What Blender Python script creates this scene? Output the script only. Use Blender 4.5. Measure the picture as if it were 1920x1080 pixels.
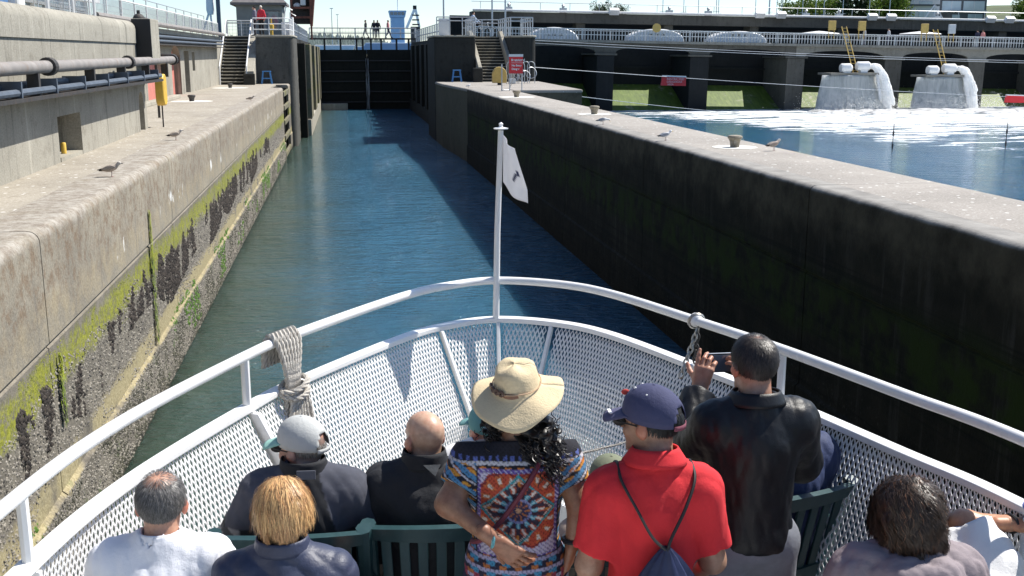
import bpy, math, random
import numpy as np
from mathutils import Vector, Matrix, Quaternion

R = math.radians
scene = bpy.context.scene
for _o in list(bpy.data.objects):
    bpy.data.objects.remove(_o)
COL = scene.collection

# ------------------------------------------------------------------ camera, sky, sun, exposure
CAM_H = 5.4                      # metres above the water
cam_data = bpy.data.cameras.new('camera')
cam = bpy.data.objects.new('camera', cam_data)
COL.objects.link(cam)
scene.camera = cam
cam_data.sensor_width = 36.0
cam_data.lens = 37.5
cam_data.clip_start = 0.1
cam_data.clip_end = 9000
cam.location = (0, 0, CAM_H)
cam.rotation_euler = (R(90 - 12.407), 0, R(-8.881))

SUN_EL, SUN_AZ = 53.0, 68.0      # azimuth from +Y towards +X
world = bpy.data.worlds.new('World')
scene.world = world
world.use_nodes = True
_nt = world.node_tree
_bg = _nt.nodes['Background']
_sky = _nt.nodes.new('ShaderNodeTexSky')
_sky.sky_type = 'NISHITA'
_sky.sun_disc = False
_sky.sun_elevation = R(SUN_EL)
_sky.sun_rotation = R(SUN_AZ)
_sky.altitude = 10
_sky.air_density = 0.75
_sky.dust_density = 0.25
_sky.ozone_density = 1.6
_nt.links.new(_sky.outputs[0], _bg.inputs[0])
_bg.inputs[1].default_value = 0.11
sun_data = bpy.data.lights.new('sun', 'SUN')
sun_data.energy = 5.0
sun_data.angle = R(0.5)
sun_data.color = (1.0, 0.955, 0.88)
sun = bpy.data.objects.new('sun', sun_data)
COL.objects.link(sun)
sun.rotation_euler = (R(90 - SUN_EL), 0, R(180 - SUN_AZ) )
sun.location = (20, 20, 40)
scene.view_settings.view_transform = 'Standard'
scene.view_settings.look = 'None'
scene.view_settings.exposure = 0.58
scene.view_settings.gamma = 1.0
scene.view_settings.use_curve_mapping = False
scene.render.engine = 'CYCLES'
scene.cycles.use_denoising = True
scene.cycles.max_bounces = 8
scene.cycles.caustics_reflective = False
scene.cycles.caustics_refractive = False

# ------------------------------------------------------------------ object helpers
ORIG = {}
def origin_of(o):
    return ORIG.get(o.name, Vector((0, 0, 0))) if o is not None else Vector((0, 0, 0))

def tag(o, label=None, cat=None, group=None, kind=None):
    if label: o['label'] = label
    if cat: o['category'] = cat
    if group: o['group'] = group
    if kind: o['kind'] = kind
    return o

def thing(name, label, cat, loc=(0, 0, 0), rz=0.0, group=None):
    o = bpy.data.objects.new(name, None)
    o.empty_display_size = 0.2
    COL.objects.link(o)
    o.location = loc
    o.rotation_euler = (0, 0, rz)
    ORIG[o.name] = Vector(loc)
    return tag(o, label, cat, group)

def link_mesh(name, me, mat=None, parent=None, smooth=False):
    o = bpy.data.objects.new(name, me)
    COL.objects.link(o)
    if mat is not None:
        for m in (mat if isinstance(mat, (list, tuple)) else [mat]):
            me.materials.append(m)
    if parent is not None:
        o.parent = parent
        ORIG[o.name] = origin_of(parent)
    if smooth:
        me.polygons.foreach_set('use_smooth', [True] * len(me.polygons))
    return o

def copy_tree(o, parent=None):
    c = o.copy()
    COL.objects.link(c)
    c.parent = parent
    for ch in o.children:
        copy_tree(ch, c)
    return c

def np_mesh(name, V, F, col=None):
    """mesh from numpy arrays, F (n,3) or (n,4); col (n,3) per vertex"""
    V = np.asarray(V, np.float32); F = np.asarray(F, np.int32)
    me = bpy.data.meshes.new(name)
    k = F.shape[1]
    me.vertices.add(len(V)); me.vertices.foreach_set('co', V.ravel())
    me.loops.add(F.size); me.loops.foreach_set('vertex_index', F.ravel())
    me.polygons.add(len(F))
    me.polygons.foreach_set('loop_start', np.arange(0, F.size, k, dtype=np.int32))
    try:
        me.polygons.foreach_set('loop_total', np.full(len(F), k, np.int32))
    except Exception:
        pass
    me.update(calc_edges=True)
    if col is not None:
        a = me.color_attributes.new('Col', 'FLOAT_COLOR', 'POINT')
        c4 = np.ones((len(V), 4), np.float32); c4[:, :3] = col
        a.data.foreach_set('color', c4.ravel())
    return me

class MB:
    """collects shapes, links them as one mesh object"""
    def __init__(s):
        s.v = []; s.f = []
    def add(s, v, f):
        b = len(s.v)
        s.v += [tuple(p) for p in v]
        s.f += [tuple(i + b for i in q) for q in f]
        return s
    def box(s, x0, x1, y0, y1, z0, z1):
        v = [(x0, y0, z0), (x1, y0, z0), (x1, y1, z0), (x0, y1, z0), (x0, y0, z1), (x1, y0, z1), (x1, y1, z1), (x0, y1, z1)]
        return s.add(v, [(0, 3, 2, 1), (4, 5, 6, 7), (0, 1, 5, 4), (1, 2, 6, 5), (2, 3, 7, 6), (3, 0, 4, 7)])
    def obox(s, c, size, M=None):
        hx, hy, hz = size[0] / 2, size[1] / 2, size[2] / 2
        v = [Vector(p) for p in [(-hx, -hy, -hz), (hx, -hy, -hz), (hx, hy, -hz), (-hx, hy, -hz), (-hx, -hy, hz), (hx, -hy, hz), (hx, hy, hz), (-hx, hy, hz)]]
        if M is not None: v = [M @ p for p in v]
        return s.add([p + Vector(c) for p in v], [(0, 3, 2, 1), (4, 5, 6, 7), (0, 1, 5, 4), (1, 2, 6, 5), (2, 3, 7, 6), (3, 0, 4, 7)])
    def bar(s, a, b, w, d, up=(0, 0, 1)):
        """rectangular bar from a to b, w across, d along up"""
        a = Vector(a); b = Vector(b); t = (b - a).normalized(); u = Vector(up)
        if abs(t.dot(u)) > 0.98: u = Vector((1, 0, 0))
        x = t.cross(u).normalized(); z = x.cross(t)
        v = []
        for p in (a, b):
            for i, j in ((-1, -1), (1, -1), (1, 1), (-1, 1)):
                v.append(p + x * i * w / 2 + z * j * d / 2)
        return s.add(v, [(0, 3, 2, 1), (4, 5, 6, 7), (0, 1, 5, 4), (1, 2, 6, 5), (2, 3, 7, 6), (3, 0, 4, 7)])
    def tube(s, pts, r, n=8, closed=False, cap=True):
        pts = [Vector(p) for p in pts]; m = len(pts)
        rr = r if isinstance(r, (list, tuple)) else [r] * m
        rings = []; u = None
        for i, p in enumerate(pts):
            if closed: t = (pts[(i + 1) % m] - pts[i - 1])
            else: t = pts[min(i + 1, m - 1)] - pts[max(i - 1, 0)]
            t = t.normalized() if t.length > 1e-9 else Vector((0, 0, 1))
            if u is None:
                u = t.orthogonal().normalized()
            else:
                u = (u - t * u.dot(t))
                u = u.normalized() if u.length > 1e-6 else t.orthogonal().normalized()
            w = t.cross(u)
            rings.append([p + (u * math.cos(2 * math.pi * k / n) + w * math.sin(2 * math.pi * k / n)) * rr[i] for k in range(n)])
        v = [q for rg in rings for q in rg]; f = []
        for i in range(m if closed else m - 1):
            j = (i + 1) % m
            for k in range(n):
                f.append((i * n + k, i * n + (k + 1) % n, j * n + (k + 1) % n, j * n + k))
        if cap and not closed:
            f.append(tuple(range(n - 1, -1, -1))); f.append(tuple((m - 1) * n + k for k in range(n)))
        return s.add(v, f)
    def cyl(s, a, b, r0, r1=None, n=12):
        return s.tube([a, b], [r0, r0 if r1 is None else r1], n)
    def lathe(s, prof, c=(0, 0, 0), n=16):
        """prof list of (r, z)"""
        v = []; f = []
        for r, z in prof:
            for k in range(n):
                a = 2 * math.pi * k / n
                v.append((c[0] + r * math.cos(a), c[1] + r * math.sin(a), c[2] + z))
        for i in range(len(prof) - 1):
            for k in range(n):
                f.append((i * n + k, i * n + (k + 1) % n, (i + 1) * n + (k + 1) % n, (i + 1) * n + k))
        f.append(tuple(range(n - 1, -1, -1))); f.append(tuple((len(prof) - 1) * n + k for k in range(n)))
        return s.add(v, f)
    def prism(s, poly, axis, a, b):
        """poly of 2d points, extruded along axis ('x': poly=(y,z); 'y': (x,z); 'z': (x,y))"""
        def P(p, t):
            return {'x': (t, p[0], p[1]), 'y': (p[0], t, p[1]), 'z': (p[0], p[1], t)}[axis]
        n = len(poly)
        v = [P(p, a) for p in poly] + [P(p, b) for p in poly]
        f = [tuple(range(n)), tuple(range(2 * n - 1, n - 1, -1))]
        f += [(i, i + n, (i + 1) % n + n, (i + 1) % n) for i in range(n)]
        return s.add(v, f)
    def ball(s, c, r, n=10, m=7):
        rx, ry, rz = r if isinstance(r, (tuple, list)) else (r, r, r)
        v = [(c[0], c[1], c[2] - rz)]
        for i in range(1, m):
            a = -math.pi / 2 + math.pi * i / m
            for k in range(n):
                b = 2 * math.pi * k / n
                v.append((c[0] + rx * math.cos(a) * math.cos(b), c[1] + ry * math.cos(a) * math.sin(b), c[2] + rz * math.sin(a)))
        v.append((c[0], c[1], c[2] + rz)); f = []
        for k in range(n):
            f.append((0, 1 + (k + 1) % n, 1 + k))
            f.append((len(v) - 1, 1 + (m - 2) * n + k, 1 + (m - 2) * n + (k + 1) % n))
        for i in range(m - 2):
            for k in range(n):
                f.append((1 + i * n + k, 1 + i * n + (k + 1) % n, 1 + (i + 1) * n + (k + 1) % n, 1 + (i + 1) * n + k))
        return s.add(v, f)
    def grid(s, pts):
        """rows of points"""
        n = len(pts[0]); v = [p for r in pts for p in r]
        f = [(i * n + k, i * n + k + 1, (i + 1) * n + k + 1, (i + 1) * n + k) for i in range(len(pts) - 1) for k in range(n - 1)]
        return s.add(v, f)
    def mesh(s, name):
        import bmesh
        me = bpy.data.meshes.new(name)
        me.from_pydata(s.v, [], s.f)
        bm = bmesh.new(); bm.from_mesh(me)
        bmesh.ops.recalc_face_normals(bm, faces=bm.faces)
        bm.to_mesh(me); bm.free()
        return me
    def build(s, name, mat, parent=None, smooth=False, bevel=0.0, local=False, seg=2, angle=40):
        off = Vector((0, 0, 0)) if local else origin_of(parent)
        if off.length > 0:
            s.v = [(p[0] - off.x, p[1] - off.y, p[2] - off.z) for p in s.v]
        me = s.mesh(name)
        o = link_mesh(name, me, mat, parent)
        if smooth:
            me.polygons.foreach_set('use_smooth', [True] * len(me.polygons))
            try: me.set_sharp_from_angle(angle=R(angle))
            except Exception: pass
        if bevel:
            b = o.modifiers.new('bevel', 'BEVEL'); b.width = bevel; b.segments = seg; b.limit_method = 'ANGLE'
            b.angle_limit = R(35)
        return o

def catmull(pts, per=6):
    pts = [Vector(p) for p in pts]; out = []
    for i in range(len(pts) - 1):
        p0 = pts[max(i - 1, 0)]; p1 = pts[i]; p2 = pts[i + 1]; p3 = pts[min(i + 2, len(pts) - 1)]
        for k in range(per):
            t = k / per
            out.append(0.5 * ((2 * p1) + (p2 - p0) * t + (2 * p0 - 5 * p1 + 4 * p2 - p3) * t * t + (3 * p1 - p0 - 3 * p2 + p3) * t ** 3))
    out.append(pts[-1])
    return out

def sag(a, b, d, n=16):
    a = Vector(a); b = Vector(b)
    return [a.lerp(b, i / n) - Vector((0, 0, d * 4 * (i / n) * (1 - i / n))) for i in range(n + 1)]

# ------------------------------------------------------------------ material helpers
class NB:
    def __init__(s, name):
        s.m = bpy.data.materials.new(name); s.m.use_nodes = True
        s.nt = s.m.node_tree; s.nt.nodes.clear()
        s.out = s.n('ShaderNodeOutputMaterial')
        g = s.n('ShaderNodeNewGeometry'); s.P = g.outputs['Position']; s.NRM = g.outputs['Normal']
        s._tc = None
    def n(s, t): return s.nt.nodes.new(t)
    def L(s, sock, v):
        if hasattr(v, 'is_output'): s.nt.links.new(v, sock)
        elif isinstance(v, (tuple, list)) and sock.type == 'RGBA' and len(v) == 3: sock.default_value = (*v, 1)
        else: sock.default_value = v
    def tc(s, k='Object'):
        if s._tc is None: s._tc = s.n('ShaderNodeTexCoord')
        return s._tc.outputs[k]
    def map(s, vec, scale=(1, 1, 1), loc=(0, 0, 0), rot=(0, 0, 0)):
        a = s.n('ShaderNodeMapping'); s.L(a.inputs[0], vec); a.inputs['Scale'].default_value = scale
        a.inputs['Location'].default_value = loc; a.inputs['Rotation'].default_value = rot
        return a.outputs[0]
    def noise(s, vec, scale, detail=4, rough=0.55, dist=0.0):
        a = s.n('ShaderNodeTexNoise'); s.L(a.inputs['Vector'], vec)
        a.inputs['Scale'].default_value = scale; a.inputs['Detail'].default_value = detail
        a.inputs['Roughness'].default_value = rough; a.inputs['Distortion'].default_value = dist
        return a.outputs[0]
    def voro(s, vec, scale, feature='F1', out=0):
        a = s.n('ShaderNodeTexVoronoi'); a.feature = feature; s.L(a.inputs['Vector'], vec); a.inputs['Scale'].default_value = scale
        return a.outputs[out]
    def ramp(s, fac, stops, interp='LINEAR'):
        a = s.n('ShaderNodeValToRGB'); s.L(a.inputs[0], fac); e = a.color_ramp.elements; a.color_ramp.interpolation = interp
        while len(e) < len(stops): e.new(0.5)
        for el, (p, c) in zip(e, stops):
            el.position = p; el.color = (c, c, c, 1) if isinstance(c, (int, float)) else (*c, 1)
        return a.outputs[0]
    def mix(s, fac, a, b, blend='MIX'):
        m = s.n('ShaderNodeMix'); m.data_type = 'RGBA'; m.blend_type = blend
        s.L(m.inputs[0], fac); s.L(m.inputs[6], a); s.L(m.inputs[7], b)
        return m.outputs[2]
    def math(s, op, a, b=0.5, c=None, clamp=False):
        m = s.n('ShaderNodeMath'); m.operation = op; m.use_clamp = clamp
        s.L(m.inputs[0], a); s.L(m.inputs[1], b)
        if c is not None: s.L(m.inputs[2], c)
        return m.outputs[0]
    def sep(s, v):
        a = s.n('ShaderNodeSeparateXYZ'); s.L(a.inputs[0], v); return a.outputs
    def band(s, z, lo, hi, soft=0.05):
        """1 inside lo..hi"""
        a = s.n('ShaderNodeMapRange'); a.interpolation_type = 'SMOOTHSTEP'; s.L(a.inputs[0], z)
        a.inputs[1].default_value = lo - soft; a.inputs[2].default_value = lo + soft
        b = s.n('ShaderNodeMapRange'); b.interpolation_type = 'SMOOTHSTEP'; s.L(b.inputs[0], z)
        b.inputs[1].default_value = hi - soft; b.inputs[2].default_value = hi + soft; b.inputs[3].default_value = 1; b.inputs[4].default_value = 0
        return s.math('MULTIPLY', a.outputs[0], b.outputs[0])
    def step(s, v, lo, hi):
        a = s.n('ShaderNodeMapRange'); a.interpolation_type = 'SMOOTHSTEP'; s.L(a.inputs[0], v)
        a.inputs[1].default_value = lo; a.inputs[2].default_value = hi
        return a.outputs[0]
    def bump(s, hgt, strength=0.3, dist=0.02, normal=None):
        a = s.n('ShaderNodeBump'); s.L(a.inputs['Height'], hgt); a.inputs['Strength'].default_value = strength; a.inputs['Distance'].default_value = dist
        if normal is not None: s.L(a.inputs['Normal'], normal)
        return a.outputs[0]
    def attr(s, name='Col'):
        a = s.n('ShaderNodeAttribute'); a.attribute_name = name; return a.outputs['Color']
    def rand(s):
        return s.n('ShaderNodeObjectInfo').outputs['Random']
    def bsdf(s, color, rough=0.8, metal=0.0, normal=None, **kw):
        b = s.n('ShaderNodeBsdfPrincipled')
        s.L(b.inputs['Base Color'], color); s.L(b.inputs['Roughness'], rough); s.L(b.inputs['Metallic'], metal)
        if normal is not None: s.L(b.inputs['Normal'], normal)
        for k, v in kw.items(): s.L(b.inputs[k.replace('_', ' ')], v)
        s.b = b
        return b.outputs[0]
    def done(s, shader):
        s.nt.links.new(shader, s.out.inputs[0]); return s.m

def plain(name, c, rough=0.6, metal=0.0, var=0.15, scale=6.0, bump=0.0, bscale=40.0, coord='P', dirt=None, **kw):
    """one-colour surface with mottling, a little wear and fine relief"""
    b = NB(name); v = b.P if coord == 'P' else b.tc('Object')
    n1 = b.noise(v, scale, 5, 0.6)
    lo = tuple(max(0, x * (1 - var)) for x in c); hi = tuple(min(1, x * (1 + var)) for x in c)
    col = b.ramp(n1, [(0.3, lo), (0.7, hi)])
    if dirt:
        n2 = b.noise(b.map(v, (1, 1, 0.25)), scale * 1.7, 6, 0.65)
        col = b.mix(b.step(n2, 0.52, 0.72), col, dirt)
    nn = b.bump(b.noise(v, bscale, 4), bump, 0.01) if bump else None
    rr = b.math('ADD', rough - 0.06, b.math('MULTIPLY', n1, 0.12))
    return b.done(b.bsdf(col, rr, metal, nn, **kw))

def concrete(name, c, stain=(0.12, 0.10, 0.08), amt=0.5, streak=0.5, spots=0.0, bump=0.25, rough=0.88, moss=None):
    b = NB(name); P = b.P
    n0 = b.noise(P, 0.55, 5, 0.6); n1 = b.noise(P, 3.1, 6, 0.65); n2 = b.noise(P, 38, 4, 0.6)
    col = b.ramp(n0, [(0.3, tuple(x * 0.82 for x in c)), (0.55, c), (0.75, tuple(min(1, x * 1.12) for x in c))])
    col = b.mix(b.math('MULTIPLY', b.step(n1, 0.5, 0.75), amt), col, stain)
    sv = b.noise(b.map(P, (2.2, 2.2, 0.12)), 2.3, 5, 0.7)
    col = b.mix(b.math('MULTIPLY', b.step(sv, 0.54, 0.72), streak), col, tuple(x * 0.45 for x in c))
    sv2 = b.noise(b.map(P, (1.6, 1.6, 0.06), (7, 3, 1)), 2.3, 4, 0.6)
    col = b.mix(b.math('MULTIPLY', b.step(sv2, 0.60, 0.72), streak * 0.6), col, tuple(min(1, x * 1.45) for x in c))
    if moss:
        col = b.mix(b.math('MULTIPLY', b.step(b.noise(P, 1.3, 6, 0.7), 0.5, 0.68), 0.8), col, moss)
    if spots:
        d = b.voro(P, 5.5); wob = b.noise(P, 14, 3)
        d = b.math('ADD', d, b.math('MULTIPLY', b.math('SUBTRACT', wob, 0.5), 0.22))
        col = b.mix(b.math('MULTIPLY', b.step(d, 0.16, 0.09), spots), col, (0.72, 0.71, 0.68))
        d2 = b.voro(b.map(P, (1, 1, 1), (3.3, 1.7, 0)), 17)
        col = b.mix(b.math('MULTIPLY', b.step(d2, 0.17, 0.10), spots * 0.6), col, (0.62, 0.61, 0.58))
    col = b.mix(0.35, col, b.ramp(n2, [(0.25, 0.0), (0.75, 1.0)]), 'SOFT_LIGHT')
    nb = b.bump(b.noise(P, 9, 8, 0.65), bump, 0.03)
    nb = b.bump(n2, bump, 0.008, nb)
    return b.done(b.bsdf(col, rough, 0, nb, Specular_IOR_Level=0.18))
# ------------------------------------------------------------------ materials of the place
M = {}
M['concrete'] = concrete('concrete', (0.38, 0.355, 0.295), amt=0.35, streak=0.55)
M['concrete_old'] = concrete('concrete_old', (0.345, 0.325, 0.275), stain=(0.15, 0.13, 0.10), amt=0.5, streak=1.0)
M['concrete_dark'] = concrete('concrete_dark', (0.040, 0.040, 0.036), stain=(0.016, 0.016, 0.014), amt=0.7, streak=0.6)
M['deck_top'] = concrete('deck_top', (0.36, 0.325, 0.27), stain=(0.22, 0.19, 0.15), amt=0.6, streak=0.0, spots=1.0)
M['deck_top_r'] = concrete('deck_top_r', (0.33, 0.305, 0.275), stain=(0.24, 0.225, 0.20), amt=0.45, streak=0.0, spots=1.0)
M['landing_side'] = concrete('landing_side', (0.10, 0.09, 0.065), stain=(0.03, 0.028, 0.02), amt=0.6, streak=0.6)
M['timber'] = concrete('timber', (0.20, 0.18, 0.13), stain=(0.05, 0.05, 0.03), amt=0.6, streak=0.7, moss=(0.16, 0.17, 0.03))
M['pier_shade'] = concrete('pier_shade', (0.11, 0.107, 0.096), stain=(0.04, 0.04, 0.038), amt=0.7, streak=0.9)  # streaked pier concrete, the shade of its front put into the colour
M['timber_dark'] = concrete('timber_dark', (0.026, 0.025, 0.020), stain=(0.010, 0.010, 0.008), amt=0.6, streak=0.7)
M['white_metal'] = plain('white_metal', (0.80, 0.80, 0.79), 0.32, 0, 0.04, 3, 0.03, 60, dirt=(0.66, 0.64, 0.60))
M['galv'] = plain('galv', (0.50, 0.52, 0.54), 0.45, 0.6, 0.12, 8)
M['white_rail'] = plain('white_rail', (0.74, 0.74, 0.73), 0.5, 0, 0.08, 5)
M['grey_pipe'] = plain('grey_pipe', (0.25, 0.23, 0.215), 0.7, 0, 0.22, 4, 0.2, 30, dirt=(0.22, 0.17, 0.14))
M['blue_conduit'] = plain('blue_conduit', (0.085, 0.105, 0.135), 0.6, 0, 0.2, 6, 0.1, 40)
M['dark_iron'] = plain('dark_iron', (0.05, 0.047, 0.045), 0.7, 0.2, 0.3, 8, 0.25, 50, dirt=(0.10, 0.06, 0.04))
M['yellow'] = plain('yellow', (0.72, 0.46, 0.07), 0.45, 0, 0.1, 5)
M['tan_case'] = plain('tan_case', (0.52, 0.36, 0.10), 0.5, 0, 0.12, 5)
M['blue_stool'] = plain('blue_stool', (0.05, 0.20, 0.48), 0.45, 0, 0.12, 6)
M['red_door'] = plain('red_door', (0.56, 0.20, 0.16), 0.6, 0, 0.12, 4, 0.1, 30)
M['red_sign'] = plain('red_sign', (0.72, 0.03, 0.035), 0.5, 0, 0.06, 5)
M['rust'] = plain('rust', (0.20, 0.07, 0.045), 0.8, 0, 0.4, 2.5, 0.3, 20, dirt=(0.07, 0.04, 0.03))
M['hut_wall'] = plain('hut_wall', (0.22, 0.24, 0.23), 0.8, 0, 0.1, 2, 0.1, 20)
M['roof_grey'] = plain('roof_grey', (0.16, 0.15, 0.145), 0.85, 0, 0.2, 3, 0.2, 12)
M['glass'] = plain('glass', (0.10, 0.14, 0.18), 0.06, 0, 0.2, 0.4, Specular_IOR_Level=0.9)
M['white_paint'] = plain('white_paint', (0.78, 0.78, 0.77), 0.55, 0, 0.05, 4)
M['white_paint_disc'] = plain('white_paint_disc', (0.70, 0.69, 0.63), 0.8, 0, 0.12, 6, 0.15, 40)
M['black'] = plain('black', (0.012, 0.012, 0.013), 0.6, 0, 0.2, 6)
M['bark'] = plain('bark', (0.10, 0.075, 0.05), 0.9, 0, 0.35, 4, 0.5, 14)

def wall_lit_mat():
    b = NB('lock_wall_sunlit'); P = b.P; x, y, z = b.sep(P)
    big = b.noise(P, 0.8, 5, 0.6); mid = b.noise(P, 3.2, 6, 0.65); fine = b.noise(P, 32, 5, 0.65)
    zw = b.math('ADD', z, b.math('MULTIPLY', b.math('SUBTRACT', b.noise(P, 2.4, 5, 0.65), 0.5), 0.55))
    up = b.ramp(big, [(0.3, (0.21, 0.185, 0.145)), (0.7, (0.33, 0.29, 0.22))])
    br = b.math('MULTIPLY', b.step(b.noise(P, 6.5, 7, 0.75), 0.44, 0.62), b.step(zw, 2.6, 3.1))
    br = b.math('MULTIPLY', br, b.step(b.noise(P, 0.45, 3, 0.5), 0.22, 0.45))
    up = b.mix(b.math('MULTIPLY', br, 0.70), up, (0.16, 0.10, 0.055))
    lo_tan = b.math('MULTIPLY', b.band(zw, 2.55, 2.95, 0.12), b.step(mid, 0.35, 0.65))
    up = b.mix(b.math('MULTIPLY', lo_tan, 0.5), up, (0.34, 0.27, 0.16))
    st = b.noise(b.map(P, (3.2, 3.2, 0.22)), 2.0, 5, 0.7)
    up = b.mix(b.math('MULTIPLY', b.step(st, 0.55, 0.70), 0.55), up, (0.15, 0.135, 0.115))
    ef = b.math('MULTIPLY', b.step(b.noise(b.map(P, (1, 1, 0.5)), 1.5, 6, 0.62, 0.4), 0.615, 0.635), b.band(b.math('ADD', z, b.math('MULTIPLY', b.math('SUBTRACT', big, 0.5), 0.5)), 2.78, 3.02, 0.05))
    up = b.mix(b.math('MULTIPLY', ef, 0.9), up, (0.78, 0.77, 0.74))
    cop = b.ramp(b.noise(P, 7, 7, 0.75), [(0.35, (0.19, 0.155, 0.12)), (0.55, (0.34, 0.31, 0.265)), (0.75, (0.44, 0.415, 0.37))])
    up = b.mix(b.step(zw, 3.50, 3.68), up, cop)
    # tidal zone
    tide = b.ramp(mid, [(0.3, (0.10, 0.088, 0.07)), (0.7, (0.22, 0.195, 0.155))])
    gmask = b.math('MULTIPLY', b.band(b.math('ADD', z, b.math('MULTIPLY', b.math('SUBTRACT', mid, 0.5), 0.45)), 1.98, 2.36, 0.09), b.step(b.noise(P, 11, 6, 0.75), 0.34, 0.56))
    gmask = b.math('MULTIPLY', gmask, b.step(b.noise(b.map(P, (0.35, 0.35, 0.25)), 1.7, 4), 0.26, 0.44))
    tide = b.mix(gmask, tide, b.ramp(fine, [(0.3, (0.15, 0.165, 0.010)), (0.7, (0.31, 0.31, 0.026))]))
    tn = b.math('MULTIPLY', b.band(b.math('ADD', z, b.math('MULTIPLY', b.math('SUBTRACT', mid, 0.5), 0.30)), 0.86, 1.22, 0.07), b.step(big, 0.30, 0.5))
    tide = b.mix(tn, tide, b.ramp(fine, [(0.3, (0.26, 0.215, 0.11)), (0.7, (0.40, 0.34, 0.20))]))
    gm = b.math('MULTIPLY', b.band(z, 0.1, 0.9, 0.1), b.step(b.noise(P, 2.1, 5, 0.7), 0.58, 0.66))
    tide = b.mix(b.math('MULTIPLY', gm, 0.7), tide, (0.06, 0.11, 0.02))
    tide = b.mix(b.step(z, 0.22, 0.02), tide, (0.035, 0.035, 0.025))
    col = b.mix(b.step(z, 2.44, 2.50), tide, up)
    col = b.mix(0.4, col, b.ramp(fine, [(0.25, 0.05), (0.75, 0.95)]), 'SOFT_LIGHT')
    nb = b.bump(mid, 0.35, 0.05); nb = b.bump(fine, 0.45, 0.014, nb)
    rough = b.math('SUBTRACT', 0.9, b.math('MULTIPLY', b.step(z, 0.3, 0.0), 0.5))
    return b.done(b.bsdf(col, rough, 0, nb))
M['wall_lit'] = wall_lit_mat()

def wall_wet_shaded_mat():  # algae-wet concrete with the wall's shade darkened into its colours
    b = NB('lock_wall_wet_shaded'); P = b.P; x, y, z = b.sep(P)
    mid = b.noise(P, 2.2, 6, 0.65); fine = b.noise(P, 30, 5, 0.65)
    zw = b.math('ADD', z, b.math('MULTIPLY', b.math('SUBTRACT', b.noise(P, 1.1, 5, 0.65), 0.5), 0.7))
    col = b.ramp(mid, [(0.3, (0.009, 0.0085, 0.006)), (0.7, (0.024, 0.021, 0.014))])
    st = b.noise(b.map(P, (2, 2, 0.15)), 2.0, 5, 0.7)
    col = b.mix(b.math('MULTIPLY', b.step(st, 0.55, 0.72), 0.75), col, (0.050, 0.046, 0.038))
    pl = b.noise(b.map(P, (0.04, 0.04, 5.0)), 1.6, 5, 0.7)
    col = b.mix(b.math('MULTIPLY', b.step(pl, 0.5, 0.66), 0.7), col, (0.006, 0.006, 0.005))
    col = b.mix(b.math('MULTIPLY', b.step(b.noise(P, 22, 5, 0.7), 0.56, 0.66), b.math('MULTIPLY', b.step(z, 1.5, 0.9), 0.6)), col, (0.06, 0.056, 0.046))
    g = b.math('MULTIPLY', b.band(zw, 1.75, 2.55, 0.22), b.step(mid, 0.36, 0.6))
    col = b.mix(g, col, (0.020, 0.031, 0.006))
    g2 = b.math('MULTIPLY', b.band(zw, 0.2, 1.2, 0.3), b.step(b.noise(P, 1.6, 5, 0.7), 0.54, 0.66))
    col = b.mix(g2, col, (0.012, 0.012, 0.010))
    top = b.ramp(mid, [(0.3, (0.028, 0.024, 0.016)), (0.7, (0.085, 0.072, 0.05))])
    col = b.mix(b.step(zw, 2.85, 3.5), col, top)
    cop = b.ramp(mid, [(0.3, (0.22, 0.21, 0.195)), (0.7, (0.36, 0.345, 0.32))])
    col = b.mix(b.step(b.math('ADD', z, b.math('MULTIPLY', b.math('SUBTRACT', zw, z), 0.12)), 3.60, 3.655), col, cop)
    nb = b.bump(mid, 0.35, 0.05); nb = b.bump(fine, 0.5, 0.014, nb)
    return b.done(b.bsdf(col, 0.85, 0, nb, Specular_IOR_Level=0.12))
M['wall_wet_shaded'] = wall_wet_shaded_mat()

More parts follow.
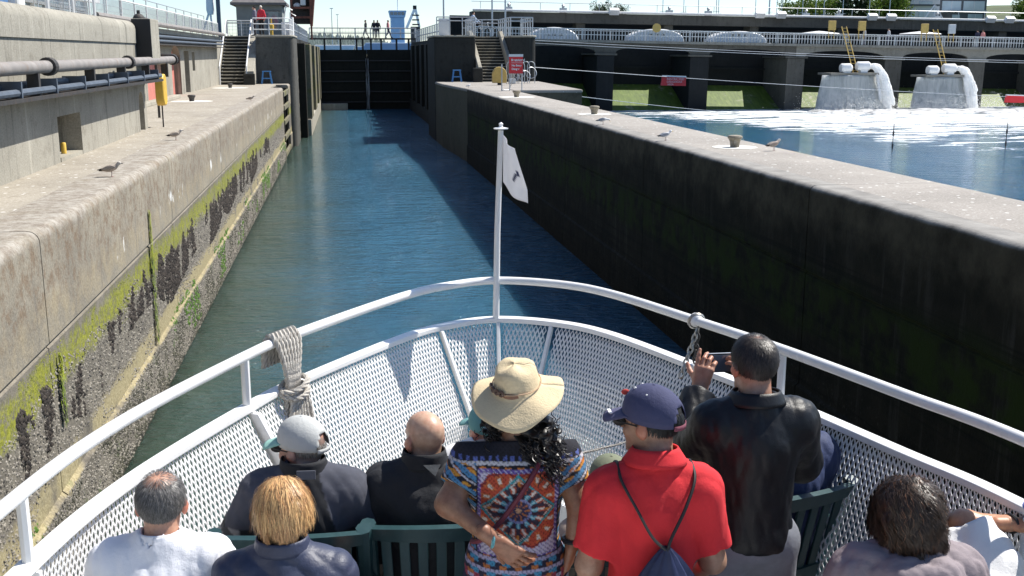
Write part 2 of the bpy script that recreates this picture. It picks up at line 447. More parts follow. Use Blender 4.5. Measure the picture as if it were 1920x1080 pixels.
def water_mat(name, foam=False, murk_reflection=False, tint=(0.014, 0.075, 0.135)):
    b = NB(name); P = b.P; x, y, z = b.sep(P)
    w1 = b.noise(b.map(P, (1.0, 2.4, 1)), 0.9, 4, 0.55, 0.4)
    w2 = b.noise(b.map(P, (1.0, 2.0, 1)), 3.4, 4, 0.6, 0.3)
    w3 = b.noise(b.map(P, (1.0, 1.7, 1)), 11, 3, 0.6)
    hgt = b.math('ADD', b.math('MULTIPLY', w1, 1.0), b.math('ADD', b.math('MULTIPLY', w2, 0.62), b.math('MULTIPLY', w3, 0.12)))
    calm = b.ramp(b.noise(b.map(P, (0.3, 0.12, 1)), 1.0, 3), [(0.35, 0.55), (0.65, 1.0)])
    hgt = b.math('MULTIPLY', hgt, calm)
    nb = b.bump(hgt, 1.0, 0.34)
    col = b.mix(b.noise(P, 0.25, 3), tint, tuple(t * 1.5 for t in tint))
    if murk_reflection:   # murky green by wall and bow, with the wall's reflection painted in
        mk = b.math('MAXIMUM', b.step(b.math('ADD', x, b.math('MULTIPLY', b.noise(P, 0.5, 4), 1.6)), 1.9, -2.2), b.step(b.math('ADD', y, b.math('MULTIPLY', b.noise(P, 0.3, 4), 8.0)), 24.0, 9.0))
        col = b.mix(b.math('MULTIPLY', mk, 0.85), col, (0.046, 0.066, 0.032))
    sh = b.bsdf(col, 0.05, 0, nb, IOR=1.333, Subsurface_Weight=0.85, Subsurface_Radius=(0.4, 0.9, 1.0))
    b.b.subsurface_method = 'BURLEY'; b.b.inputs['Subsurface Scale'].default_value = 0.9
    if foam:
        # foam carried out from the spillway: thick by the dam, torn at its edge
        fx = b.math('SUBTRACT', x, 26.0)
        edge = b.math('SUBTRACT', 88.0, b.math('MULTIPLY', b.math('MAXIMUM', fx, 0.0), 3.6))
        edge = b.math('MAXIMUM', edge, 56.0)
        dist = b.math('SUBTRACT', y, edge)
        dist = b.math('ADD', dist, b.math('MULTIPLY', b.math('SUBTRACT', b.noise(b.map(P, (0.5, 1.0, 1)), 0.13, 4), 0.5), 22.0))
        nf = b.noise(b.map(P, (0.45, 1.5, 1), rot=(0, 0, 0.25)), 0.55, 7, 0.68, 0.9)
        thr = b.math('SUBTRACT', 0.60, b.math('MULTIPLY', b.step(dist, -5.0, 26.0), 0.15))
        f = b.math('SUBTRACT', nf, thr)
        fine_ = b.noise(b.map(P, (0.8, 2.0, 1)), 3.0, 6, 0.7, 0.5); f = b.math('ADD', f, b.math('MULTIPLY', b.math('SUBTRACT', fine_, 0.5), 0.16))
        f = b.math('MULTIPLY', b.step(f, -0.02, 0.06), b.step(dist, -7.0, -1.0))
        fo = b.n('ShaderNodeBsdfPrincipled'); fo.inputs['Base Color'].default_value = (0.86, 0.88, 0.88, 1); fo.inputs['Roughness'].default_value = 0.9
        b.L(fo.inputs['Normal'], b.bump(b.noise(P, 2.5, 6, 0.7), 0.6, 0.2))
        m = b.n('ShaderNodeMixShader'); b.L(m.inputs[0], f); b.L(m.inputs[1], sh); b.L(m.inputs[2], fo.outputs[0])
        sh = m.outputs[0]
    return b.done(sh)
M['water'] = water_mat('lock_water', murk_reflection=True, tint=(0.030, 0.092, 0.146))
M['water_out'] = water_mat('spillway_water', True)
M['water_up'] = water_mat('upper_water')

# ------------------------------------------------------------------ the setting
ZP = 3.67          # lower platform
ZU = 6.42          # upper platform
tag(MB().grid([[(-3000, -200, -8), (3000, -200, -8)], [(-3000, 6000, -8), (3000, 6000, -8)]]).build('lake_bed', M['concrete_dark']), kind='structure')
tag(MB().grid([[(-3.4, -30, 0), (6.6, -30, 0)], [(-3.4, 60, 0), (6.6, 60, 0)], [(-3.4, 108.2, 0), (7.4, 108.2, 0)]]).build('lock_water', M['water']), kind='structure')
tag(MB().grid([[(7.2, -30, 0), (180, -30, 0)], [(7.2, 50, 0), (180, 50, 0)], [(7.2, 108, 0), (180, 108, 0)]]).build('spillway_water', M['water_out']), kind='structure')
tag(MB().grid([[(-600, 117, 5.35), (900, 117, 5.35)], [(-600, 1300, 5.35), (900, 1300, 5.35)]]).build('upper_water', M['water_up']), kind='structure')

def wall_profile(xf, s, back, bulge=0.05, r=0.115):
    """profile (x,z) of a lock wall; s=-1 body lies to -x of the face"""
    p = [(xf - s * bulge, -1.6), (xf - s * bulge, 0.86), (xf, 0.90), (xf, 2.455), (xf + s * 0.022, 2.47), (xf + s * 0.022, 2.50), (xf - s * 0.012, 2.52), (xf - s * 0.012, 3.50)]
    p[-1] = (p[-1][0], 3.67 - r)
    for k in range(1, 7):
        a = math.pi / 2 * k / 6
        p.append((xf - s * 0.012 + s * r * (1 - math.cos(a)), 3.67 - r + r * math.sin(a)))
    p += [(back, 3.67), (back, -1.6)]
    return p

lw = thing('lock_wall', 'sunlit stained concrete lock wall crusted with barnacles along the waterline', 'wall', (-3.3, 30, 0))
js = [-12.0, -4.9, 2.95, 11.1, 19.35, 27.4, 35.6, 43.8, 50.6, 57.0]
for a, c in zip(js[:-1], js[1:]):
    b_ = MB().prism(wall_profile(-3.05, -1, -3.7), 'y', a + 0.012, c - 0.012)
    b_.build('wall_section', M['wall_lit'], lw, True, angle=30)
MB().prism(wall_profile(-3.05, -1, -3.7), 'y', 62.4, 64.79).build('wall_section', M['wall_lit'], lw, True, angle=30)
MB().box(-3.72, -3.62, -12, 64.7, -1.6, 3.60).build('wall_core', M['concrete_dark'], lw)
# timber fender frame let into the wall
ff = thing('timber_fender_frame', 'weathered timber fender frame in the recess of the sunlit lock wall', 'fender', (-3.3, 59.7, 0))
for yy in (57.1, 59.6, 62.15):
    MB().box(-3.42, -3.12, yy, yy + 0.30, -1.2, 3.5).build('post', M['timber_dark'], ff, bevel=0.02)
for i, zz in enumerate((0.1, 0.95, 1.75, 2.5, 3.2)):
    MB().box(-3.11, -2.98, 57.02, 62.38, zz, zz + 0.26).build('rail', M['timber'], ff, bevel=0.03)
tag(MB().box(-14, -3.702, -14, 64.78, 3.2, ZP).build('lower_platform_left', M['deck_top']), kind='structure')

# upper mass on the left: block with rounded corner, stair slot, chamber wall
up = thing('lock_chamber_wall', 'tall concrete lock chamber wall behind timber fender posts on the left', 'wall', (-6, 90, 0))
def round_block(xa, xb, ya, yb, r, side):
    pts = []
    if side > 0:
        pts = [(xa, yb), (xa, ya)]
        for k in range(9):
            a = -math.pi / 2 + math.pi / 2 * k / 8
            pts.append((xb - r + r * math.cos(a), ya + r + r * math.sin(a)))
        pts.append((xb, yb))
    else:
        pts = [(xb, yb), (xb, ya)]
        for k in range(9):
            a = -math.pi / 2 - math.pi / 2 * k / 8
            pts.append((xa + r + r * math.cos(a), ya + r + r * math.sin(a)))
        pts.append((xa, yb))
    return pts
MB().prism(round_block(-4.88, -2.72, 64.8, 69.5, 0.35, 1), 'z', -1.6, 6.30).build('pier_block', M['pier_shade'], up, True, bevel=0.0, angle=50)
MB().prism(round_block(-4.9, -2.67, 64.76, 69.5, 0.38, 1), 'z', 6.302, 6.44).build('pier_cap', M['concrete'], up, True, bevel=0.05, angle=50)
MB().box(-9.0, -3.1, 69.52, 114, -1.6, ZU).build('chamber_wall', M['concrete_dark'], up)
MB().box(-40, -7.82, 64.8, 69.5, -1.6, ZU).build('stair_side_wall', M['concrete_old'], up)
tag(MB().box(-60, -9.01, 69.52, 114, 3.0, ZU).build('upper_platform_left', M['deck_top']), kind='structure')
for i, (a, c) in enumerate(((73.6, 77.4), (85.6, 89.8), (96.8, 100.8), (105.0, 107.8))):
    MB().box(-2.95, -2.05, a, c, 1.12, 6.0).build('fender_post', M['timber'], up, bevel=0.04)
MB().box(-3.09, -2.12, 73.4, 107.9, -1.6, 1.1).build('plinth', M['concrete'], up, bevel=0.06)
tag(MB().box(-2.98, -2.32, 71.5, 72.6, -2, 6.05).build('timber_pile', M['timber_dark'], bevel=0.06), 'dark mossy timber pile standing at the entrance of the left chamber wall', 'pile')
rf = thing('fender_rails', 'short timber rails across the narrow slot beside the dark pile', 'fender', (-2.9, 70.3, 0))
for zz in (0.2, 1.1, 2.0, 2.9, 3.8, 4.9):
    MB().box(-3.06, -2.78, 69.6, 71.3, zz, zz + 0.25).build('rail', M['timber'], rf, bevel=0.03)

# right-hand lock wall: shaded face, sunlit top
rw = thing('lock_guide_wall', 'long shaded concrete guide wall with a sunlit gull-spotted top, right of the boat', 'wall', (7, 30, 0))
jr = [-12, -2.6, 5.4, 13.5, 21.6, 29.7, 37.8, 45.9, 54.0]
for a, c in zip(jr[:-1], jr[1:]):
    MB().prism(wall_profile(6.17, 1, 6.55, r=0.10), 'y', a + 0.012, c - 0.012).build('wall_section', M['wall_wet_shaded'], rw, True, angle=30)
for k, (a, c) in enumerate(zip(jr[:-1], jr[1:])):
    MB().prism([(6.552, -1.6), (6.552, 3.67)] + [(8.02 + 0.13 * math.sin(t), 3.54 + 0.13 * math.cos(t)) for t in (0, 0.5, 1.0, math.pi / 2)] + [(8.15, -1.6)], 'y', a + 0.006, c - 0.006).build('top_slab', M['deck_top_r'], rw, True, angle=30)
_lp = [(6.17, 54.02), (8.15, 54.02), (8.15, 52.0), (11.6, 52.0), (12.3, 67.8), (5.75, 67.8), (5.75, 63)]
MB().prism(_lp, 'z', -1.6, ZP - 0.16).build('landing', M['landing_side'], rw)
MB().prism([(6.15, 54.02), (8.16, 54.02), (8.16, 51.97), (11.63, 51.97), (12.33, 67.81), (5.72, 67.81), (5.72, 63)], 'z', ZP - 0.158, ZP).build('landing_slab', M['deck_top_r'], rw, bevel=0.06, seg=3)
ur = thing('lock_chamber_wall', 'dark shaded lock chamber wall on the right with a flight of steps in its end', 'wall', (9, 90, 0))
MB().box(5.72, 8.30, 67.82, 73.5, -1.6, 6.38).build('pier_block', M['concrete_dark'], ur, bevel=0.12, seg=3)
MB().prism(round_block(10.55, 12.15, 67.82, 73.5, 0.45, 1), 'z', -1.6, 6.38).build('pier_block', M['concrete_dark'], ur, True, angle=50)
MB().box(5.70, 8.31, 67.78, 73.5, 6.382, 6.50).build('pier_cap', M['concrete'], ur, bevel=0.04)
MB().prism(round_block(10.54, 12.22, 67.76, 73.5, 0.48, 1), 'z', 6.382, 6.50).build('pier_cap', M['concrete'], ur, True, bevel=0.04, angle=50)
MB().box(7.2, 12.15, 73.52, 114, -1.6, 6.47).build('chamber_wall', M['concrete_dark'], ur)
for (a, c) in ((74.5, 77.0), (79.4, 81.6), (84.2, 86.4), (89.6, 91.8), (95.4, 97.6), (101.4, 103.6)):
    MB().box(6.45, 7.19, a, c, 1.12, 6.1).build('fender_post', M['timber_dark'], ur, bevel=0.04)
MB().box(6.30, 6.44, 75.0, 75.9, 3.6, 6.2).build('rusty_plate', M['rust'], ur)
MB().box(6.55, 7.19, 73.6, 107.9, -1.6, 1.1).build('plinth', M['concrete_dark'], ur, bevel=0.06)

# stairs: every step its own piece
def stairs(name, label, x0, x1, y0, n, run, z0, z1, mat):
    s = thing(name, label, 'stairs', ((x0 + x1) / 2, y0, z0))
    rise = (z1 - z0) / n; tread = run / n
    for i in range(n):
        MB().box(x0, x1, y0 + i * tread, y0 + n * tread + 0.3, z0 + i * rise + 0.001, z0 + (i + 1) * rise - 0.055).build('riser', M['concrete_dark'], s)  # near-black risers, their shade put into the colour
        MB().box(x0, x1, y0 + i * tread - 0.05, y0 + (i + 1) * tread + 0.02, z0 + (i + 1) * rise - 0.053, z0 + (i + 1) * rise).build('tread', mat, s, bevel=0.008)
    return s
st = stairs('stairs', 'worn concrete steps up to the control hut platform beside a blue stool on the left', -6.83, -5.42, 63.0, 15, 4.6, ZP, ZU, M['concrete'])
MB().box(-6.83, -5.42, 67.92, 69.5, ZP, ZU - 0.003).build('top_landing', M['concrete'], st)
MB().prism([(62.75, ZP), (62.75, ZP + 0.75), (63.15, ZP + 0.9), (67.4, 6.5), (69.4, 6.5), (69.4, ZP)], 'x', -5.40, -4.90).build('cheek_wall', M['concrete'], st, bevel=0.03)
MB().box(-5.46, -4.84, 62.35, 62.73, ZP, ZP + 0.62).build('newel_block', M['concrete_dark'], st, bevel=0.04)
for xx in (-6.78, -5.30):
    MB().tube([(xx, 62.7, ZP), (xx, 62.8, ZP + 1.0), (xx, 67.8, ZU + 0.95), (xx, 67.9, ZU)], 0.045, 8).build('handrail', M['white_rail'], st, True)
    MB().tube([(xx, 63.2, ZP + 0.1), (xx, 67.8, ZU + 0.1)], 0.05, 8).build('string_rail', M['white_rail'], st, True)
st = stairs('stairs', 'shaded concrete steps up to the cyclist behind the tall red sign on the right', 8.55, 10.30, 67.2, 15, 4.6, ZP, 6.47, M['concrete'])
for x0, x1 in ((8.31, 8.54), (10.31, 10.54)):
    MB().prism([(66.6, ZP), (66.6, ZP + 0.9), (71.6, 6.85), (72.4, 6.85), (72.4, ZP)], 'x', x0, x1).build('cheek_wall', M['concrete'], st, bevel=0.03)
MB().box(7.95, 8.52, 66.1, 66.58, ZP, ZP + 0.85).build('newel_block', M['concrete_dark'], st, bevel=0.04)

# ------------------------------------------------------------------ left service building
sb = thing('service_building', 'long blank concrete service building with a niche and arched doorway on the left', 'building', (-6, 15, ZP))
XB = -4.55
b_ = MB()
def wall_y(mb, x, back, segs, z0, z1):
    for a, c in segs: mb.box(back, x, a, c, z0, z1)
# wall panels between vertical joints with openings for niche and doorway
MB().box(-5.35, XB, -13, 3.0, ZP, 5.62).build('wall_panel', M['concrete_old'], sb)
MB().box(-5.35, XB, 3.012, 10.6, ZP, 5.62).build('wall_panel', M['concrete_old'], sb)
MB().box(-5.35, XB, 10.612, 18.25, ZP, 5.62).build('wall_panel', M['concrete_old'], sb)
MB().box(-5.35, XB, 18.262, 19.80, 4.40, 5.62).build('wall_panel', M['concrete_old'], sb)
MB().box(-5.35, -5.15, 18.262, 19.80, ZP, 4.40).build('niche_back', M['concrete_old'], sb)
MB().box(-5.15, XB, 18.3, 19.78, ZP, 3.74).build('niche_sill', M['concrete'], sb)
MB().box(-5.35, XB, 19.812, 25.25, ZP, 5.62).build('wall_panel', M['concrete_old'], sb)
ar = [(25.26, 5.62), (25.26, ZP), (25.40, ZP), (25.40, 4.25)] + [(25.70 - 0.30 * math.cos(t), 4.25 + 0.30 * math.sin(t)) for t in [math.pi * k / 8 for k in range(1, 8)]] + [(26.0, 4.25), (26.0, ZP), (26.35, ZP), (26.35, 5.62)]
MB().prism(ar, 'x', -5.35, XB).build('arched_wall', M['concrete_old'], sb)
MB().box(-5.3, -5.1, 25.4, 26.02, ZP, 4.6).build('dark_door', M['black'], sb)
prof = [(-9.5, 5.622), (XB + 0.03, 5.622), (XB + 0.03, 5.92)] + [(XB + 0.03 - 0.22 * (1 - math.cos(t)), 5.92 + 0.2 * math.sin(t)) for t in (0.4, 0.8, 1.2, math.pi / 2)] + [(-9.5, 6.16)]
for a, c in ((-13, 2.99), (3.002, 10.59), (10.602, 18.2), (18.212, 25.5)):
    MB().prism(prof, 'y', a, c).build('parapet', M['concrete_old'], sb, True, angle=35)
MB().box(-9.5, -5.352, -13, 25.3, ZP, 5.6).build('core', M['concrete_dark'], sb)
MB().box(-9.5, -5.36, 25.31, 26.33, ZP, 6.15).build('end_wall', M['concrete_old'], sb)
jb = MB().box(-4.62, -4.20, 25.55, 26.62, 5.28, 6.16).build('concrete_box', M['concrete'], None, bevel=0.015)
MB().box(-4.61, -4.21, 25.535, 25.549, 5.29, 6.15).build('shade_plate', M['black'], jb)  # added black sheet that paints in the shade of the near end
tag(jb, 'concrete box, its near end painted dark for shade, jutting from the top corner of the service building', 'box')
yb = MB().lathe([(0.045, 0), (0.045, 0.17), (0.035, 0.185)], (-4.70, 19.10, 3.742), 12).build('yellow_post', M['yellow'], None, True)
tag(yb, 'short yellow post standing in the wall niche', 'post')

# set-back wall with red arched doors
bw = thing('set_back_wall', 'concrete wall with two arched red doorways behind the left platform', 'building', (-7, 45, ZP))
XS = -6.85
doors = [(40.2, 43.7), (46.0, 48.5)]
cur = 26.4
for a, c in doors:
    MB().box(-7.8, XS, cur, a, ZP, 6.10).build('wall_panel', M['concrete_old'], bw)
    w = c - a; r = w / 2; zc = 5.72 - 0.55
    pts = [(a + 0.001, 6.10), (a + 0.001, zc)] + [(a + r - r * math.cos(t), zc + 0.55 * math.sin(t)) for t in [math.pi * k / 10 for k in range(1, 10)]] + [(c - 0.001, zc), (c - 0.001, 6.10)]
    MB().prism(pts, 'x', -7.8, XS).build('arch_panel', M['concrete_old'], bw)
    d = MB().box(-7.20, -7.13, a, c, ZP, 5.72).build('door', M['red_door'], bw)
    MB().box(-7.13, -7.105, a + 0.3, a + w * 0.42, ZP + 0.2, ZP + 0.9).build('door_panel', M['red_door'], d)
    cur = c
MB().box(-7.8, XS, 48.5, 49.7, ZP, 6.10).build('wall_panel', M['concrete_old'], bw)
MB().box(-7.8, XS, 49.7, 51.2, 5.5, 6.10).build('wall_panel', M['concrete_old'], bw)
MB().box(-7.9, -7.2, 49.7, 51.2, ZP, 5.5).build('dark_door', M['dark_iron'], bw)
MB().box(-7.8, XS, 51.2, 52.3, ZP, 6.10).build('wall_panel', M['concrete_old'], bw)
MB().box(-7.8, XS, 52.3, 53.2, 5.45, 6.10).build('wall_panel', M['concrete_old'], bw)
MB().box(-7.8, XS, 52.3, 53.2, ZP, 4.6).build('wall_panel', M['concrete_old'], bw)
MB().box(-7.5, -7.3, 52.3, 53.2, 4.6, 5.45).build('window', M['glass'], bw)
MB().box(-7.8, XS, 53.2, 58.9, ZP, 6.10).build('wall_panel', M['concrete_old'], bw)
MB().box(-7.8, XS, 58.912, 67.9, ZP, 6.10).build('wall_panel', M['concrete_old'], bw)
MB().box(-30, -6.60, 26.4, 62.9, 6.102, 6.30).build('ledge', M['concrete'], bw, bevel=0.03)
MB().box(-30, -7.82, 26.4, 64.78, ZP, 6.10).build('core', M['concrete_dark'], bw)
kb = MB().box(-6.64, -6.35, 34, 44.5, ZP, ZP + 0.14).build('kerb', M['concrete'], bw, bevel=0.02)
# ------------------------------------------------------------------ pipes, conduits and rails on the left
pp = thing('water_pipe', 'thick grey flanged pipe carried on brackets along the service building wall', 'pipe', (-4.3, 15, 5.2))
MB().tube([(-4.27, -10, 5.14), (-4.27, 29.2, 5.24)], 0.092, 14).build('pipe', M['grey_pipe'], pp, True)
for yy in (9.0, 16.9, 23.0, 28.9):
    MB().tube([(-4.27, yy - 0.09, 5.14 + 0.0026 * (yy + 10)), (-4.27, yy + 0.09, 5.14 + 0.0026 * (yy + 10))], 0.135, 16).build('flange', M['dark_iron'], pp, bevel=0.01)
for yy in (6.5, 10.0, 13.5, 16.1, 19.6, 22.3, 25.0, 27.6):
    zc = 5.14 + 0.0026 * (yy + 10)
    MB().box(-4.36, -4.20, yy - 0.05, yy + 0.05, zc - 0.34, zc - 0.085).box(-4.62, -4.20, yy - 0.05, yy + 0.05, zc - 0.40, zc - 0.34).build('bracket', M['dark_iron'], pp)
MB().tube(catmull([(-4.27, 29.2, 5.24), (-4.5, 30.3, 5.26), (-5.0, 30.8, 5.3), (-5.0, 30.8, 5.5), (-5.0, 30.8, 5.95), (-5.05, 30.6, 6.15), (-5.2, 30.0, 6.24)], 5), 0.13, 12).build('elbow', M['dark_iron'], pp, True)
MB().ball((-5.2, 29.9, 6.26), 0.16).cyl((-5.2, 29.9, 6.26), (-5.2, 29.9, 6.5), 0.04).build('valve', M['dark_iron'], pp, True)
MB().box(-5.03, -4.97, 30.77, 30.83, ZP, 5.2).build('support_post', M['dark_iron'], pp)
cd = thing('conduit_run', 'pair of dark blue conduits on a shelf below the grey pipe', 'conduit', (-4.4, 15, 4.9))
MB().box(-4.56, -4.12, -12, 26.3, 4.77, 4.82).build('shelf', M['dark_iron'], cd)
MB().tube([(-4.44, -12, 4.92), (-4.44, 26.4, 4.98)], 0.055, 8).build('conduit', M['blue_conduit'], cd, True)
MB().tube([(-4.20, -12, 4.875), (-4.20, 26.4, 4.895)], 0.05, 8).build('conduit', M['blue_conduit'], cd, True)
for yy in (7, 9, 11, 13.2, 15.0, 16.8, 18.6, 20.4, 22.2, 24.0, 25.8):
    MB().box(-4.50, -4.14, yy - 0.025, yy + 0.025, 4.825, 5.04).build('clamp', M['blue_conduit'], cd)
cd = thing('conduit_run', 'blue-grey conduits along the top of the wall with red doorways', 'conduit', (-6.4, 45, 6.0))
MB().tube([(-6.55, 30, 5.98), (-6.55, 62.8, 6.05)], 0.06, 8).build('conduit', M['blue_conduit'], cd, True)
MB().tube([(-6.50, 30, 5.82), (-6.50, 62.8, 5.88)], 0.05, 8).build('conduit', M['blue_conduit'], cd, True)
MB().tube([(-6.45, 30.8, 6.40), (-6.45, 62.8, 6.42)], 0.09, 8).build('pipe', M['grey_pipe'], cd, True)
MB().box(-6.83, -6.42, 30, 62.8, 5.70, 5.74).build('shelf', M['dark_iron'], cd)

def railing(name, label, pts, h, post=1.8, mat='white_rail', rails=(1.0, 0.5), mesh=0.0, r=0.03, pr=None):
    """posts and rails along a polyline; mesh>0 adds a wire infill of that spacing"""
    t = thing(name, label, 'railing', pts[0])
    P = [Vector(p) for p in pts]
    for f in rails:
        MB().tube([p + Vector((0, 0, h * f)) for p in P], r, 6).build('rail', M[mat], t, True)
    for a, b in zip(P[:-1], P[1:]):
        L = (b - a).length; n = max(1, int(round(L / post)))
        for i in range(n + (1 if b == P[-1] else 0)):
            q = a.lerp(b, i / n)
            MB().cyl(q, q + Vector((0, 0, h)), pr or r, n=6).build('post', M[mat], t, True)
        if mesh:
            w = MB(); k = int(L / mesh)
            for i in range(k):
                for dz0, dz1 in ((0.06, h * 0.94),):
                    q = a.lerp(b, (i + 0.5) / k); w.bar(q + Vector((0, 0, dz0)), q + Vector((0, 0, dz1)), 0.012, 0.012)
            for j in range(1, int(h / mesh)):
                w.bar(a + Vector((0, 0, j * mesh)), b + Vector((0, 0, j * mesh)), 0.012, 0.012)
            tag(w.build('wire_infill', M['galv'], t), kind='stuff')
    return t
railing('railing', 'white pipe railing along the parapet of the service building', [(-5.3, 2, 6.15), (-5.3, 25.2, 6.15)], 0.62, 1.9, rails=(1.0,), r=0.035)
railing('railing', 'wire mesh railing above the wall with red doorways', [(-6.75, 27, 6.3), (-6.75, 62.8, 6.3)], 0.72, 2.2, rails=(1.0, 0.12), mesh=0.16, r=0.028)
railing('railing', 'thin upper rail behind the mesh railing on the left', [(-7.6, 27, 6.3), (-7.6, 64, 6.3)], 1.15, 2.6, rails=(1.0,), r=0.022, mat='galv')
railing('railing', 'grey railing at the head of the left steps', [(-6.9, 69.6, ZU), (-5.2, 69.6, ZU)], 0.95, 1.05, mat='galv', rails=(1.0, 0.85), mesh=0.2, r=0.035)
railing('railing', 'three-bar railing round the left pier beside the red vest', [(-5.0, 65.1, 6.44), (-3.2, 65.1, 6.44), (-2.95, 65.5, 6.44), (-2.95, 69, 6.44)], 0.95, 0.95, mat='white_rail', rails=(1.0, 0.66, 0.33), r=0.03)
railing('railing', 'mesh railing running along the left chamber wall to the gate', [(-3.2, 72.2, ZU), (-3.2, 107.5, ZU)], 1.05, 2.4, mat='galv', rails=(1.0, 0.5), mesh=0.3, r=0.035)
railing('railing', 'mesh railing along the right chamber wall to the gate', [(7.3, 74, 6.47), (7.3, 107.5, 6.47)], 1.1, 2.4, mat='galv', rails=(1.0, 0.5), mesh=0.3, r=0.035)
railing('railing', 'grey railing round the head of the right steps by the cyclist', [(5.9, 68.0, 6.5), (8.3, 68.0, 6.5), (8.3, 73.4, 6.5), (10.55, 73.4, 6.5), (10.55, 68.1, 6.5), (11.95, 68.1, 6.5), (12.0, 73, 6.5)], 1.1, 0.9, mat='galv', rails=(1.0, 0.8), r=0.035)
pn = MB().box(-2.98, -2.9, 69.2, 70.6, 6.45, 7.6).build('notice_board', M['white_paint']); tag(pn, 'white notice board on the railing at the left chamber corner', 'board')
pn = MB().box(6.1, 6.75, 68.9, 69.0, 6.51, 7.55).build('notice_board', M['white_paint']); tag(pn, 'white notice board at the left end of the right platform', 'board')

# ------------------------------------------------------------------ lock gate
g = thing('lock_gate', 'dark closed steel lock gate with a walkway on top at the end of the lock', 'gate', (2.5, 108, 0))
for x0, x1, s in ((-2.1, 2.47, 1), (2.49, 7.18, -1)):
    lf = MB().prism([(x0, 108.0 + (0.6 if s < 0 else 0)), (x1, 108.0 + (0.6 if s > 0 else 0)), (x1, 108.5 + (0.6 if s > 0 else 0)), (x0, 108.5 + (0.6 if s < 0 else 0))], 'z', -2, 5.75).build('gate_leaf', M['timber_dark'], g)
    for zz in (0.7, 1.7, 2.7, 3.7, 4.7):
        MB().bar((x0, 107.93 + (0.6 if s < 0 else 0), zz), (x1, 107.93 + (0.6 if s > 0 else 0), zz), 0.14, 0.12).build('rib', M['dark_iron'], lf)
for x in (-1.6, -0.05, 1.5, 2.1, 2.9, 3.9, 5.4, 6.6):
    MB().box(x - 0.09, x + 0.09, 108.2, 108.4, 5.75, 6.72).build('walkway_post', M['dark_iron'], g)
MB().box(-3.0, 7.3, 107.9, 109.2, 6.72, 6.86).build('walkway', M['dark_iron'], g)
railing('railing', 'pale mesh railing on top of the lock gate walkway', [(-3.0, 107.95, 6.86), (7.3, 107.95, 6.86)], 0.95, 1.5, mat='galv', rails=(1.0, 0.5), mesh=0.3, r=0.04)
railing('railing', 'far railing of the lock gate walkway behind the pedestrians', [(-3.0, 109.15, 6.86), (7.3, 109.15, 6.86)], 0.95, 1.5, mat='white_rail', rails=(1.0, 0.5), r=0.03)
b_ = NB('falling_water'); nz = b_.noise(b_.map(b_.P, (2.5, 2.5, 0.25)), 3.0, 5, 0.7)
_c = b_.ramp(nz, [(0.3, (0.82, 0.85, 0.86)), (0.7, (0.96, 0.96, 0.96))]); _s = b_.bsdf(_c, 0.6, 0, b_.bump(nz, 0.5, 0.1), Subsurface_Weight=1.0, Subsurface_Radius=(1.0, 1.0, 1.0)); b_.b.inputs['Subsurface Scale'].default_value = 0.6; _t = b_.n('ShaderNodeBsdfTranslucent'); b_.L(_t.inputs[0], _c)
_m = b_.n('ShaderNodeMixShader'); _m.inputs[0].default_value = 0.25; b_.L(_m.inputs[1], _s); b_.L(_m.inputs[2], _t.outputs[0]); M['fall'] = b_.done(_m.outputs[0])
def veil_mat():
    b = NB('water_veil'); P = b.P; n = b.noise(b.map(P, (2.2, 2.2, 0.10)), 1.6, 6, 0.7)
    n2 = b.noise(b.map(P, (1, 1, 0.5)), 0.5, 4)
    col = b.ramp(b.math('ADD', b.math('MULTIPLY', n, 0.6), b.math('MULTIPLY', n2, 0.4)), [(0.32, (0.40, 0.44, 0.45)), (0.5, (0.74, 0.77, 0.78)), (0.7, (0.94, 0.95, 0.95))])
    sh = b.bsdf(col, 0.4, 0, b.bump(n, 0.4, 0.1), Subsurface_Weight=1.0, Subsurface_Radius=(1.0, 1.0, 1.0)); b.b.inputs['Subsurface Scale'].default_value = 0.5; tr = b.n('ShaderNodeBsdfTranslucent'); b.L(tr.inputs[0], col)
    m = b.n('ShaderNodeMixShader'); m.inputs[0].default_value = 0.5; b.L(m.inputs[1], sh); b.L(m.inputs[2], tr.outputs[0])
    return b.done(m.outputs[0])
M['veil'] = veil_mat()
rng = random.Random(5)
lk = MB()
for k in range(5):
    x = 2.46 + rng.uniform(-0.12, 0.12)
    lk.tube([(x + rng.uniform(-0.04, 0.04), 107.9 - 0.35 * (i / 9) ** 2 , 4.9 - 4.9 * i / 9) for i in range(10)], [0.02 + 0.005 * i for i in range(10)], 5)
tag(lk.build('gate_leak', M['fall'], None, True), 'thin stream of water leaking between the gate leaves', 'water leak')
sl = MB().box(-2.08, 0.45, 106.4, 107.7, -1, 0.62).build('gate_sill', M['concrete_old'], None, bevel=0.05); tag(sl, 'low concrete ledge at the foot of the gate', 'ledge')

# ------------------------------------------------------------------ control hut and things on the left upper platform
hut = thing('control_hut', 'grey hip-roofed lock control hut above the left steps', 'hut', (-5.1, 74.5, ZU))
MB().box(-6.62, -3.72, 73.0, 76.2, ZU, 8.45).build('wall', M['hut_wall'], hut)
MB().box(-4.95, -3.95, 72.97, 73.05, 6.95, 8.05).build('window', M['glass'], hut)
MB().box(-5.03, -3.87, 72.94, 73.02, 8.05, 8.12).build('window_head', M['roof_grey'], hut)
MB().box(-6.95, -3.40, 72.65, 76.55, 8.45, 8.60).build('eaves', M['roof_grey'], hut)
MB().add([(-6.95, 72.65, 8.602), (-3.40, 72.65, 8.602), (-3.40, 76.55, 8.602), (-6.95, 76.55, 8.602), (-5.6, 74.6, 9.9), (-4.7, 74.6, 9.9)], [(0, 1, 5, 4), (1, 2, 5), (2, 3, 4, 5), (3, 0, 4), (0, 3, 2, 1)]).build('roof', M['roof_grey'], hut)
MB().box(-6.3, -5.6, 72.96, 73.05, ZU + 0.02, 7.15).build('locker', M['hut_wall'], hut)
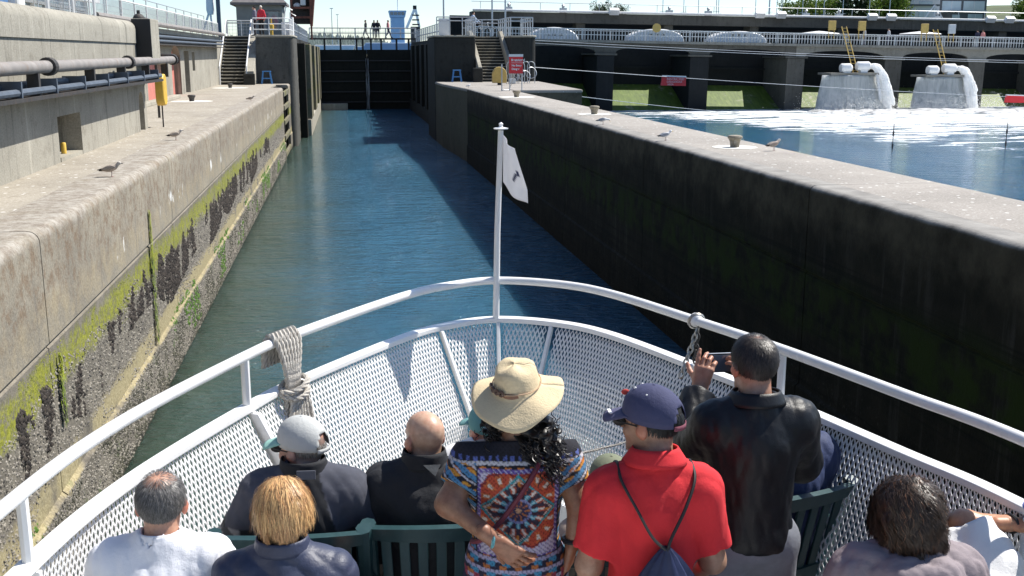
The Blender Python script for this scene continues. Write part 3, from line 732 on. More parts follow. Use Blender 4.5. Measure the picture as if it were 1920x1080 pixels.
yv = MB().lathe([(0.10, 0), (0.10, 0.45), (0.16, 0.5), (0.16, 0.75), (0.05, 0.8), (0.05, 1.15)], (-4.35, 71.5, ZU), 10).build('yellow_valve', M['yellow'], None, True)
tag(yv, 'yellow valve stand on the left platform in front of the hut window', 'valve')
rs = thing('rusty_hoist', 'rust-red steel hoist frame with machinery behind the control hut', 'hoist', (-2.8, 86, ZU))
MB().box(-3.72, -3.55, 85, 85.2, 7.4, 11.5).build('column', M['rust'], rs)
MB().prism([(-2.28, 7.45), (-2.10, 7.45), (-1.86, 9.6), (-1.80, 11.5), (-2.25, 11.5)], 'y', 85, 86.4).build('column', M['rust'], rs)
MB().box(-3.7, -2.2, 85.9, 86.4, 7.6, 11).build('machinery', M['dark_iron'], rs)
for zz in (8.0, 8.7, 9.5, 10.4):
    MB().box(-3.55, -2.2, 85.05, 85.3, zz, zz + 0.16).build('crossbeam', M['rust'], rs)
MB().ball((-3.2, 85.5, 8.95), (0.28, 0.3, 0.22)).build('drum', M['white_rail'], rs, True)
MB().box(-2.95, -2.55, 85.1, 85.5, 8.95, 9.45).build('motor', M['white_rail'], rs, bevel=0.05)
MB().box(-3.6, -3.55, 85.2, 85.4, ZU, 7.4).build('foot', M['rust'], rs); MB().box(-2.25, -2.12, 85, 85.3, ZU, 7.45).build('foot', M['rust'], rs)
lst = thing('life_ring_post', 'white railed stair frame beside the control hut', 'frame', (-3.3, 70, ZU))
MB().tube([(-3.55, 69.3, ZU), (-3.3, 69.3, 8.25), (-2.9, 69.3, 8.0)], 0.04, 6).build('arm', M['white_rail'], lst, True)
MB().tube([(-3.1, 70.5, ZU), (-3.1, 70.5, 7.9), (-2.75, 70.5, 7.7)], 0.04, 6).build('arm', M['white_rail'], lst, True)
MB().box(-3.62, -3.16, 69.6, 69.7, ZU, 7.3).build('panel', M['white_paint'], lst)
tw = thing('white_crane', 'white lattice crane leg far behind the left railing', 'crane', (-16.8, 150, 6.4))
MB().bar((-18.6, 150, 6.4), (-17.0, 150, 11.0), 0.25, 0.25).build('leg', M['white_paint'], tw)
MB().bar((-16.5, 150, 6.4), (-17.0, 150, 11.0), 0.25, 0.25).build('leg', M['white_paint'], tw)
MB().lathe([(0.4, 0), (0.55, 0.6), (0.5, 2.0), (0.3, 3.5)], (-16.9, 150, 10.4), 10).build('head', M['white_paint'], tw, True)
sg = MB().box(-16.1, -15.6, 149.4, 149.9, 5.4, 14.5).build('blue_mast', M['blue_conduit']); tag(sg, 'blue-grey mast rising behind the left railing beside the white crane', 'mast')

# glazed building beyond the parapet
gb = thing('glazed_building', 'white framed glazed building behind the parapet at the upper left', 'building', (-12, 30, 6.3))
MB().box(-16, -9.62, 22, 44, 6.3, 12).build('wall', M['glass'], gb)
for i in range(13):
    y = 22 + i * 22 / 12
    MB().box(-9.62, -9.50, y - 0.06, y + 0.06, 6.3, 12).build('mullion', M['white_paint'], gb)
for z in (6.95, 7.6, 8.4, 9.2):
    MB().box(-9.60, -9.52, 22, 44, z, z + 0.09).build('transom', M['white_paint'], gb)
MB().bar((-9.2, 16, 6.95), (-9.2, 44.2, 7.35), 0.25, 0.14).build('canopy', M['white_paint'], gb)
bx = MB().box(-8.0, -6.9, 23.6, 24.6, 6.17, 6.75).build('blue_bin', plain('bin_blue', (0.07, 0.16, 0.34), 0.5)); tag(bx, 'blue bin standing behind the parapet at the far left', 'bin')
bx = MB().box(-8.0, -6.75, 24.75, 25.3, 6.17, 6.85).build('pale_cabinet', M['white_paint'], None, bevel=0.02); tag(bx, 'pale blue-white cabinet beside the blue bin', 'cabinet')

# ------------------------------------------------------------------ smaller things on the platforms
def bollard(x, y, label, s=1.0, disc=0.62):
    t = thing('mooring_bollard', label, 'bollard', (x, y, ZP), group='mooring bollards on the lock walls')
    MB().lathe([(0.115 * s, 0.0), (0.118 * s, 0.05), (0.13 * s, 0.14 * s), (0.165 * s, 0.205 * s), (0.185 * s, 0.22 * s), (0.19 * s, 0.255 * s), (0.17 * s, 0.285 * s), (0.10 * s, 0.30 * s)], (0, 0, 0.008), 20).build('post', M['dark_iron'] if x < 0 else M['bollard'], t, True, local=True)
    MB().lathe([(disc, 0.0), (disc, 0.004)], (0, 0, 0.003), 28).build('white_ring', M['white_paint_disc'], t, local=True)
    return t
M['bollard'] = plain('bollard_iron', (0.23, 0.20, 0.15), 0.75, 0.0, 0.35, 12, 0.35, 60, dirt=(0.42, 0.42, 0.40))
bollard(7.26, 19.3, 'nearest squat bollard with a white ring, between two gulls on the guide wall', 0.74, 0.42)
bollard(7.2, 30.6, 'squat bollard on the guide wall just beyond the pecking gull', 0.80, 0.5)
bollard(6.94, 43.2, 'squat bollard on the guide wall below the tall red sign', 0.90, 0.75)
bollard(-5.5, 41.2, 'dark bollard on the left platform in front of the red doors', 0.78, 0.75)
bollard(-5.66, 56.9, 'dark bollard on the left platform at the foot of the steps', 0.75, 0.9)
def stool(x, y, label, n=2):
    t = thing('step_stool', label, 'stool', (x, y, ZP), group='blue step stools')
    t.scale = (0.8, 0.8, 0.8)
    for i, (dx, dy) in enumerate(((-1, -1), (1, -1), (1, 1), (-1, 1))):
        MB().bar((dx * 0.36, dy * 0.26, 0), (dx * 0.24, dy * 0.20, 0.86), 0.085, 0.085).build('leg', M['blue_stool'], t, local=True)
    MB().box(-0.31, 0.31, -0.27, 0.27, 0.862, 0.92).build('top', M['blue_stool'], t, local=True, bevel=0.015)
    MB().box(-0.33, 0.33, -0.27, -0.22, 0.36, 0.43).build('rung', M['blue_stool'], t, local=True)
    MB().box(-0.33, 0.33, 0.22, 0.27, 0.36, 0.43).build('rung', M['blue_stool'], t, local=True)
stool(-4.30, 64.2, 'bright blue step stool in front of the rounded pier beside the left steps')
stool(7.0, 66.9, 'blue step stool in the shade of the right pier')
yc = thing('life_ring_case', 'yellow rounded life ring case on a post at the building corner', 'life ring case', (-4.28, 26.9, ZP))
def round_slab(mb, cx, y0, y1, z0, z1, x0, x1, r):
    pts = []
    for (cy, cz, a0) in ((y1 - r, z1 - r, 0), (y0 + r, z1 - r, 90), (y0 + r, z0 + r, 180), (y1 - r, z0 + r, 270)):
        for k in range(6): pts.append((cy + r * math.cos(R(a0 + 18 * k)), cz + r * math.sin(R(a0 + 18 * k))))
    return mb.prism(pts, 'x', x0, x1)
round_slab(MB(), 0, 26.62, 27.12, 4.18, 4.92, -4.38, -4.18, 0.18).build('case', M['yellow'], yc, True, bevel=0.03, angle=50)
MB().box(-4.295, -4.265, 26.84, 26.87, ZP, 4.2).build('post', M['dark_iron'], yc)
tcse = thing('life_ring_case', 'tan arched life ring case standing in front of the right steps', 'life ring case', (8.65, 60, ZP))
pts = [(8.25, ZP + 0.12)] + [(8.65 - 0.40 * math.cos(t), ZP + 0.58 + 0.42 * math.sin(t)) for t in [math.pi * k / 10 for k in range(11)]] + [(9.05, ZP + 0.12)]
MB().prism(pts, 'y', 59.8, 60.1).build('case', M['tan_case'], tcse, True, bevel=0.03, angle=50)
MB().box(8.55, 8.75, 59.9, 60.0, ZP, ZP + 0.13).build('foot', M['dark_iron'], tcse)

def text(body, size, mat, parent, loc, rot=(R(90), 0, 0), align='LEFT', bold=0.0):
    cu = bpy.data.curves.new('lettering', 'FONT'); cu.body = body; cu.size = size; cu.align_x = align; cu.extrude = 0.002; cu.offset = bold
    o = bpy.data.objects.new('lettering_curve', cu); COL.objects.link(o)
    bpy.context.view_layer.update()
    me = bpy.data.meshes.new_from_object(o.evaluated_get(bpy.context.evaluated_depsgraph_get()))
    bpy.data.objects.remove(o)
    t = link_mesh('lettering', me, mat, parent)
    t.location = Vector(loc) - origin_of(parent); t.rotation_euler = rot
    return t
sg = thing('sign_board', 'tall red notice board on a steel frame in front of the right steps', 'sign', (8.15, 50.8, ZP))
MB().box(7.80, 8.46, 50.80, 50.84, 4.47, 5.24).build('panel', M['red_sign'], sg)
MB().box(7.79, 8.47, 50.78, 50.86, 5.242, 5.36).build('top_strip', M['white_paint'], sg)
for x in (7.84, 8.42):
    MB().tube([(x, 50.87, ZP), (x, 50.87, 5.2)], 0.025, 6).build('leg', M['galv'], sg, True)
MB().tube([(7.42, 50.6, ZP), (7.42, 50.6, 4.9)], 0.028, 6).build('leg', M['galv'], sg, True)
MB().tube([(7.42, 50.6, ZP + 0.04), (7.84, 50.87, ZP + 0.04)], 0.02, 6).build('foot_bar', M['galv'], sg, True)
MB().tube([(7.95, 51.8, ZP), (8.2, 50.9, 4.7)], 0.02, 6).build('brace', M['galv'], sg, True)
text('Restricted', 0.155, M['white_paint'], sg, (7.90, 50.795, 5.04), bold=0.006)
MB().box(7.90, 8.42, 50.793, 50.797, 4.955, 4.97).build('rule', M['white_paint'], sg)
text('No Entry', 0.125, M['white_paint'], sg, (7.92, 50.795, 4.80), bold=0.005)
text('Danger', 0.125, M['white_paint'], sg, (7.92, 50.795, 4.64), bold=0.005)
# wire rack by the right steps
wr = thing('wire_rack', 'tangle of galvanised bicycle hoops at the corner of the right landing', 'rack', (10.4, 63.5, ZP))
rng = random.Random(3)
for k in range(5):
    cx = 9.75 + k * 0.32; cy = 63.2 + rng.uniform(-0.3, 0.3)
    MB().tube([(cx - 0.22, cy, ZP), (cx - 0.22, cy, ZP + 1.0)] + [(cx - 0.22 * math.cos(t), cy, ZP + 1.0 + 0.26 * math.sin(t)) for t in [math.pi * j / 8 for j in range(1, 8)]] + [(cx + 0.22, cy, ZP + 1.0), (cx + 0.22, cy, ZP)], 0.022, 6).build('hoop', M['galv'], wr, True)
for k in range(4):
    cx = 9.9 + k * 0.36; zz = ZP + 0.42 + 0.2 * (k % 2)
    MB().tube([(cx + 0.32 * math.cos(t), 63.0 + 0.1 * math.sin(t * 2), zz + 0.32 * math.sin(t)) for t in [2 * math.pi * j / 16 for j in range(16)]], 0.02, 5, closed=True).build('wheel', M['galv'], wr, True)
cb = MB().box(9.55, 9.95, 62.2, 62.5, ZP, ZP + 0.3).build('grey_box', M['galv'], None, bevel=0.03); tag(cb, 'small grey box on the right landing beside the wire rack', 'box')
lp = [(7.46, 80, 'slim lamp post left of the cyclist'), (12.0, 80, 'slim lamp post on the right platform behind the cyclist'), (11.3, 82, 'dark mast beside the slim lamp post on the right platform'), (-0.6, 240, 'left one of two distant lamp posts above the gate'), (-1.5, 200, 'right one of two distant lamp posts above the gate'), (2.9, 230, 'short distant post above the middle of the gate')]
for x, y, lab in lp:
    hgt = 14 if y < 100 else (13.5 if y > 210 else 13.2)
    if 'short' in lab: hgt = 10.4
    t = thing('lamp_post', lab, 'lamp post', (x, y, 6.4 if y < 100 else 5.4))
    MB().tube([(x, y, 5.4), (x, y, hgt)], [0.07 if y < 100 else 0.09, 0.05], 8).build('pole', M['galv'], t, True)
    MB().box(x - 0.3, x + 0.3, y - 0.1, y + 0.1, hgt, hgt + 0.12).build('lamp_head', M['galv'], t)
# ------------------------------------------------------------------ people: smooth bodies grown from joints
def surf_nets(vol, org, h):
    s = vol < 0
    nx, ny, nz = vol.shape
    c = [s[i:nx - 1 + i, j:ny - 1 + j, k:nz - 1 + k] for i in (0, 1) for j in (0, 1) for k in (0, 1)]
    cnt = sum(x.astype(np.int8) for x in c)
    act = (cnt > 0) & (cnt < 8)
    ci = np.argwhere(act); vid = np.full(act.shape, -1, np.int32); vid[act] = np.arange(len(ci))
    acc = np.zeros((len(ci), 3)); num = np.zeros(len(ci))
    cor = [(i, j, k) for i in (0, 1) for j in (0, 1) for k in (0, 1)]
    vals = {q: vol[ci[:, 0] + q[0], ci[:, 1] + q[1], ci[:, 2] + q[2]] for q in cor}
    for q in cor:
        for ax in range(3):
            if q[ax] == 0:
                r = list(q); r[ax] = 1; r = tuple(r)
                a, b = vals[q], vals[r]; m = (a < 0) != (b < 0)
                t = np.where(m, a / np.where(np.abs(a - b) < 1e-12, 1, a - b), 0)
                for d in range(3):
                    acc[:, d] += np.where(m, q[d] + (t if d == ax else 0), 0)
                num += m
    V = (ci + acc / num[:, None]) * h + org
    F = []
    for ax in range(3):
        sl0 = [slice(None)] * 3; sl1 = [slice(None)] * 3
        sl0[ax] = slice(0, -1); sl1[ax] = slice(1, None)
        a = s[tuple(sl0)]; b = s[tuple(sl1)]
        e = np.argwhere(a != b); sg = a[a != b]
        o1, o2 = (ax + 1) % 3, (ax + 2) % 3
        ok = (e[:, o1] > 0) & (e[:, o2] > 0) & (e[:, o1] < vol.shape[o1] - 1) & (e[:, o2] < vol.shape[o2] - 1)
        e = e[ok]; sg = sg[ok]
        def cell(d1, d2):
            q = e.copy(); q[:, o1] -= d1; q[:, o2] -= d2
            return vid[q[:, 0], q[:, 1], q[:, 2]]
        f = np.stack([cell(1, 1), cell(0, 1), cell(0, 0), cell(1, 0)], 1)
        f[~sg] = f[~sg][:, ::-1]
        F.append(f)
    F = np.concatenate(F); F = F[(F >= 0).all(1)]
    return V, F

def A(v): return np.array(v, float)
def sdf(prims, h, k=0.03, disp=None, cuts=(), lo_hi=None):
    lo = np.full(3, 1e9); hi = -lo; bbs = []
    for p in prims:
        if p[0] == 'e': r = max(p[2]); a = A(p[1]) - r; b = A(p[1]) + r
        else: r = max(p[3], p[4]); a = np.minimum(p[1], p[2]) - r; b = np.maximum(p[1], p[2]) + r
        bbs.append((a, b)); lo = np.minimum(lo, a); hi = np.maximum(hi, b)
    pad = 0.02 + 2 * h; lo = lo - pad; hi = hi + pad
    n = np.ceil((hi - lo) / h).astype(int) + 1
    vol = np.full(n, 0.5)
    ax = [lo[d] + np.arange(n[d]) * h for d in range(3)]
    for p, (a, b) in zip(prims, bbs):
        kk = p[-1]['k'] if isinstance(p[-1], dict) and 'k' in p[-1] else k
        i0 = np.maximum(((a - lo - kk - 2 * h) / h).astype(int), 0); i1 = np.minimum(((b - lo + kk + 2 * h) / h).astype(int) + 2, n)
        X, Y, Z = np.meshgrid(ax[0][i0[0]:i1[0]], ax[1][i0[1]:i1[1]], ax[2][i0[2]:i1[2]], indexing='ij')
        if p[0] == 'e':
            c = A(p[1]); r = A(p[2]); Q = np.stack([X - c[0], Y - c[1], Z - c[2]], -1)
            if p[3] is not None: Q = Q @ p[3]
            k0 = np.sqrt(((Q / r) ** 2).sum(-1)); k1 = np.sqrt(((Q / (r * r)) ** 2).sum(-1)) + 1e-9
            d = k0 * (k0 - 1) / k1
        else:
            a_, b_ = A(p[1]), A(p[2]); ba = b_ - a_; L2 = max(ba @ ba, 1e-9)
            t = np.clip(((X - a_[0]) * ba[0] + (Y - a_[1]) * ba[1] + (Z - a_[2]) * ba[2]) / L2, 0, 1)
            d = np.sqrt((X - a_[0] - t * ba[0]) ** 2 + (Y - a_[1] - t * ba[1]) ** 2 + (Z - a_[2] - t * ba[2]) ** 2) - (p[3] + (p[4] - p[3]) * t)
        if isinstance(p[-1], dict) and 'cut' in p[-1]:
            for (q, nn) in p[-1]['cut']:
                nn = A(nn) / np.linalg.norm(nn); d = np.maximum(d, (X - q[0]) * nn[0] + (Y - q[1]) * nn[1] + (Z - q[2]) * nn[2])
        sl = tuple(slice(i0[d_], i1[d_]) for d_ in range(3)); old = vol[sl]
        if isinstance(p[-1], dict) and p[-1].get('sub'):
            vol[sl] = np.maximum(old, -d)
        else:
            w = np.clip(0.5 + 0.5 * (old - d) / kk, 0, 1); vol[sl] = old * (1 - w) + d * w - kk * w * (1 - w)
    if disp is not None or cuts:
        X, Y, Z = np.meshgrid(*ax, indexing='ij', sparse=True)
        if disp is not None:
            vol = vol + disp(X, Y, Z)
        for (q, nn) in cuts:
            nn = A(nn) / np.linalg.norm(nn); vol = np.maximum(vol, (X - q[0]) * nn[0] + (Y - q[1]) * nn[1] + (Z - q[2]) * nn[2])
    return surf_nets(vol, lo, h)

def wrinkles(seed, amp=0.006, f=(30, 30, 13), n=7):
    r = np.random.default_rng(seed); K = r.normal(0, 1, (n, 3)) * A(f); ph = r.uniform(0, 6.28, n); am = r.uniform(0.5, 1, n)
    def d(X, Y, Z):
        w = 0
        for k, p, a in zip(K, ph, am):
            s = np.sin(k[0] * X + k[1] * Y + k[2] * Z + p); w = w + a * (1 - np.abs(s)) ** 2
        return amp * (w / n * 2 - 0.6)
    return d

def rotm(yaw=0, pitch=0, roll=0):
    """yaw about z, pitch forward-down positive, roll about y (numpy 3x3)"""
    return np.array(Matrix.Rotation(yaw, 3, 'Z') @ Matrix.Rotation(-pitch, 3, 'X') @ Matrix.Rotation(roll, 3, 'Y'))

def head_prims(c, Rm, s=1.0, neck=None):
    c = A(c); T = lambda v: c + Rm @ (A(v) * s)
    P = [('e', T((0, -0.012, 0.035)), A((0.074, 0.095, 0.083)) * s, Rm, {}), ('e', T((0, 0.028, -0.045)), A((0.056, 0.062, 0.072)) * s, Rm, {}),
         ('c', T((-0.02, 0.062, -0.095)), T((0.02, 0.062, -0.095)), 0.018 * s, 0.018 * s, {'k': 0.025}),
         ('c', T((0, 0.088, 0.008)), T((0, 0.106, -0.026)), 0.008 * s, 0.013 * s, {'k': 0.012}),
         ('c', T((-0.032, 0.074, 0.022)), T((0.032, 0.074, 0.022)), 0.012 * s, 0.012 * s, {'k': 0.02}),
         ('e', T((0, 0.083, -0.063)), A((0.022, 0.012, 0.009)) * s, Rm, {'k': 0.008}),
         ('e', T((0.036, 0.066, -0.03)), A((0.02, 0.018, 0.02)) * s, Rm, {'k': 0.02}), ('e', T((-0.036, 0.066, -0.03)), A((0.02, 0.018, 0.02)) * s, Rm, {'k': 0.02})]
    for sg in (-1, 1):
        P.append(('e', T((sg * 0.080, -0.010, -0.008)), A((0.010, 0.020, 0.032)) * s, Rm, {'k': 0.010}))
        P.append(('e', T((sg * 0.076, 0.004, -0.012)), A((0.014, 0.012, 0.016)) * s, Rm, {'k': 0.010}))
    if neck is not None:
        P.append(('c', T((0, -0.022, -0.045)), A(neck), 0.056 * s, 0.062 * s, {'k': 0.03}))
    return P

def hand_prims(w, fd, nb, side, curl=(0.35, 0.4, 0.3), s=1.0, spread=0.10, thumb=0.6, per=None):
    """w wrist, fd finger direction, nb back-of-hand normal, side +1 thumb towards cross(fd,nb)"""
    y = A(fd) / np.linalg.norm(fd); z = A(nb) - y * (A(nb) @ y); z /= np.linalg.norm(z); x = np.cross(y, z) * side
    w = A(w); T = lambda a, b, c: w + (x * a + y * b + z * c) * s
    P = [('c', T(0, -0.05, 0), T(0, 0.0, 0), 0.026 * s, 0.025 * s, {'k': 0.015})]
    for a in (-0.026, -0.009, 0.009, 0.025):
        P.append(('c', T(a * 0.6, 0.01, 0), T(a * 1.1, 0.082, 0), 0.0155 * s, 0.0125 * s, {'k': 0.014}))
    P.append(('c', T(0.020, 0.018, -0.010), T(0.033, 0.048, -0.014), 0.016 * s, 0.014 * s, {'k': 0.014}))
    base = [(-0.030, 0.080, 0.060), (-0.010, 0.086, 0.074), (0.010, 0.086, 0.080), (0.029, 0.082, 0.070)]
    for i, (bx, by, L) in enumerate(base):
        cv = per[i] if per else curl; p = T(bx, by, 0); ang = 0; sp = spread * (i - 1.5) / 1.5
        for j, (f, r0, r1) in enumerate(((0.46, 0.0095, 0.0088), (0.30, 0.0088, 0.0080), (0.24, 0.0080, 0.0066))):
            ang += cv[j]; d = (y * math.cos(ang) - z * math.sin(ang)) * math.cos(sp) + x * math.sin(sp) * math.cos(ang)
            q = p + d * L * f * s; P.append(('c', p, q, r0 * s, r1 * s, {'k': 0.004})); p = q
    p = T(0.034, 0.038, -0.012); d = x * math.sin(thumb) + y * math.cos(thumb) - z * 0.35; d /= np.linalg.norm(d)
    for j, L in enumerate((0.036, 0.030)):
        q = p + d * L * s; P.append(('c', p, q, (0.0115 - 0.0015 * j) * s, (0.010 - 0.002 * j) * s, {'k': 0.006})); p = q; d = d + y * 0.25 - x * 0.15; d /= np.linalg.norm(d)
    return P

def pose_stand(H=1.70, **kw):
    f = H / 1.72
    J = dict(pelvis=(0, 0, 0.95), chest=(0, 0.0, 1.26), neck=(0, -0.025, 1.45), head=(0, 0.015, 1.605), shL=(-0.160, -0.02, 1.385), shR=(0.160, -0.02, 1.385), elL=(-0.25, -0.04, 1.11), elR=(0.25, -0.04, 1.11), wrL=(-0.25, 0.06, 0.88), wrR=(0.25, 0.06, 0.88),
             hipL=(-0.09, 0, 0.90), hipR=(0.09, 0, 0.90), knL=(-0.11, 0.02, 0.50), knR=(0.11, 0.02, 0.50), anL=(-0.12, -0.02, 0.09), anR=(0.12, -0.02, 0.09))
    J = {k: A(v) * f for k, v in J.items()}
    J.update({k: A(v) for k, v in kw.items()}); J['f'] = f
    return J
def pose_sit(**kw):
    J = dict(pelvis=(0, -0.10, 0.53), chest=(0, -0.15, 0.83), neck=(0, -0.165, 1.035), head=(0, -0.12, 1.163), shL=(-0.162, -0.16, 0.970), shR=(0.162, -0.16, 0.970), elL=(-0.245, -0.08, 0.72), elR=(0.245, -0.08, 0.72), wrL=(-0.22, 0.14, 0.69), wrR=(0.22, 0.14, 0.69),
             hipL=(-0.09, -0.08, 0.51), hipR=(0.09, -0.08, 0.51), knL=(-0.13, 0.33, 0.51), knR=(0.13, 0.33, 0.51), anL=(-0.13, 0.36, 0.09), anR=(0.13, 0.36, 0.09))
    J = {k: A(v) for k, v in J.items()}; J.update({k: A(v) for k, v in kw.items()}); J['f'] = 1.0
    return J

def spine_R(J):
    z = J['neck'] - J['pelvis']; z = z / np.linalg.norm(z); x = J['shR'] - J['shL']; x = x - z * (x @ z); x /= np.linalg.norm(x); y = np.cross(z, x)
    return np.stack([x, y, z], 1)
def torso_prims(J, g=0.0, w=1.0, d=1.0):
    Rm = spine_R(J); f = J['f']; up = Rm[:, 2]; fw = Rm[:, 1]
    mid = (J['pelvis'] + J['chest']) / 2
    P = [('e', J['pelvis'], A((0.150 * w + g, 0.115 * d + g, 0.12 + g)) * f, Rm, {}), ('e', mid, A((0.134 * w + g, 0.112 * d + g, 0.15 + g)) * f, Rm, {}), ('e', J['chest'], A((0.150 * w + g, 0.115 * d + g, 0.17 + g)) * f, Rm, {}),
         ('e', J['chest'] + up * 0.07 * f - fw * 0.02, A((0.130 * w + g, 0.095 + g, 0.11 + g)) * f, Rm, {}),
         ('c', J['shL'] * 0.92 + J['shR'] * 0.08, J['shL'] * 0.08 + J['shR'] * 0.92, (0.052 + g) * f, (0.052 + g) * f, {})]
    for s in ('shL', 'shR'):
        P.append(('c', J['neck'] + up * 0.015, J[s] * 0.85 + J['neck'] * 0.15, (0.040 + g * 0.8) * f, (0.047 + g) * f, {}))
    return P
def arm_prims(J, sd, g=0.0, upto=2.0, r=(0.056, 0.046, 0.040, 0.029), cutn=None):
    s, e, w = J['sh' + sd], J['el' + sd], J['wr' + sd]; f = J['f']
    P = []
    if upto < 1.0:
        q = s + (e - s) * upto; P.append(('c', s, q + (e - s) * 0.1, (r[0] + g) * f, (r[1] + g) * f, {'cut': [(q, (e - s))]}))
    else:
        P.append(('c', s, e, (r[0] + g) * f, (r[1] + g) * f, {}))
        t = min(upto - 1.0, 1.0); q = e + (w - e) * t
        opt = {'cut': [(q, (w - e))]} if upto < 2.0 else {}
        P.append(('c', e, q + (w - e) * (0.1 if upto < 2.0 else 0), (r[2] + g) * f, (r[2] + (r[3] - r[2]) * t + g) * f, opt))
    return P
def leg_prims(J, g=0.0, feet=True):
    P = []; f = J['f']
    for s in 'LR':
        h, k, a = J['hip' + s], J['kn' + s], J['an' + s]
        P.append(('c', h, k, (0.088 + g) * f, (0.058 + g) * f, {})); P.append(('c', k, a, (0.056 + g) * f, (0.040 + g) * f, {}))
        if feet: P.append(('c', a + A((0, -0.02, -0.045)), a + A((0, 0.15, -0.055)), 0.04 * f, 0.032 * f, {}))
    return P

def cat(parts):
    V = []; F = []; C = []; b = 0
    for v, f, c in parts:
        V.append(v); F.append(f + b); C.append(np.broadcast_to(c, v.shape) if np.ndim(c) == 1 else c); b += len(v)
    return np.concatenate(V), np.concatenate(F), np.concatenate(C)

def skin_mat():
    b = NB('skin'); c = b.attr('Col'); n = b.noise(b.tc('Object'), 45, 5, 0.6)
    c = b.mix(0.45, c, b.ramp(n, [(0.3, 0.2), (0.7, 0.8)]), 'SOFT_LIGHT')
    c = b.mix(b.math('MULTIPLY', b.step(b.noise(b.tc('Object'), 17, 4, 0.6), 0.45, 0.7), 0.35), c, b.mix(1.0, c, (0.95, 0.62, 0.55), 'MULTIPLY'))
    return b.done(b.bsdf(c, 0.45, 0, b.bump(b.noise(b.tc('Object'), 260, 3), 0.12, 0.003), Subsurface_Weight=0.12, Subsurface_Radius=(0.012, 0.005, 0.003)))
M['skin'] = skin_mat()
def fabric(name, c, rough=0.9, var=0.18, bump=0.3, bs=420, **kw):
    b = NB(name); o = b.tc('Object'); n = b.noise(o, 9, 5, 0.6); n2 = b.noise(o, 60, 4, 0.6)
    col = b.ramp(n, [(0.3, tuple(x * (1 - var) for x in c)), (0.7, tuple(min(1, x * (1 + var)) for x in c))])
    nb = b.bump(n2, 0.35, 0.006); nb = b.bump(b.noise(o, bs, 2), bump, 0.003, nb)
    return b.done(b.bsdf(col, rough, 0, nb, **kw))

def head_color(V, c, Rm, skin, hairc=None, stubble=None, s=1.0):
    L = (V - A(c)) @ Rm / s
    x, y, z = L[:, 0], L[:, 1], L[:, 2]
    C = np.tile(A(skin), (len(V), 1))
    red = A((skin[0] * 1.05, skin[1] * 0.72, skin[2] * 0.68))
    ear = (np.abs(x) > 0.074) & (np.abs(z) < 0.05) & (np.abs(y) < 0.04); C[ear] = red
    lip = (np.abs(x) < 0.022) & (np.abs(z + 0.063) < 0.008) & (y > 0.07); C[lip] = A((0.42, 0.16, 0.14))
    for sg in (-1, 1):
        e = ((x - sg * 0.031) / 0.014) ** 2 + ((z - 0.002) / 0.006) ** 2 < 1; C[e & (y > 0.05)] = A((0.05, 0.04, 0.035))
        bw = (np.abs(x - sg * 0.032) < 0.02) & (np.abs(z - 0.027) < 0.005) & (y > 0.05); C[bw] = A(hairc if hairc is not None else (0.1, 0.07, 0.05))
    if stubble is not None:
        m = stubble(x, y, z)[:, None]; C = C * (1 - m) + A(hairc) * m
    return C

def person(label, x, y, yaw, J, skin, hands=None, head_yaw=0.0, head_pitch=0.0, head_roll=0.0, hairc=(0.03, 0.022, 0.016), stubble=None, scale_head=0.93, legs=True, z=None, zone=None, group='passengers on the foredeck'):
    """one continuous body mesh; returns the object and head frame"""
    Rm = rotm(head_yaw, head_pitch, head_roll); hc = J['head']
    V1, F1 = sdf(head_prims(hc, Rm, scale_head, J['neck']), 0.0055, 0.022)
    C1 = head_color(V1, hc, Rm, skin, hairc, stubble, scale_head)
    bp = torso_prims(J) + leg_prims(J)
    for s in 'LR': bp += arm_prims(J, s)
    V2, F2 = sdf(bp, 0.012, 0.035)
    parts = [(V1, F1, C1), (V2, F2, A(skin))]
    for s, sg in (('L', 1), ('R', -1)):
        hd = (hands or {}).get(s)
        if hd is None:
            d = J['wr' + s] - J['el' + s]; hd = dict(fd=d, nb=(-sg * 0.9, 0.1, 0.5), side=sg)
        V3, F3 = sdf(hand_prims(J['wr' + s], **hd), 0.0036, 0.012)
        parts.append((V3, F3, A(skin) * A((1.02, 0.93, 0.9))))
    V, F, C = cat(parts)
    me = np_mesh('person', V, F, C)
    o = link_mesh('person', me, M['skin'], None, True)
    o.location = (x, y, ZD if z is None else z); o.rotation_euler = (0, 0, yaw)
    tag(o, label, 'person', group)
    return o, (hc, Rm, scale_head)

def wear(o, name, prims, h, k, mat, disp=None, cuts=(), colfn=None):
    V, F = sdf(prims, h, k, disp, cuts)
    c = colfn(V) if colfn else None
    return link_mesh(name, np_mesh(name, V, F, c), mat, o, True)

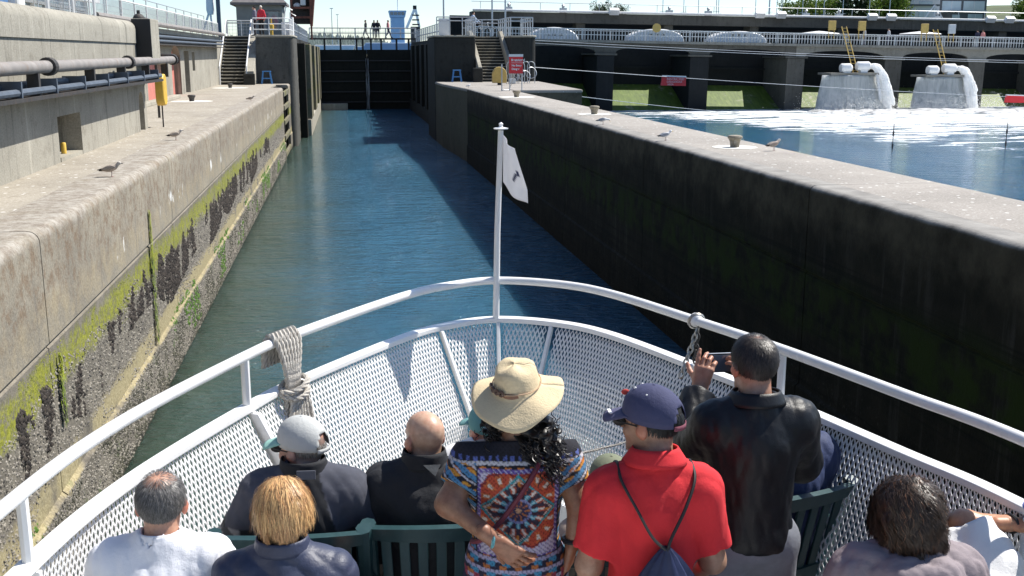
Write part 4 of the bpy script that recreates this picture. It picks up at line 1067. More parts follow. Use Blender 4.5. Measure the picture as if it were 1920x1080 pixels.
# hair ---------------------------------------------------------------------------------------
def hair_mat(name, rough=0.42):
    b = NB(name); c = b.attr('Col'); return b.done(b.bsdf(c, rough, 0, None, Specular_IOR_Level=0.45))
M['hair'] = hair_mat('hair'); M['hair_cap'] = hair_mat('hair_cap', 0.7)
CRA = A((0.077, 0.098, 0.086)); CRC = A((0, -0.012, 0.035))
def hair(o, hf, color, n, length, segs, width, mask, seed=0, lift=0.3, grav=0.5, curl=0.0, cf=30.0, var=0.35, infl=1.06, cap=True, cap_infl=1.05, back=None, swirl=(0, -0.3, 1.0), name='hair', flow=None, clump=0, ca=0.7):
    hc, Rm, s = hf; r = np.random.default_rng(seed)
    u = r.normal(0, 1, (n * 3, 3)); u /= np.linalg.norm(u, axis=1)[:, None]
    P = CRC + u * CRA; m = mask(P[:, 0], P[:, 1], P[:, 2], r.random(len(P))); P = P[m][:n]; u = u[m][:n]; n = len(P)
    top = CRC + A(swirl) / np.linalg.norm(swirl) * CRA
    N = u / CRA; N /= np.linalg.norm(N, axis=1)[:, None]
    away = P - top; away -= N * (away * N).sum(1)[:, None]; away /= np.linalg.norm(away, axis=1)[:, None] + 1e-6
    if flow is not None: away = away * 0.4 + A(flow); away -= N * (away * N).sum(1)[:, None]; away /= np.linalg.norm(away, axis=1)[:, None] + 1e-6
    g = Rm.T @ A((0, 0, -1)); d = N * lift + away * (1 - lift) + r.normal(0, 0.12, (n, 3)); d /= np.linalg.norm(d, axis=1)[:, None]
    Lh = length * r.uniform(0.65, 1.1, n) if np.isscalar(length) else length(P, r)
    pts = [P.copy()]; p = P.copy(); ph = r.uniform(0, 6.28, n); e1 = np.cross(N, away)
    for k in range(segs):
        t = (k + 1) / segs
        gd = d * (1 - grav * t * 0.6) + g * grav * t + r.normal(0, 0.05, (n, 3)); d = gd / np.linalg.norm(gd, axis=1)[:, None]
        p = p + d * (Lh / segs)[:, None]
        q = (p - CRC) / (CRA * infl); l = np.linalg.norm(q, axis=1); ins = (l < 1) & (p[:, 2] > -0.07)
        p = np.where(ins[:, None], CRC + q / np.maximum(l, 1e-6)[:, None] * CRA * infl, p)
        if back is not None: p = back(p, t)
        w = p.copy()
        if curl:
            w = p + curl * min(1, t * 2) * (np.sin(cf * t + ph)[:, None] * e1 + np.cos(cf * t + ph)[:, None] * N)
        pts.append(w)
    pts = np.stack(pts, 1)
    if clump:                                   # gather strands into locks
        gi = r.choice(n, clump, replace=False); near_ = gi[np.argmin(((P[:, None, :] - P[None, gi, :]) ** 2).sum(-1), axis=1)]
        tt = (np.linspace(0, 1, segs + 1) ** 0.8 * ca)[None, :, None]; pts = pts * (1 - tt) + pts[near_] * tt + r.normal(0, 0.0012, pts.shape) * tt
    tang = np.gradient(pts, axis=1)
    rad = pts - CRC; side = np.cross(tang, rad); side /= np.linalg.norm(side, axis=2)[:, :, None] + 1e-9
    wd = width * np.concatenate([np.linspace(1, 0.85, segs), [0.15]])[None, :, None]
    A1 = pts - side * wd; B1 = pts + side * wd
    V = np.stack([A1, B1], 2).reshape(-1, 3) * s; m_ = segs + 1
    base = (np.arange(n) * m_ * 2)[:, None] + (np.arange(segs) * 2)[None]
    F = np.stack([base, base + 1, base + 3, base + 2], -1).reshape(-1, 4)
    V = V @ Rm.T + A(hc)
    cv = A(color) * (1 + var * r.normal(0, 1, (n, 1))).clip(0.35, 2.2)
    C = np.repeat(cv, m_ * 2, 0)
    h = link_mesh(name, np_mesh(name, V, F, C), M['hair'], o, True)
    if cap:
        T = lambda v: A(hc) + Rm @ (A(v) * s)
        nrm = Rm @ A((0, 0.13, -0.19)); V2, F2 = sdf([('e', T(CRC), CRA * cap_infl * s, Rm, {})], 0.007, 0.02, None, [(T((0, -0.10, -0.055)), nrm)])
        link_mesh('hair_base', np_mesh('hair_base', V2, F2, np.tile(A(color) * 0.75, (len(V2), 1))), M['hair_cap'], h, True)
    return h
def m_full(x, y, z, r): return (z > -0.055 + (y + 0.11) * 0.62)
def m_bald_top(x, y, z, r):
    side = m_full(x, y, z, r); topd = np.sqrt((x / 0.06) ** 2 + ((y - 0.0) / 0.085) ** 2)
    return side & ((z < 0.075) | (topd > 1.0) | (r < 0.10))

# headgear -------------------------------------------------------------------------------------
def cap_hat(o, hf, mat, brim_mat, seed=0, tilt=0.0, eyelets=None, strap_mat=None, name='cap'):
    hc, Rm, s = hf; T = lambda v: tuple(A(hc) + Rm @ (A(v) * s))
    rx, ry, rz = 0.089, 0.112, 0.100; nt, nr = 48, 16; rows = []
    for j in range(nr + 1):
        ph = math.pi / 2 * (1 - j / nr)
        row = []
        for i in range(nt + 1):
            a = 2 * math.pi * i / nt                       # 0 = front (+y)
            seam = 1 - 0.012 * (math.cos(6 * a) > 0.96)
            zb = 0.022 - 0.020 * math.cos(a) * -1 * 0.0
            x = rx * math.cos(ph) * math.sin(a) * seam; y = -0.012 + ry * math.cos(ph) * math.cos(a) * seam; z = 0.034 + rz * math.sin(ph) + 0.010 * math.cos(a) * math.cos(ph)
            row.append(T((x, y, z)))
        rows.append(row)
    for i in range(1):
        rows.append([T((rx * math.sin(2 * math.pi * i / nt) * 1.0, -0.012 + ry * math.cos(2 * math.pi * i / nt), 0.014 + 0.010 * math.cos(2 * math.pi * i / nt))) for i in range(nt + 1)])
    mb = MB(); n = nt + 1
    v = [p for r_ in rows for p in r_]; f = []
    for j in range(len(rows) - 1):
        for i in range(nt):
            a = 2 * math.pi * (i + 0.5) / nt; back = abs(a - math.pi)
            if j >= nr - 5 and back < 0.46 * math.sqrt(max(0, 1 - ((nr - j) / 5.6) ** 2)): continue
            f.append((j * n + i, j * n + i + 1, (j + 1) * n + i + 1, (j + 1) * n + i))
    mb.add(v, f)
    c = mb.build(name, mat, o, True, local=True, angle=70)
    so = c.modifiers.new('thick', 'SOLIDIFY'); so.thickness = 0.003
    st = MB(); pr = []
    for i in range(9):
        a = math.pi - 0.5 + i / 8 * 1.0
        pr.append([T((rx * 1.02 * math.sin(a), -0.012 + ry * 1.02 * math.cos(a), 0.012 + 0.012 * math.cos(a) - 0.004)), T((rx * 1.02 * math.sin(a), -0.012 + ry * 1.02 * math.cos(a), 0.012 + 0.012 * math.cos(a) + 0.012))])
    b = st.grid(pr).build('strap', strap_mat or mat, c, True, local=True); b.modifiers.new('thick', 'SOLIDIFY').thickness = 0.003
    rows = []
    for j in range(7):
        t = j / 6; row = []
        for i in range(15):
            a = (i / 14 - 0.5) * 2.1
            base = A((rx * math.sin(a), -0.012 + ry * math.cos(a), 0.028 + 0.010 * math.cos(a)))
            out = A((rx * 0.86 * math.sin(a), 0.093 + 0.078 * math.cos(a) ** 0.6 if math.cos(a) > 0 else 0.09, 0.012 - 0.022 * math.sin(a) ** 2))
            p = base * (1 - t) + out * t; row.append(T(p))
        rows.append(row)
    br = MB().grid(rows).build('brim', brim_mat, c, True, local=True); br.modifiers.new('thick', 'SOLIDIFY').thickness = 0.004
    MB().ball(T((0, -0.012, 0.028 + rz * 1.01)), 0.008 * s).build('button', mat, c, True, local=True)
    if eyelets:
        for a in (0.52, 1.57, 2.62, 3.66, 4.71, 5.76):
            ph = 0.95
            MB().ball(T((rx * 1.015 * math.cos(ph) * math.sin(a), -0.012 + ry * 1.015 * math.cos(ph) * math.cos(a), 0.028 + rz * 1.01 * math.sin(ph) + 0.012 * math.cos(a))), 0.005 * s, 6, 5).build('eyelet', eyelets, c, True, local=True)
    return c
def glasses(o, hf, mat):
    hc, Rm, s = hf; T = lambda v: tuple(A(hc) + Rm @ (A(v) * s))
    g = MB().tube([T((-0.079, -0.02, 0.004)), T((-0.076, 0.06, 0.008)), T((-0.06, 0.098, 0.006)), T((0.06, 0.098, 0.006)), T((0.076, 0.06, 0.008)), T((0.079, -0.02, 0.004))], 0.0028, 6).build('glasses', mat, o, True, local=True)
    for sg in (-1, 1):
        MB().ball(T((sg * 0.033, 0.099, -0.004)), (0.024, 0.006, 0.017), 12, 7).build('lens', mat, g, True, local=True)
# ------------------------------------------------------------------ spillway dam
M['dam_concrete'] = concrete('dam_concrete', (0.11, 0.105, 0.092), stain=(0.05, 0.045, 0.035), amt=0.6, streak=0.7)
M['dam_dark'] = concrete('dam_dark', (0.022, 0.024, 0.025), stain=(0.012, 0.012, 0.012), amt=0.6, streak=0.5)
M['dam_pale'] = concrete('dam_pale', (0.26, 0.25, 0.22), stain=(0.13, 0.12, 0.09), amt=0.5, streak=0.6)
def algae_mat():
    b = NB('algae_apron'); P = b.P; n = b.noise(P, 0.6, 5, 0.7); f = b.noise(b.map(P, (2, 0.5, 0.5)), 1.5, 5, 0.7)
    col = b.ramp(f, [(0.3, (0.045, 0.085, 0.008)), (0.6, (0.11, 0.17, 0.016)), (0.8, (0.24, 0.23, 0.13))])
    col = b.mix(b.step(n, 0.55, 0.75), col, (0.40, 0.37, 0.30))
    return b.done(b.bsdf(col, 0.6, 0, b.bump(f, 0.4, 0.05)))
M['algae'] = algae_mat()
dam = thing('spillway_dam', 'dark arched spillway dam with a railed walkway across the right background', 'dam', (26, 102, 0))
dam.rotation_euler = (0, R(0.93), 0)
PIERS = [(14.6, 1.5), (24.7, 1.7), (34.0, 1.9), (43.8, 1.8), (54.0, 1.8), (63.0, 1.8), (72.4, 1.8), (82, 1.8), (92, 1.8)]
for k, (x, w) in enumerate(PIERS):
    pm = M['dam_pale'] if k >= 4 else M['dam_concrete']
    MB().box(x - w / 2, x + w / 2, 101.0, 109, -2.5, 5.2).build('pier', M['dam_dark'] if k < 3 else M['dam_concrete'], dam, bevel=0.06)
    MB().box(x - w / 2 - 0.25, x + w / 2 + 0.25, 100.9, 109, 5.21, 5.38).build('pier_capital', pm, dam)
for k in range(len(PIERS) - 1):
    xa = PIERS[k][0]; xb = PIERS[k + 1][0]; c = (xa + xb) / 2; w = (xb - xa) / 2 - 0.95
    n = 12; pts = [(xa, 6.36), (xa, 5.382), (xa + 0.95, 5.382)]
    pts += [(c - w * math.cos(math.pi * i / n), 5.382 + 0.62 * math.sin(math.pi * i / n) ** 0.7) for i in range(1, n)]
    pts += [(xb - 0.95, 5.382), (xb, 5.382), (xb, 6.36)]
    MB().prism(pts, 'y', 101.1, 101.5).build('arch_spandrel', M['dam_pale'] if k >= 3 else M['dam_concrete'], dam)
    MB().box(xa + 0.9, xb - 0.9, 106.9, 107.2, 2.15, 6.3).build('gate', M['dam_dark'], dam)
    MB().box(xa + 0.9, xb - 0.9, 106.6, 106.85, 4.0, 4.2).build('gate_beam', M['dam_dark'], dam)
    MB().prism([(101.2, -2.5), (101.2, -0.15), (107.6, 2.7), (109, 2.7), (109, -2.5)], 'x', xa + 0.86, xb - 0.86).build('apron', M['algae'], dam)
MB().box(11.5, 96, 100.7, 104.2, 6.362, 6.60).build('walkway', M['dam_pale'], dam)
MB().box(11.5, 96, 109.2, 109.6, -2.5, 6.3).build('upstream_wall', M['dam_dark'], dam)
r1 = thing('railing', 'pale panelled railing along the front of the dam walkway', 'railing', (26, 100.8, 6.6)); r1.rotation_euler = (0, R(0.93), 0)
for x in [12 + 1.75 * i for i in range(48)]:
    MB().box(x - 0.035, x + 0.035, 100.82, 100.89, 6.6, 7.55).build('post', M['galv'], r1)
MB().box(11.5, 96, 100.78, 100.92, 7.55, 7.63).build('rail', M['white_rail'], r1)
MB().box(11.5, 96, 100.83, 100.88, 7.05, 7.10).build('rail', M['white_rail'], r1)
wf = MB()
for i in range(280):
    x = 11.6 + i * 0.30; wf.bar((x, 100.85, 6.62), (x, 100.85, 7.55), 0.10, 0.012, (0, 1, 0))
tag(wf.build('bar_infill', plain('rail_grey', (0.42, 0.43, 0.42), 0.6, 0, 0.2, 2), r1), kind='stuff')
r2 = thing('railing', 'far white railing along the back of the dam walkway', 'railing', (26, 104.1, 6.6)); r2.rotation_euler = (0, R(0.93), 0)
MB().box(11.5, 96, 104.08, 104.14, 7.5, 7.56).build('rail', M['white_rail'], r2)
for x in [12 + 3.5 * i for i in range(24)]:
    MB().box(x - 0.03, x + 0.03, 104.08, 104.14, 6.6, 7.5).build('post', M['white_rail'], r2)
# hoist bridge behind
hb = thing('hoist_bridge', 'dark concrete hoist bridge with a white pipe on its edge behind the dam walkway', 'bridge', (30, 118, 5)); hb.rotation_euler = (0, R(0.80), 0)
MB().box(14, 130, 117.5, 120.5, 8.55, 9.62).build('beam', M['dam_concrete'], hb)
MB().box(12, 130, 122.0, 122.4, 5.4, 9.3).build('shade_sheet', M['dam_dark'], hb)  # added dark sheet standing in for the shade behind the beam
for x in (16, 26, 36, 46, 56.5, 66.5, 76.5, 87, 98, 110):
    MB().box(x - 0.5, x + 0.5, 117.9, 120, 3, 8.548).build('column', M['dam_concrete'], hb)
MB().tube([(14, 117.3, 9.76), (130, 117.3, 9.76)], 0.13, 8).build('pipe', M['white_rail'], hb, True)
MB().tube([(14, 118.6, 10.7), (130, 118.6, 10.7)], 0.035, 6).build('rail', M['galv'], hb, True)
for x in [15 + 3.3 * i for i in range(34)]:
    MB().cyl((x, 118.6, 9.62), (x, 118.6, 10.7), 0.03, n=6).build('post', M['galv'], hb)
for x in (46.2, 48.7, 59.6, 61.9, 74.2, 76.6, 88.6, 91.2, 29.5):
    MB().obox((x, 117.0, 9.86), (1.05, 0.5, 0.62), Matrix.Rotation(R(35), 3, 'X')).build('white_panel', M['white_paint'], hb)
for x in (18, 24, 36, 40.5, 52, 56, 68, 82):
    MB().box(x - 0.35, x + 0.35, 117.6, 118.2, 9.62, 10.15).lathe([(0.12, 0), (0.2, 0.3), (0.1, 0.4)], (x, 117.9, 10.15), 8).build('winch', M['galv'], hb)

# flumes, water curtains and jets
dz = lambda x: -(x - 26) * math.tan(R(0.93))
for i, (xa, xb, jx, side) in enumerate(((45.6, 51.0, 50.0, 'left'), (55.4, 60.3, 59.0, 'right'))):
    xc = (xa + xb) / 2; zt = 3.35 - 0.22 * i
    wc = MB(); rows = []
    for a in range(15):
        row = []
        for c in range(25):
            u = c / 24; v = a / 14
            x = xa + (xb - xa) * u + (u - 0.5) * 1.9 * v ** 1.4
            y = 98.7 - 0.7 * math.sin(math.pi * u) - 0.9 * v * v + 0.05 * math.sin(u * 60 + v * 3)
            row.append((x, y, zt * (1 - v) - 0.1 * v))
        rows.append(row)
    wc.grid(rows)
    o = wc.build('water_curtain', M['veil'], None, True); so = o.modifiers.new('thick', 'SOLIDIFY'); so.thickness = 0.12
    tag(o, '%s one of two white water curtains falling from the dam' % side, 'waterfall')
    fl = thing('flume_barrels', 'pair of white flume barrels on the ledge above the %s water curtain' % side, 'flume', (xc, 101, zt))
    MB().box(xa + 0.6, xb + 0.1, 98.0, 101.0, zt + 0.02, zt + 0.22).build('ledge', M['dam_pale'], fl)
    for x, zz, L in ((jx - 2.1, zt + 0.24, 1.1), (jx - 0.35, zt + 0.42, 1.35)):
        bd = MB().tube([(x - L / 2, 98.5, zz + 0.42), (x - L / 2 + 0.15, 98.5, zz + 0.42), (x + L / 2 - 0.2, 98.5, zz + 0.42), (x + L / 2, 98.5, zz + 0.42)], [0.38, 0.46, 0.46, 0.32], 12).build('barrel', M['white_paint'], fl, True, angle=30)
        MB().tube([(x + L / 2 + 0.005, 98.5, zz + 0.42), (x + L / 2 + 0.03, 98.5, zz + 0.42)], 0.2, 10).build('mouth', M['black'], bd)
        MB().box(x - 0.35, x + 0.35, 98.2, 98.8, zz - 0.20, zz + 0.1).build('cradle', M['white_paint'], fl)
    # jet: ragged aerated water, thrown clear of the curtain
    x0 = jx + 0.35; z0 = zt + 0.84; rng = np.random.default_rng(9 + i); prm = []
    for s_ in range(46):
        w_ = 0.0 if s_ < 6 else 1.0; o0 = rng.normal(0, 0.085, 3) * (0.4 + 0.6 * w_); reach = 1.9 + rng.normal(0, 0.16); last = None; k1 = 15 if s_ < 8 else rng.integers(6, 15); k0 = 0 if s_ < 8 else rng.integers(0, k1 - 3)
        for k in range(k0, k1):
            f = k / 14; p = np.array([x0 + reach * f ** 0.72, 98.4 - 0.5 * f, z0 + 0.12 * math.sin(f * 3) - (z0 + 0.1) * f ** 1.9]) + o0 * (1 + 2.0 * f)
            if last is not None: prm.append(('c', last, p, (0.13 if s_ < 6 else 0.06) + 0.10 * f + rng.uniform(0, 0.03), (0.14 if s_ < 6 else 0.06) + 0.10 * f + rng.uniform(0, 0.03), {}))
            last = p
    K_ = rng.normal(0, 1, (8, 3)) * np.array([13, 13, 2.2]); ph_ = rng.uniform(0, 6.28, 8)
    def rag(X, Y, Z, K_=K_, ph_=ph_):
        w = 0
        for k, p in zip(K_, ph_): w = w + np.sin(k[0] * X + k[1] * Y + k[2] * Z * 0.7 + p)
        return 0.010 * w
    V, F = sdf(prm, 0.055, 0.08, rag)
    tag(link_mesh('water_jet', np_mesh('water_jet', V, F), M['fall'], None, True), 'foaming water jet arching from the %s flume into the pool' % side, 'waterfall')
# spray and churned foam at the foot
rng = np.random.default_rng(4)
n = 5200; tet = np.array([(1, 1, 1), (-1, -1, 1), (-1, 1, -1), (1, -1, -1)], float)
ctr = np.empty((n, 3)); w = rng.random(n)
ctr[:, 0] = np.where(w < 0.5, rng.normal(49.5, 3.0, n), rng.normal(59.5, 3.2, n)); ctr[:, 1] = rng.normal(96.8, 1.2, n); ctr[:, 2] = np.abs(rng.normal(0, 0.7, n)) + 0.02
sc = rng.uniform(0.006, 0.026, n)[:, None, None]
V = (ctr[:, None, :] + tet[None] * sc).reshape(-1, 3)
F = (np.arange(n)[:, None, None] * 4 + np.array([(0, 1, 2), (0, 3, 1), (0, 2, 3), (1, 3, 2)])[None]).reshape(-1, 3)
tag(link_mesh('water_spray', np_mesh('water_spray', V, F), M['fall']), 'white spray at the foot of the water curtains', 'spray', kind='stuff')
fm = MB(); rr = random.Random(8)
for k in range(260):
    x = rr.uniform(44, 68); y = 97.2 - abs(rr.gauss(0, 3.0)); s_ = rr.uniform(0.25, 0.8)
    fm.ball((x, y, 0.0), (s_ * 1.6, s_, s_ * 0.32), 8, 5)
tag(fm.build('churned_foam', M['fall'], None, True), 'churned white foam mounds below the jets', 'foam', kind='stuff')

# ladders and equipment on the dam
for i, (xt, xb) in enumerate(((48.4, 49.1), (58.0, 58.6))):
    zb = 3.6 - 0.2 * i; zt = 7.95 - 0.25 * i
    ld = thing('ladder', 'dull yellow ladder down to the %s flume barrels' % ('left', 'right')[i], 'ladder', (xb, 100.6, zb))
    for s_ in (-0.24, 0.24):
        MB().bar((xt + s_, 100.55, zt), (xb + s_, 98.9, zb), 0.07, 0.06).build('stile', M['tan_case'], ld)
    for k in range(13):
        f = (k + 0.5) / 13; x = xt + (xb - xt) * f; y = 100.55 - 1.65 * f; z = zt + (zb - zt) * f
        MB().bar((x - 0.22, y, z), (x + 0.22, y, z), 0.05, 0.05).build('rung', M['tan_case'], ld)
eq = [(47.2, 7.75, 'first tan equipment box on the dam rail, left of the left ladder', 'tan_case'), (50.3, 7.72, 'tan equipment box just right of the left ladder', 'tan_case'), (56.9, 7.5, 'tan equipment box just left of the right ladder', 'tan_case'), (59.8, 7.45, 'pale green equipment box right of the right ladder', 'galv')]
for x, z, lab, m in eq:
    t = thing('equipment_box', lab, 'box', (x, 100.6, z - 1.0))
    MB().box(x - 0.38, x + 0.38, 100.5, 100.7, z - 0.15, z + 0.75).build('cabinet', M[m], t, bevel=0.04)
    MB().box(x - 0.3, x - 0.24, 100.62, 100.68, z - 0.95, z - 0.15).box(x + 0.24, x + 0.3, 100.62, 100.68, z - 0.95, z - 0.15).build('bracket', M['tan_case'], t)
ds = thing('round_sign', 'round tan sign on the dam railing between the two white canopies', 'sign', (29.6, 100.6, 6.6))
MB().tube([(29.6, 100.6, 7.75), (29.6, 100.66, 7.75)], 0.42, 18).build('disc', M['tan_case'], ds)
MB().cyl((29.6, 100.7, 6.6), (29.6, 100.7, 7.8), 0.04, n=6).build('pole', M['galv'], ds)
M['boat_white'] = plain('boat_white', (0.80, 0.81, 0.82), 0.35, 0, 0.05, 1)
def moored(x, y, L, zr, label):
    t = thing('moored_boat', label, 'boat', (x, y, 5.3), group='white boats beyond the dam')
    pts = [(-L / 2, 0.2), (-L / 2 * 0.9, 1.1), (L / 2, 1.3), (L / 2 * 0.8, 0.0)]
    MB().prism([(x + a, 5.2 + b) for a, b in pts], 'y', y - 1.2, y + 1.2).build('hull', M['boat_white'], t, bevel=0.15, seg=3)
    n = 14; top = [(x - L * 0.42 * math.cos(math.pi * i / n), 6.5 + (zr - 6.5) * math.sin(math.pi * i / n) ** 0.75) for i in range(n + 1)]
    MB().prism(top, 'y', y - 1.1, y + 1.1).build('canopy', M['boat_white'], t, True, bevel=0.12, angle=50)
    for k in range(3): MB().box(x - 0.9 + k * 0.7, x - 0.5 + k * 0.7, y - 1.13, y - 1.11, 7.2, 7.45).build('window', M['glass'], t)
moored(22.2, 114.5, 6.4, 8.1, 'white boat with a domed canopy just right of the right pier')
moored(33.4, 114.5, 7.4, 7.95, 'white boat with a domed canopy beside the round tan sign')
moored(42.6, 114.5, 7.6, 7.75, 'white boat with a domed canopy left of the water curtains')
for x, lab in ((50.6, 'flat white canopy behind the dam railing left of the left ladder'), (62.3, 'flat white canopy behind the dam railing between the ladders')):
    t = thing('shade_canopy', lab, 'canopy', (x, 111, 6.3))
    MB().lathe([(2.2, 0.0), (2.1, 0.08), (1.0, 0.22), (0.05, 0.32)], (x, 111, 7.42), 16).build('cloth', M['white_paint'], t, True)
    MB().cyl((x, 111, 5.5), (x, 111, 7.5), 0.06, n=6).build('pole', M['galv'], t)

# sagging barrier cables and red buoy signs
cab = [((12.2, 73, 6.3), (75, 84, 4.55), 0.35, 'upper barrier cable sagging in front of the dam'), ((12.2, 72, 6.1), (75, 80, 4.3), 0.30, 'second barrier cable just under the upper one'), ((11.9, 67, 4.55), (75, 92, 0.9), 0.25, 'barrier cable carrying the red signs across the spillway'), ((11.5, 55, 3.3), (40, 84, 0.1), 0.2, 'mooring cable dropping from the right landing to the water'), ((9.4, 53, 3.5), (22, 70, 0.1), 0.2, 'short mooring cable dropping from the landing corner')]
for a, b, d, lab in cab:
    tag(MB().tube(sag(a, b, d, 24), 0.017, 5).build('cable', M['galv'], None, True), lab, 'cable')
for x, y, z, lab in ((22.2, 71.0, 3.58, 'red barrier sign hanging from the cable in front of the left arches'), (56.5, 84.4, 1.62, 'red barrier sign at the right edge of the picture')):
    t = thing('barrier_sign', lab, 'sign', (x, y, z), group='red barrier signs')
    sx = 0.82
    MB().add([(x - sx - 0.1, y - 0.1, z - 0.30), (x + sx, y - 0.1, z - 0.34), (x + sx, y + 0.1, z - 0.34), (x - sx - 0.1, y + 0.1, z - 0.30), (x - sx, y - 0.04, z + 0.28), (x + sx, y - 0.04, z + 0.22), (x + sx, y + 0.12, z + 0.22), (x - sx, y + 0.12, z + 0.28)], [(0, 3, 2, 1), (4, 5, 6, 7), (0, 1, 5, 4), (1, 2, 6, 5), (2, 3, 7, 6), (3, 0, 4, 7)]).build('board', M['red_sign'], t)
    MB().bar((x - sx, y, z + 0.33), (x + sx, y, z + 0.27), 0.25, 0.09).build('top_edge', M['white_paint'], t)
    if x < 40:
        pinkish = plain('faded_letter', (0.75, 0.45, 0.45), 0.7)
        text('RESTRICTED', 0.22, pinkish, t, (x - 0.55, y - 0.13, z + 0.05), bold=0.004)
        text('DANGEROUS', 0.18, pinkish, t, (x - 0.55, y - 0.13, z - 0.12), bold=0.003)
        text('AREA', 0.18, pinkish, t, (x - 0.5, y - 0.13, z - 0.29), bold=0.003)
for x, y, lab in ((30.3, 56, 'thin marker pole standing in the foam, left one of two'), (37.6, 56.6, 'thin marker pole standing in the foam, right one of two')):
    t = MB().tube([(x, y, -1), (x, y, 1.55)], 0.022, 6).lathe([(0.05, 0), (0.05, 0.25)], (x, y, 0.2), 8).lathe([(0.05, 0), (0.05, 0.25)], (x, y, 0.9), 8).build('marker_pole', M['dark_iron'])
    tag(t, lab, 'pole')

# ------------------------------------------------------------------ far shore
M['grass_land'] = plain('hillside_ground', (0.08, 0.10, 0.035), 0.95, 0, 0.4, 0.05, 0.3, 3)
land = MB(); rr = random.Random(2); rows = []
for j in range(14):
    y = 185 + j * 22; row = []
    for i in range(36):
        x = 40 + i * 9 + j * 4
        row.append((x, y, 5.0 + max(0, (x - 78) * 0.055) + max(0, j - 1) * 0.8 + rr.uniform(0, 0.4) if j else 4.5))
    rows.append(row)
tag(land.grid(rows).build('right_shore', M['grass_land'], None, True), kind='structure')
far = MB(); rows = [[], [], []]
for i in range(90):
    x = -2200 + i * 50
    hh = 20 + 6 * math.sin(i * 0.31) + 4 * math.sin(i * 0.83 + 1)
    if x > -20: hh *= max(0.35, 1 - (x + 20) / 150)
    rows[0].append((x, 1300, 4)); rows[1].append((x, 1500, hh)); rows[2].append((x, 2000, hh * 0.8))
tag(far.grid(rows).build('far_hills', M['grass_land'], None, True), kind='structure')
M['leaf_hazed'] = plain('hazed_foliage', (0.06, 0.085, 0.085), 0.9, 0, 0.3, 0.02)  # blue-tinted foliage, distance haze put into its colour
rr = np.random.default_rng(12); nn = 5200
cx = rr.uniform(-420, 620, nn); cy = rr.uniform(1380, 1560, nn); ii = (cx + 2200) / 50
hh = (20 + 6 * np.sin(ii * 0.31) + 4 * np.sin(ii * 0.83 + 1)) * np.clip(1 - (cx + 20).clip(0) / 150, 0.35, 1) * np.clip((cy - 1300) / 200, 0, 1)
th = rr.uniform(7, 15, nn); rad = rr.uniform(3, 6.5, nn)
tmpl = np.array([(1, 0, 0), (0.31, 0.95, 0), (-0.81, 0.59, 0), (-0.81, -0.59, 0), (0.31, -0.95, 0), (0, 0, 1.0)])
V = np.stack([cx[:, None] + tmpl[:, 0] * rad[:, None], cy[:, None] + tmpl[:, 1] * rad[:, None], hh[:, None] - 3 + tmpl[:, 2] * th[:, None]], -1).reshape(-1, 3)
F = (np.arange(nn)[:, None, None] * 6 + np.array([(0, 1, 5), (1, 2, 5), (2, 3, 5), (3, 4, 5), (4, 0, 5)])[None]).reshape(-1, 3)
tag(link_mesh('far_wood', np_mesh('far_wood', V, F), M['leaf_hazed']), 'dark wooded ridge on the horizon above the gate', 'wood', kind='stuff')

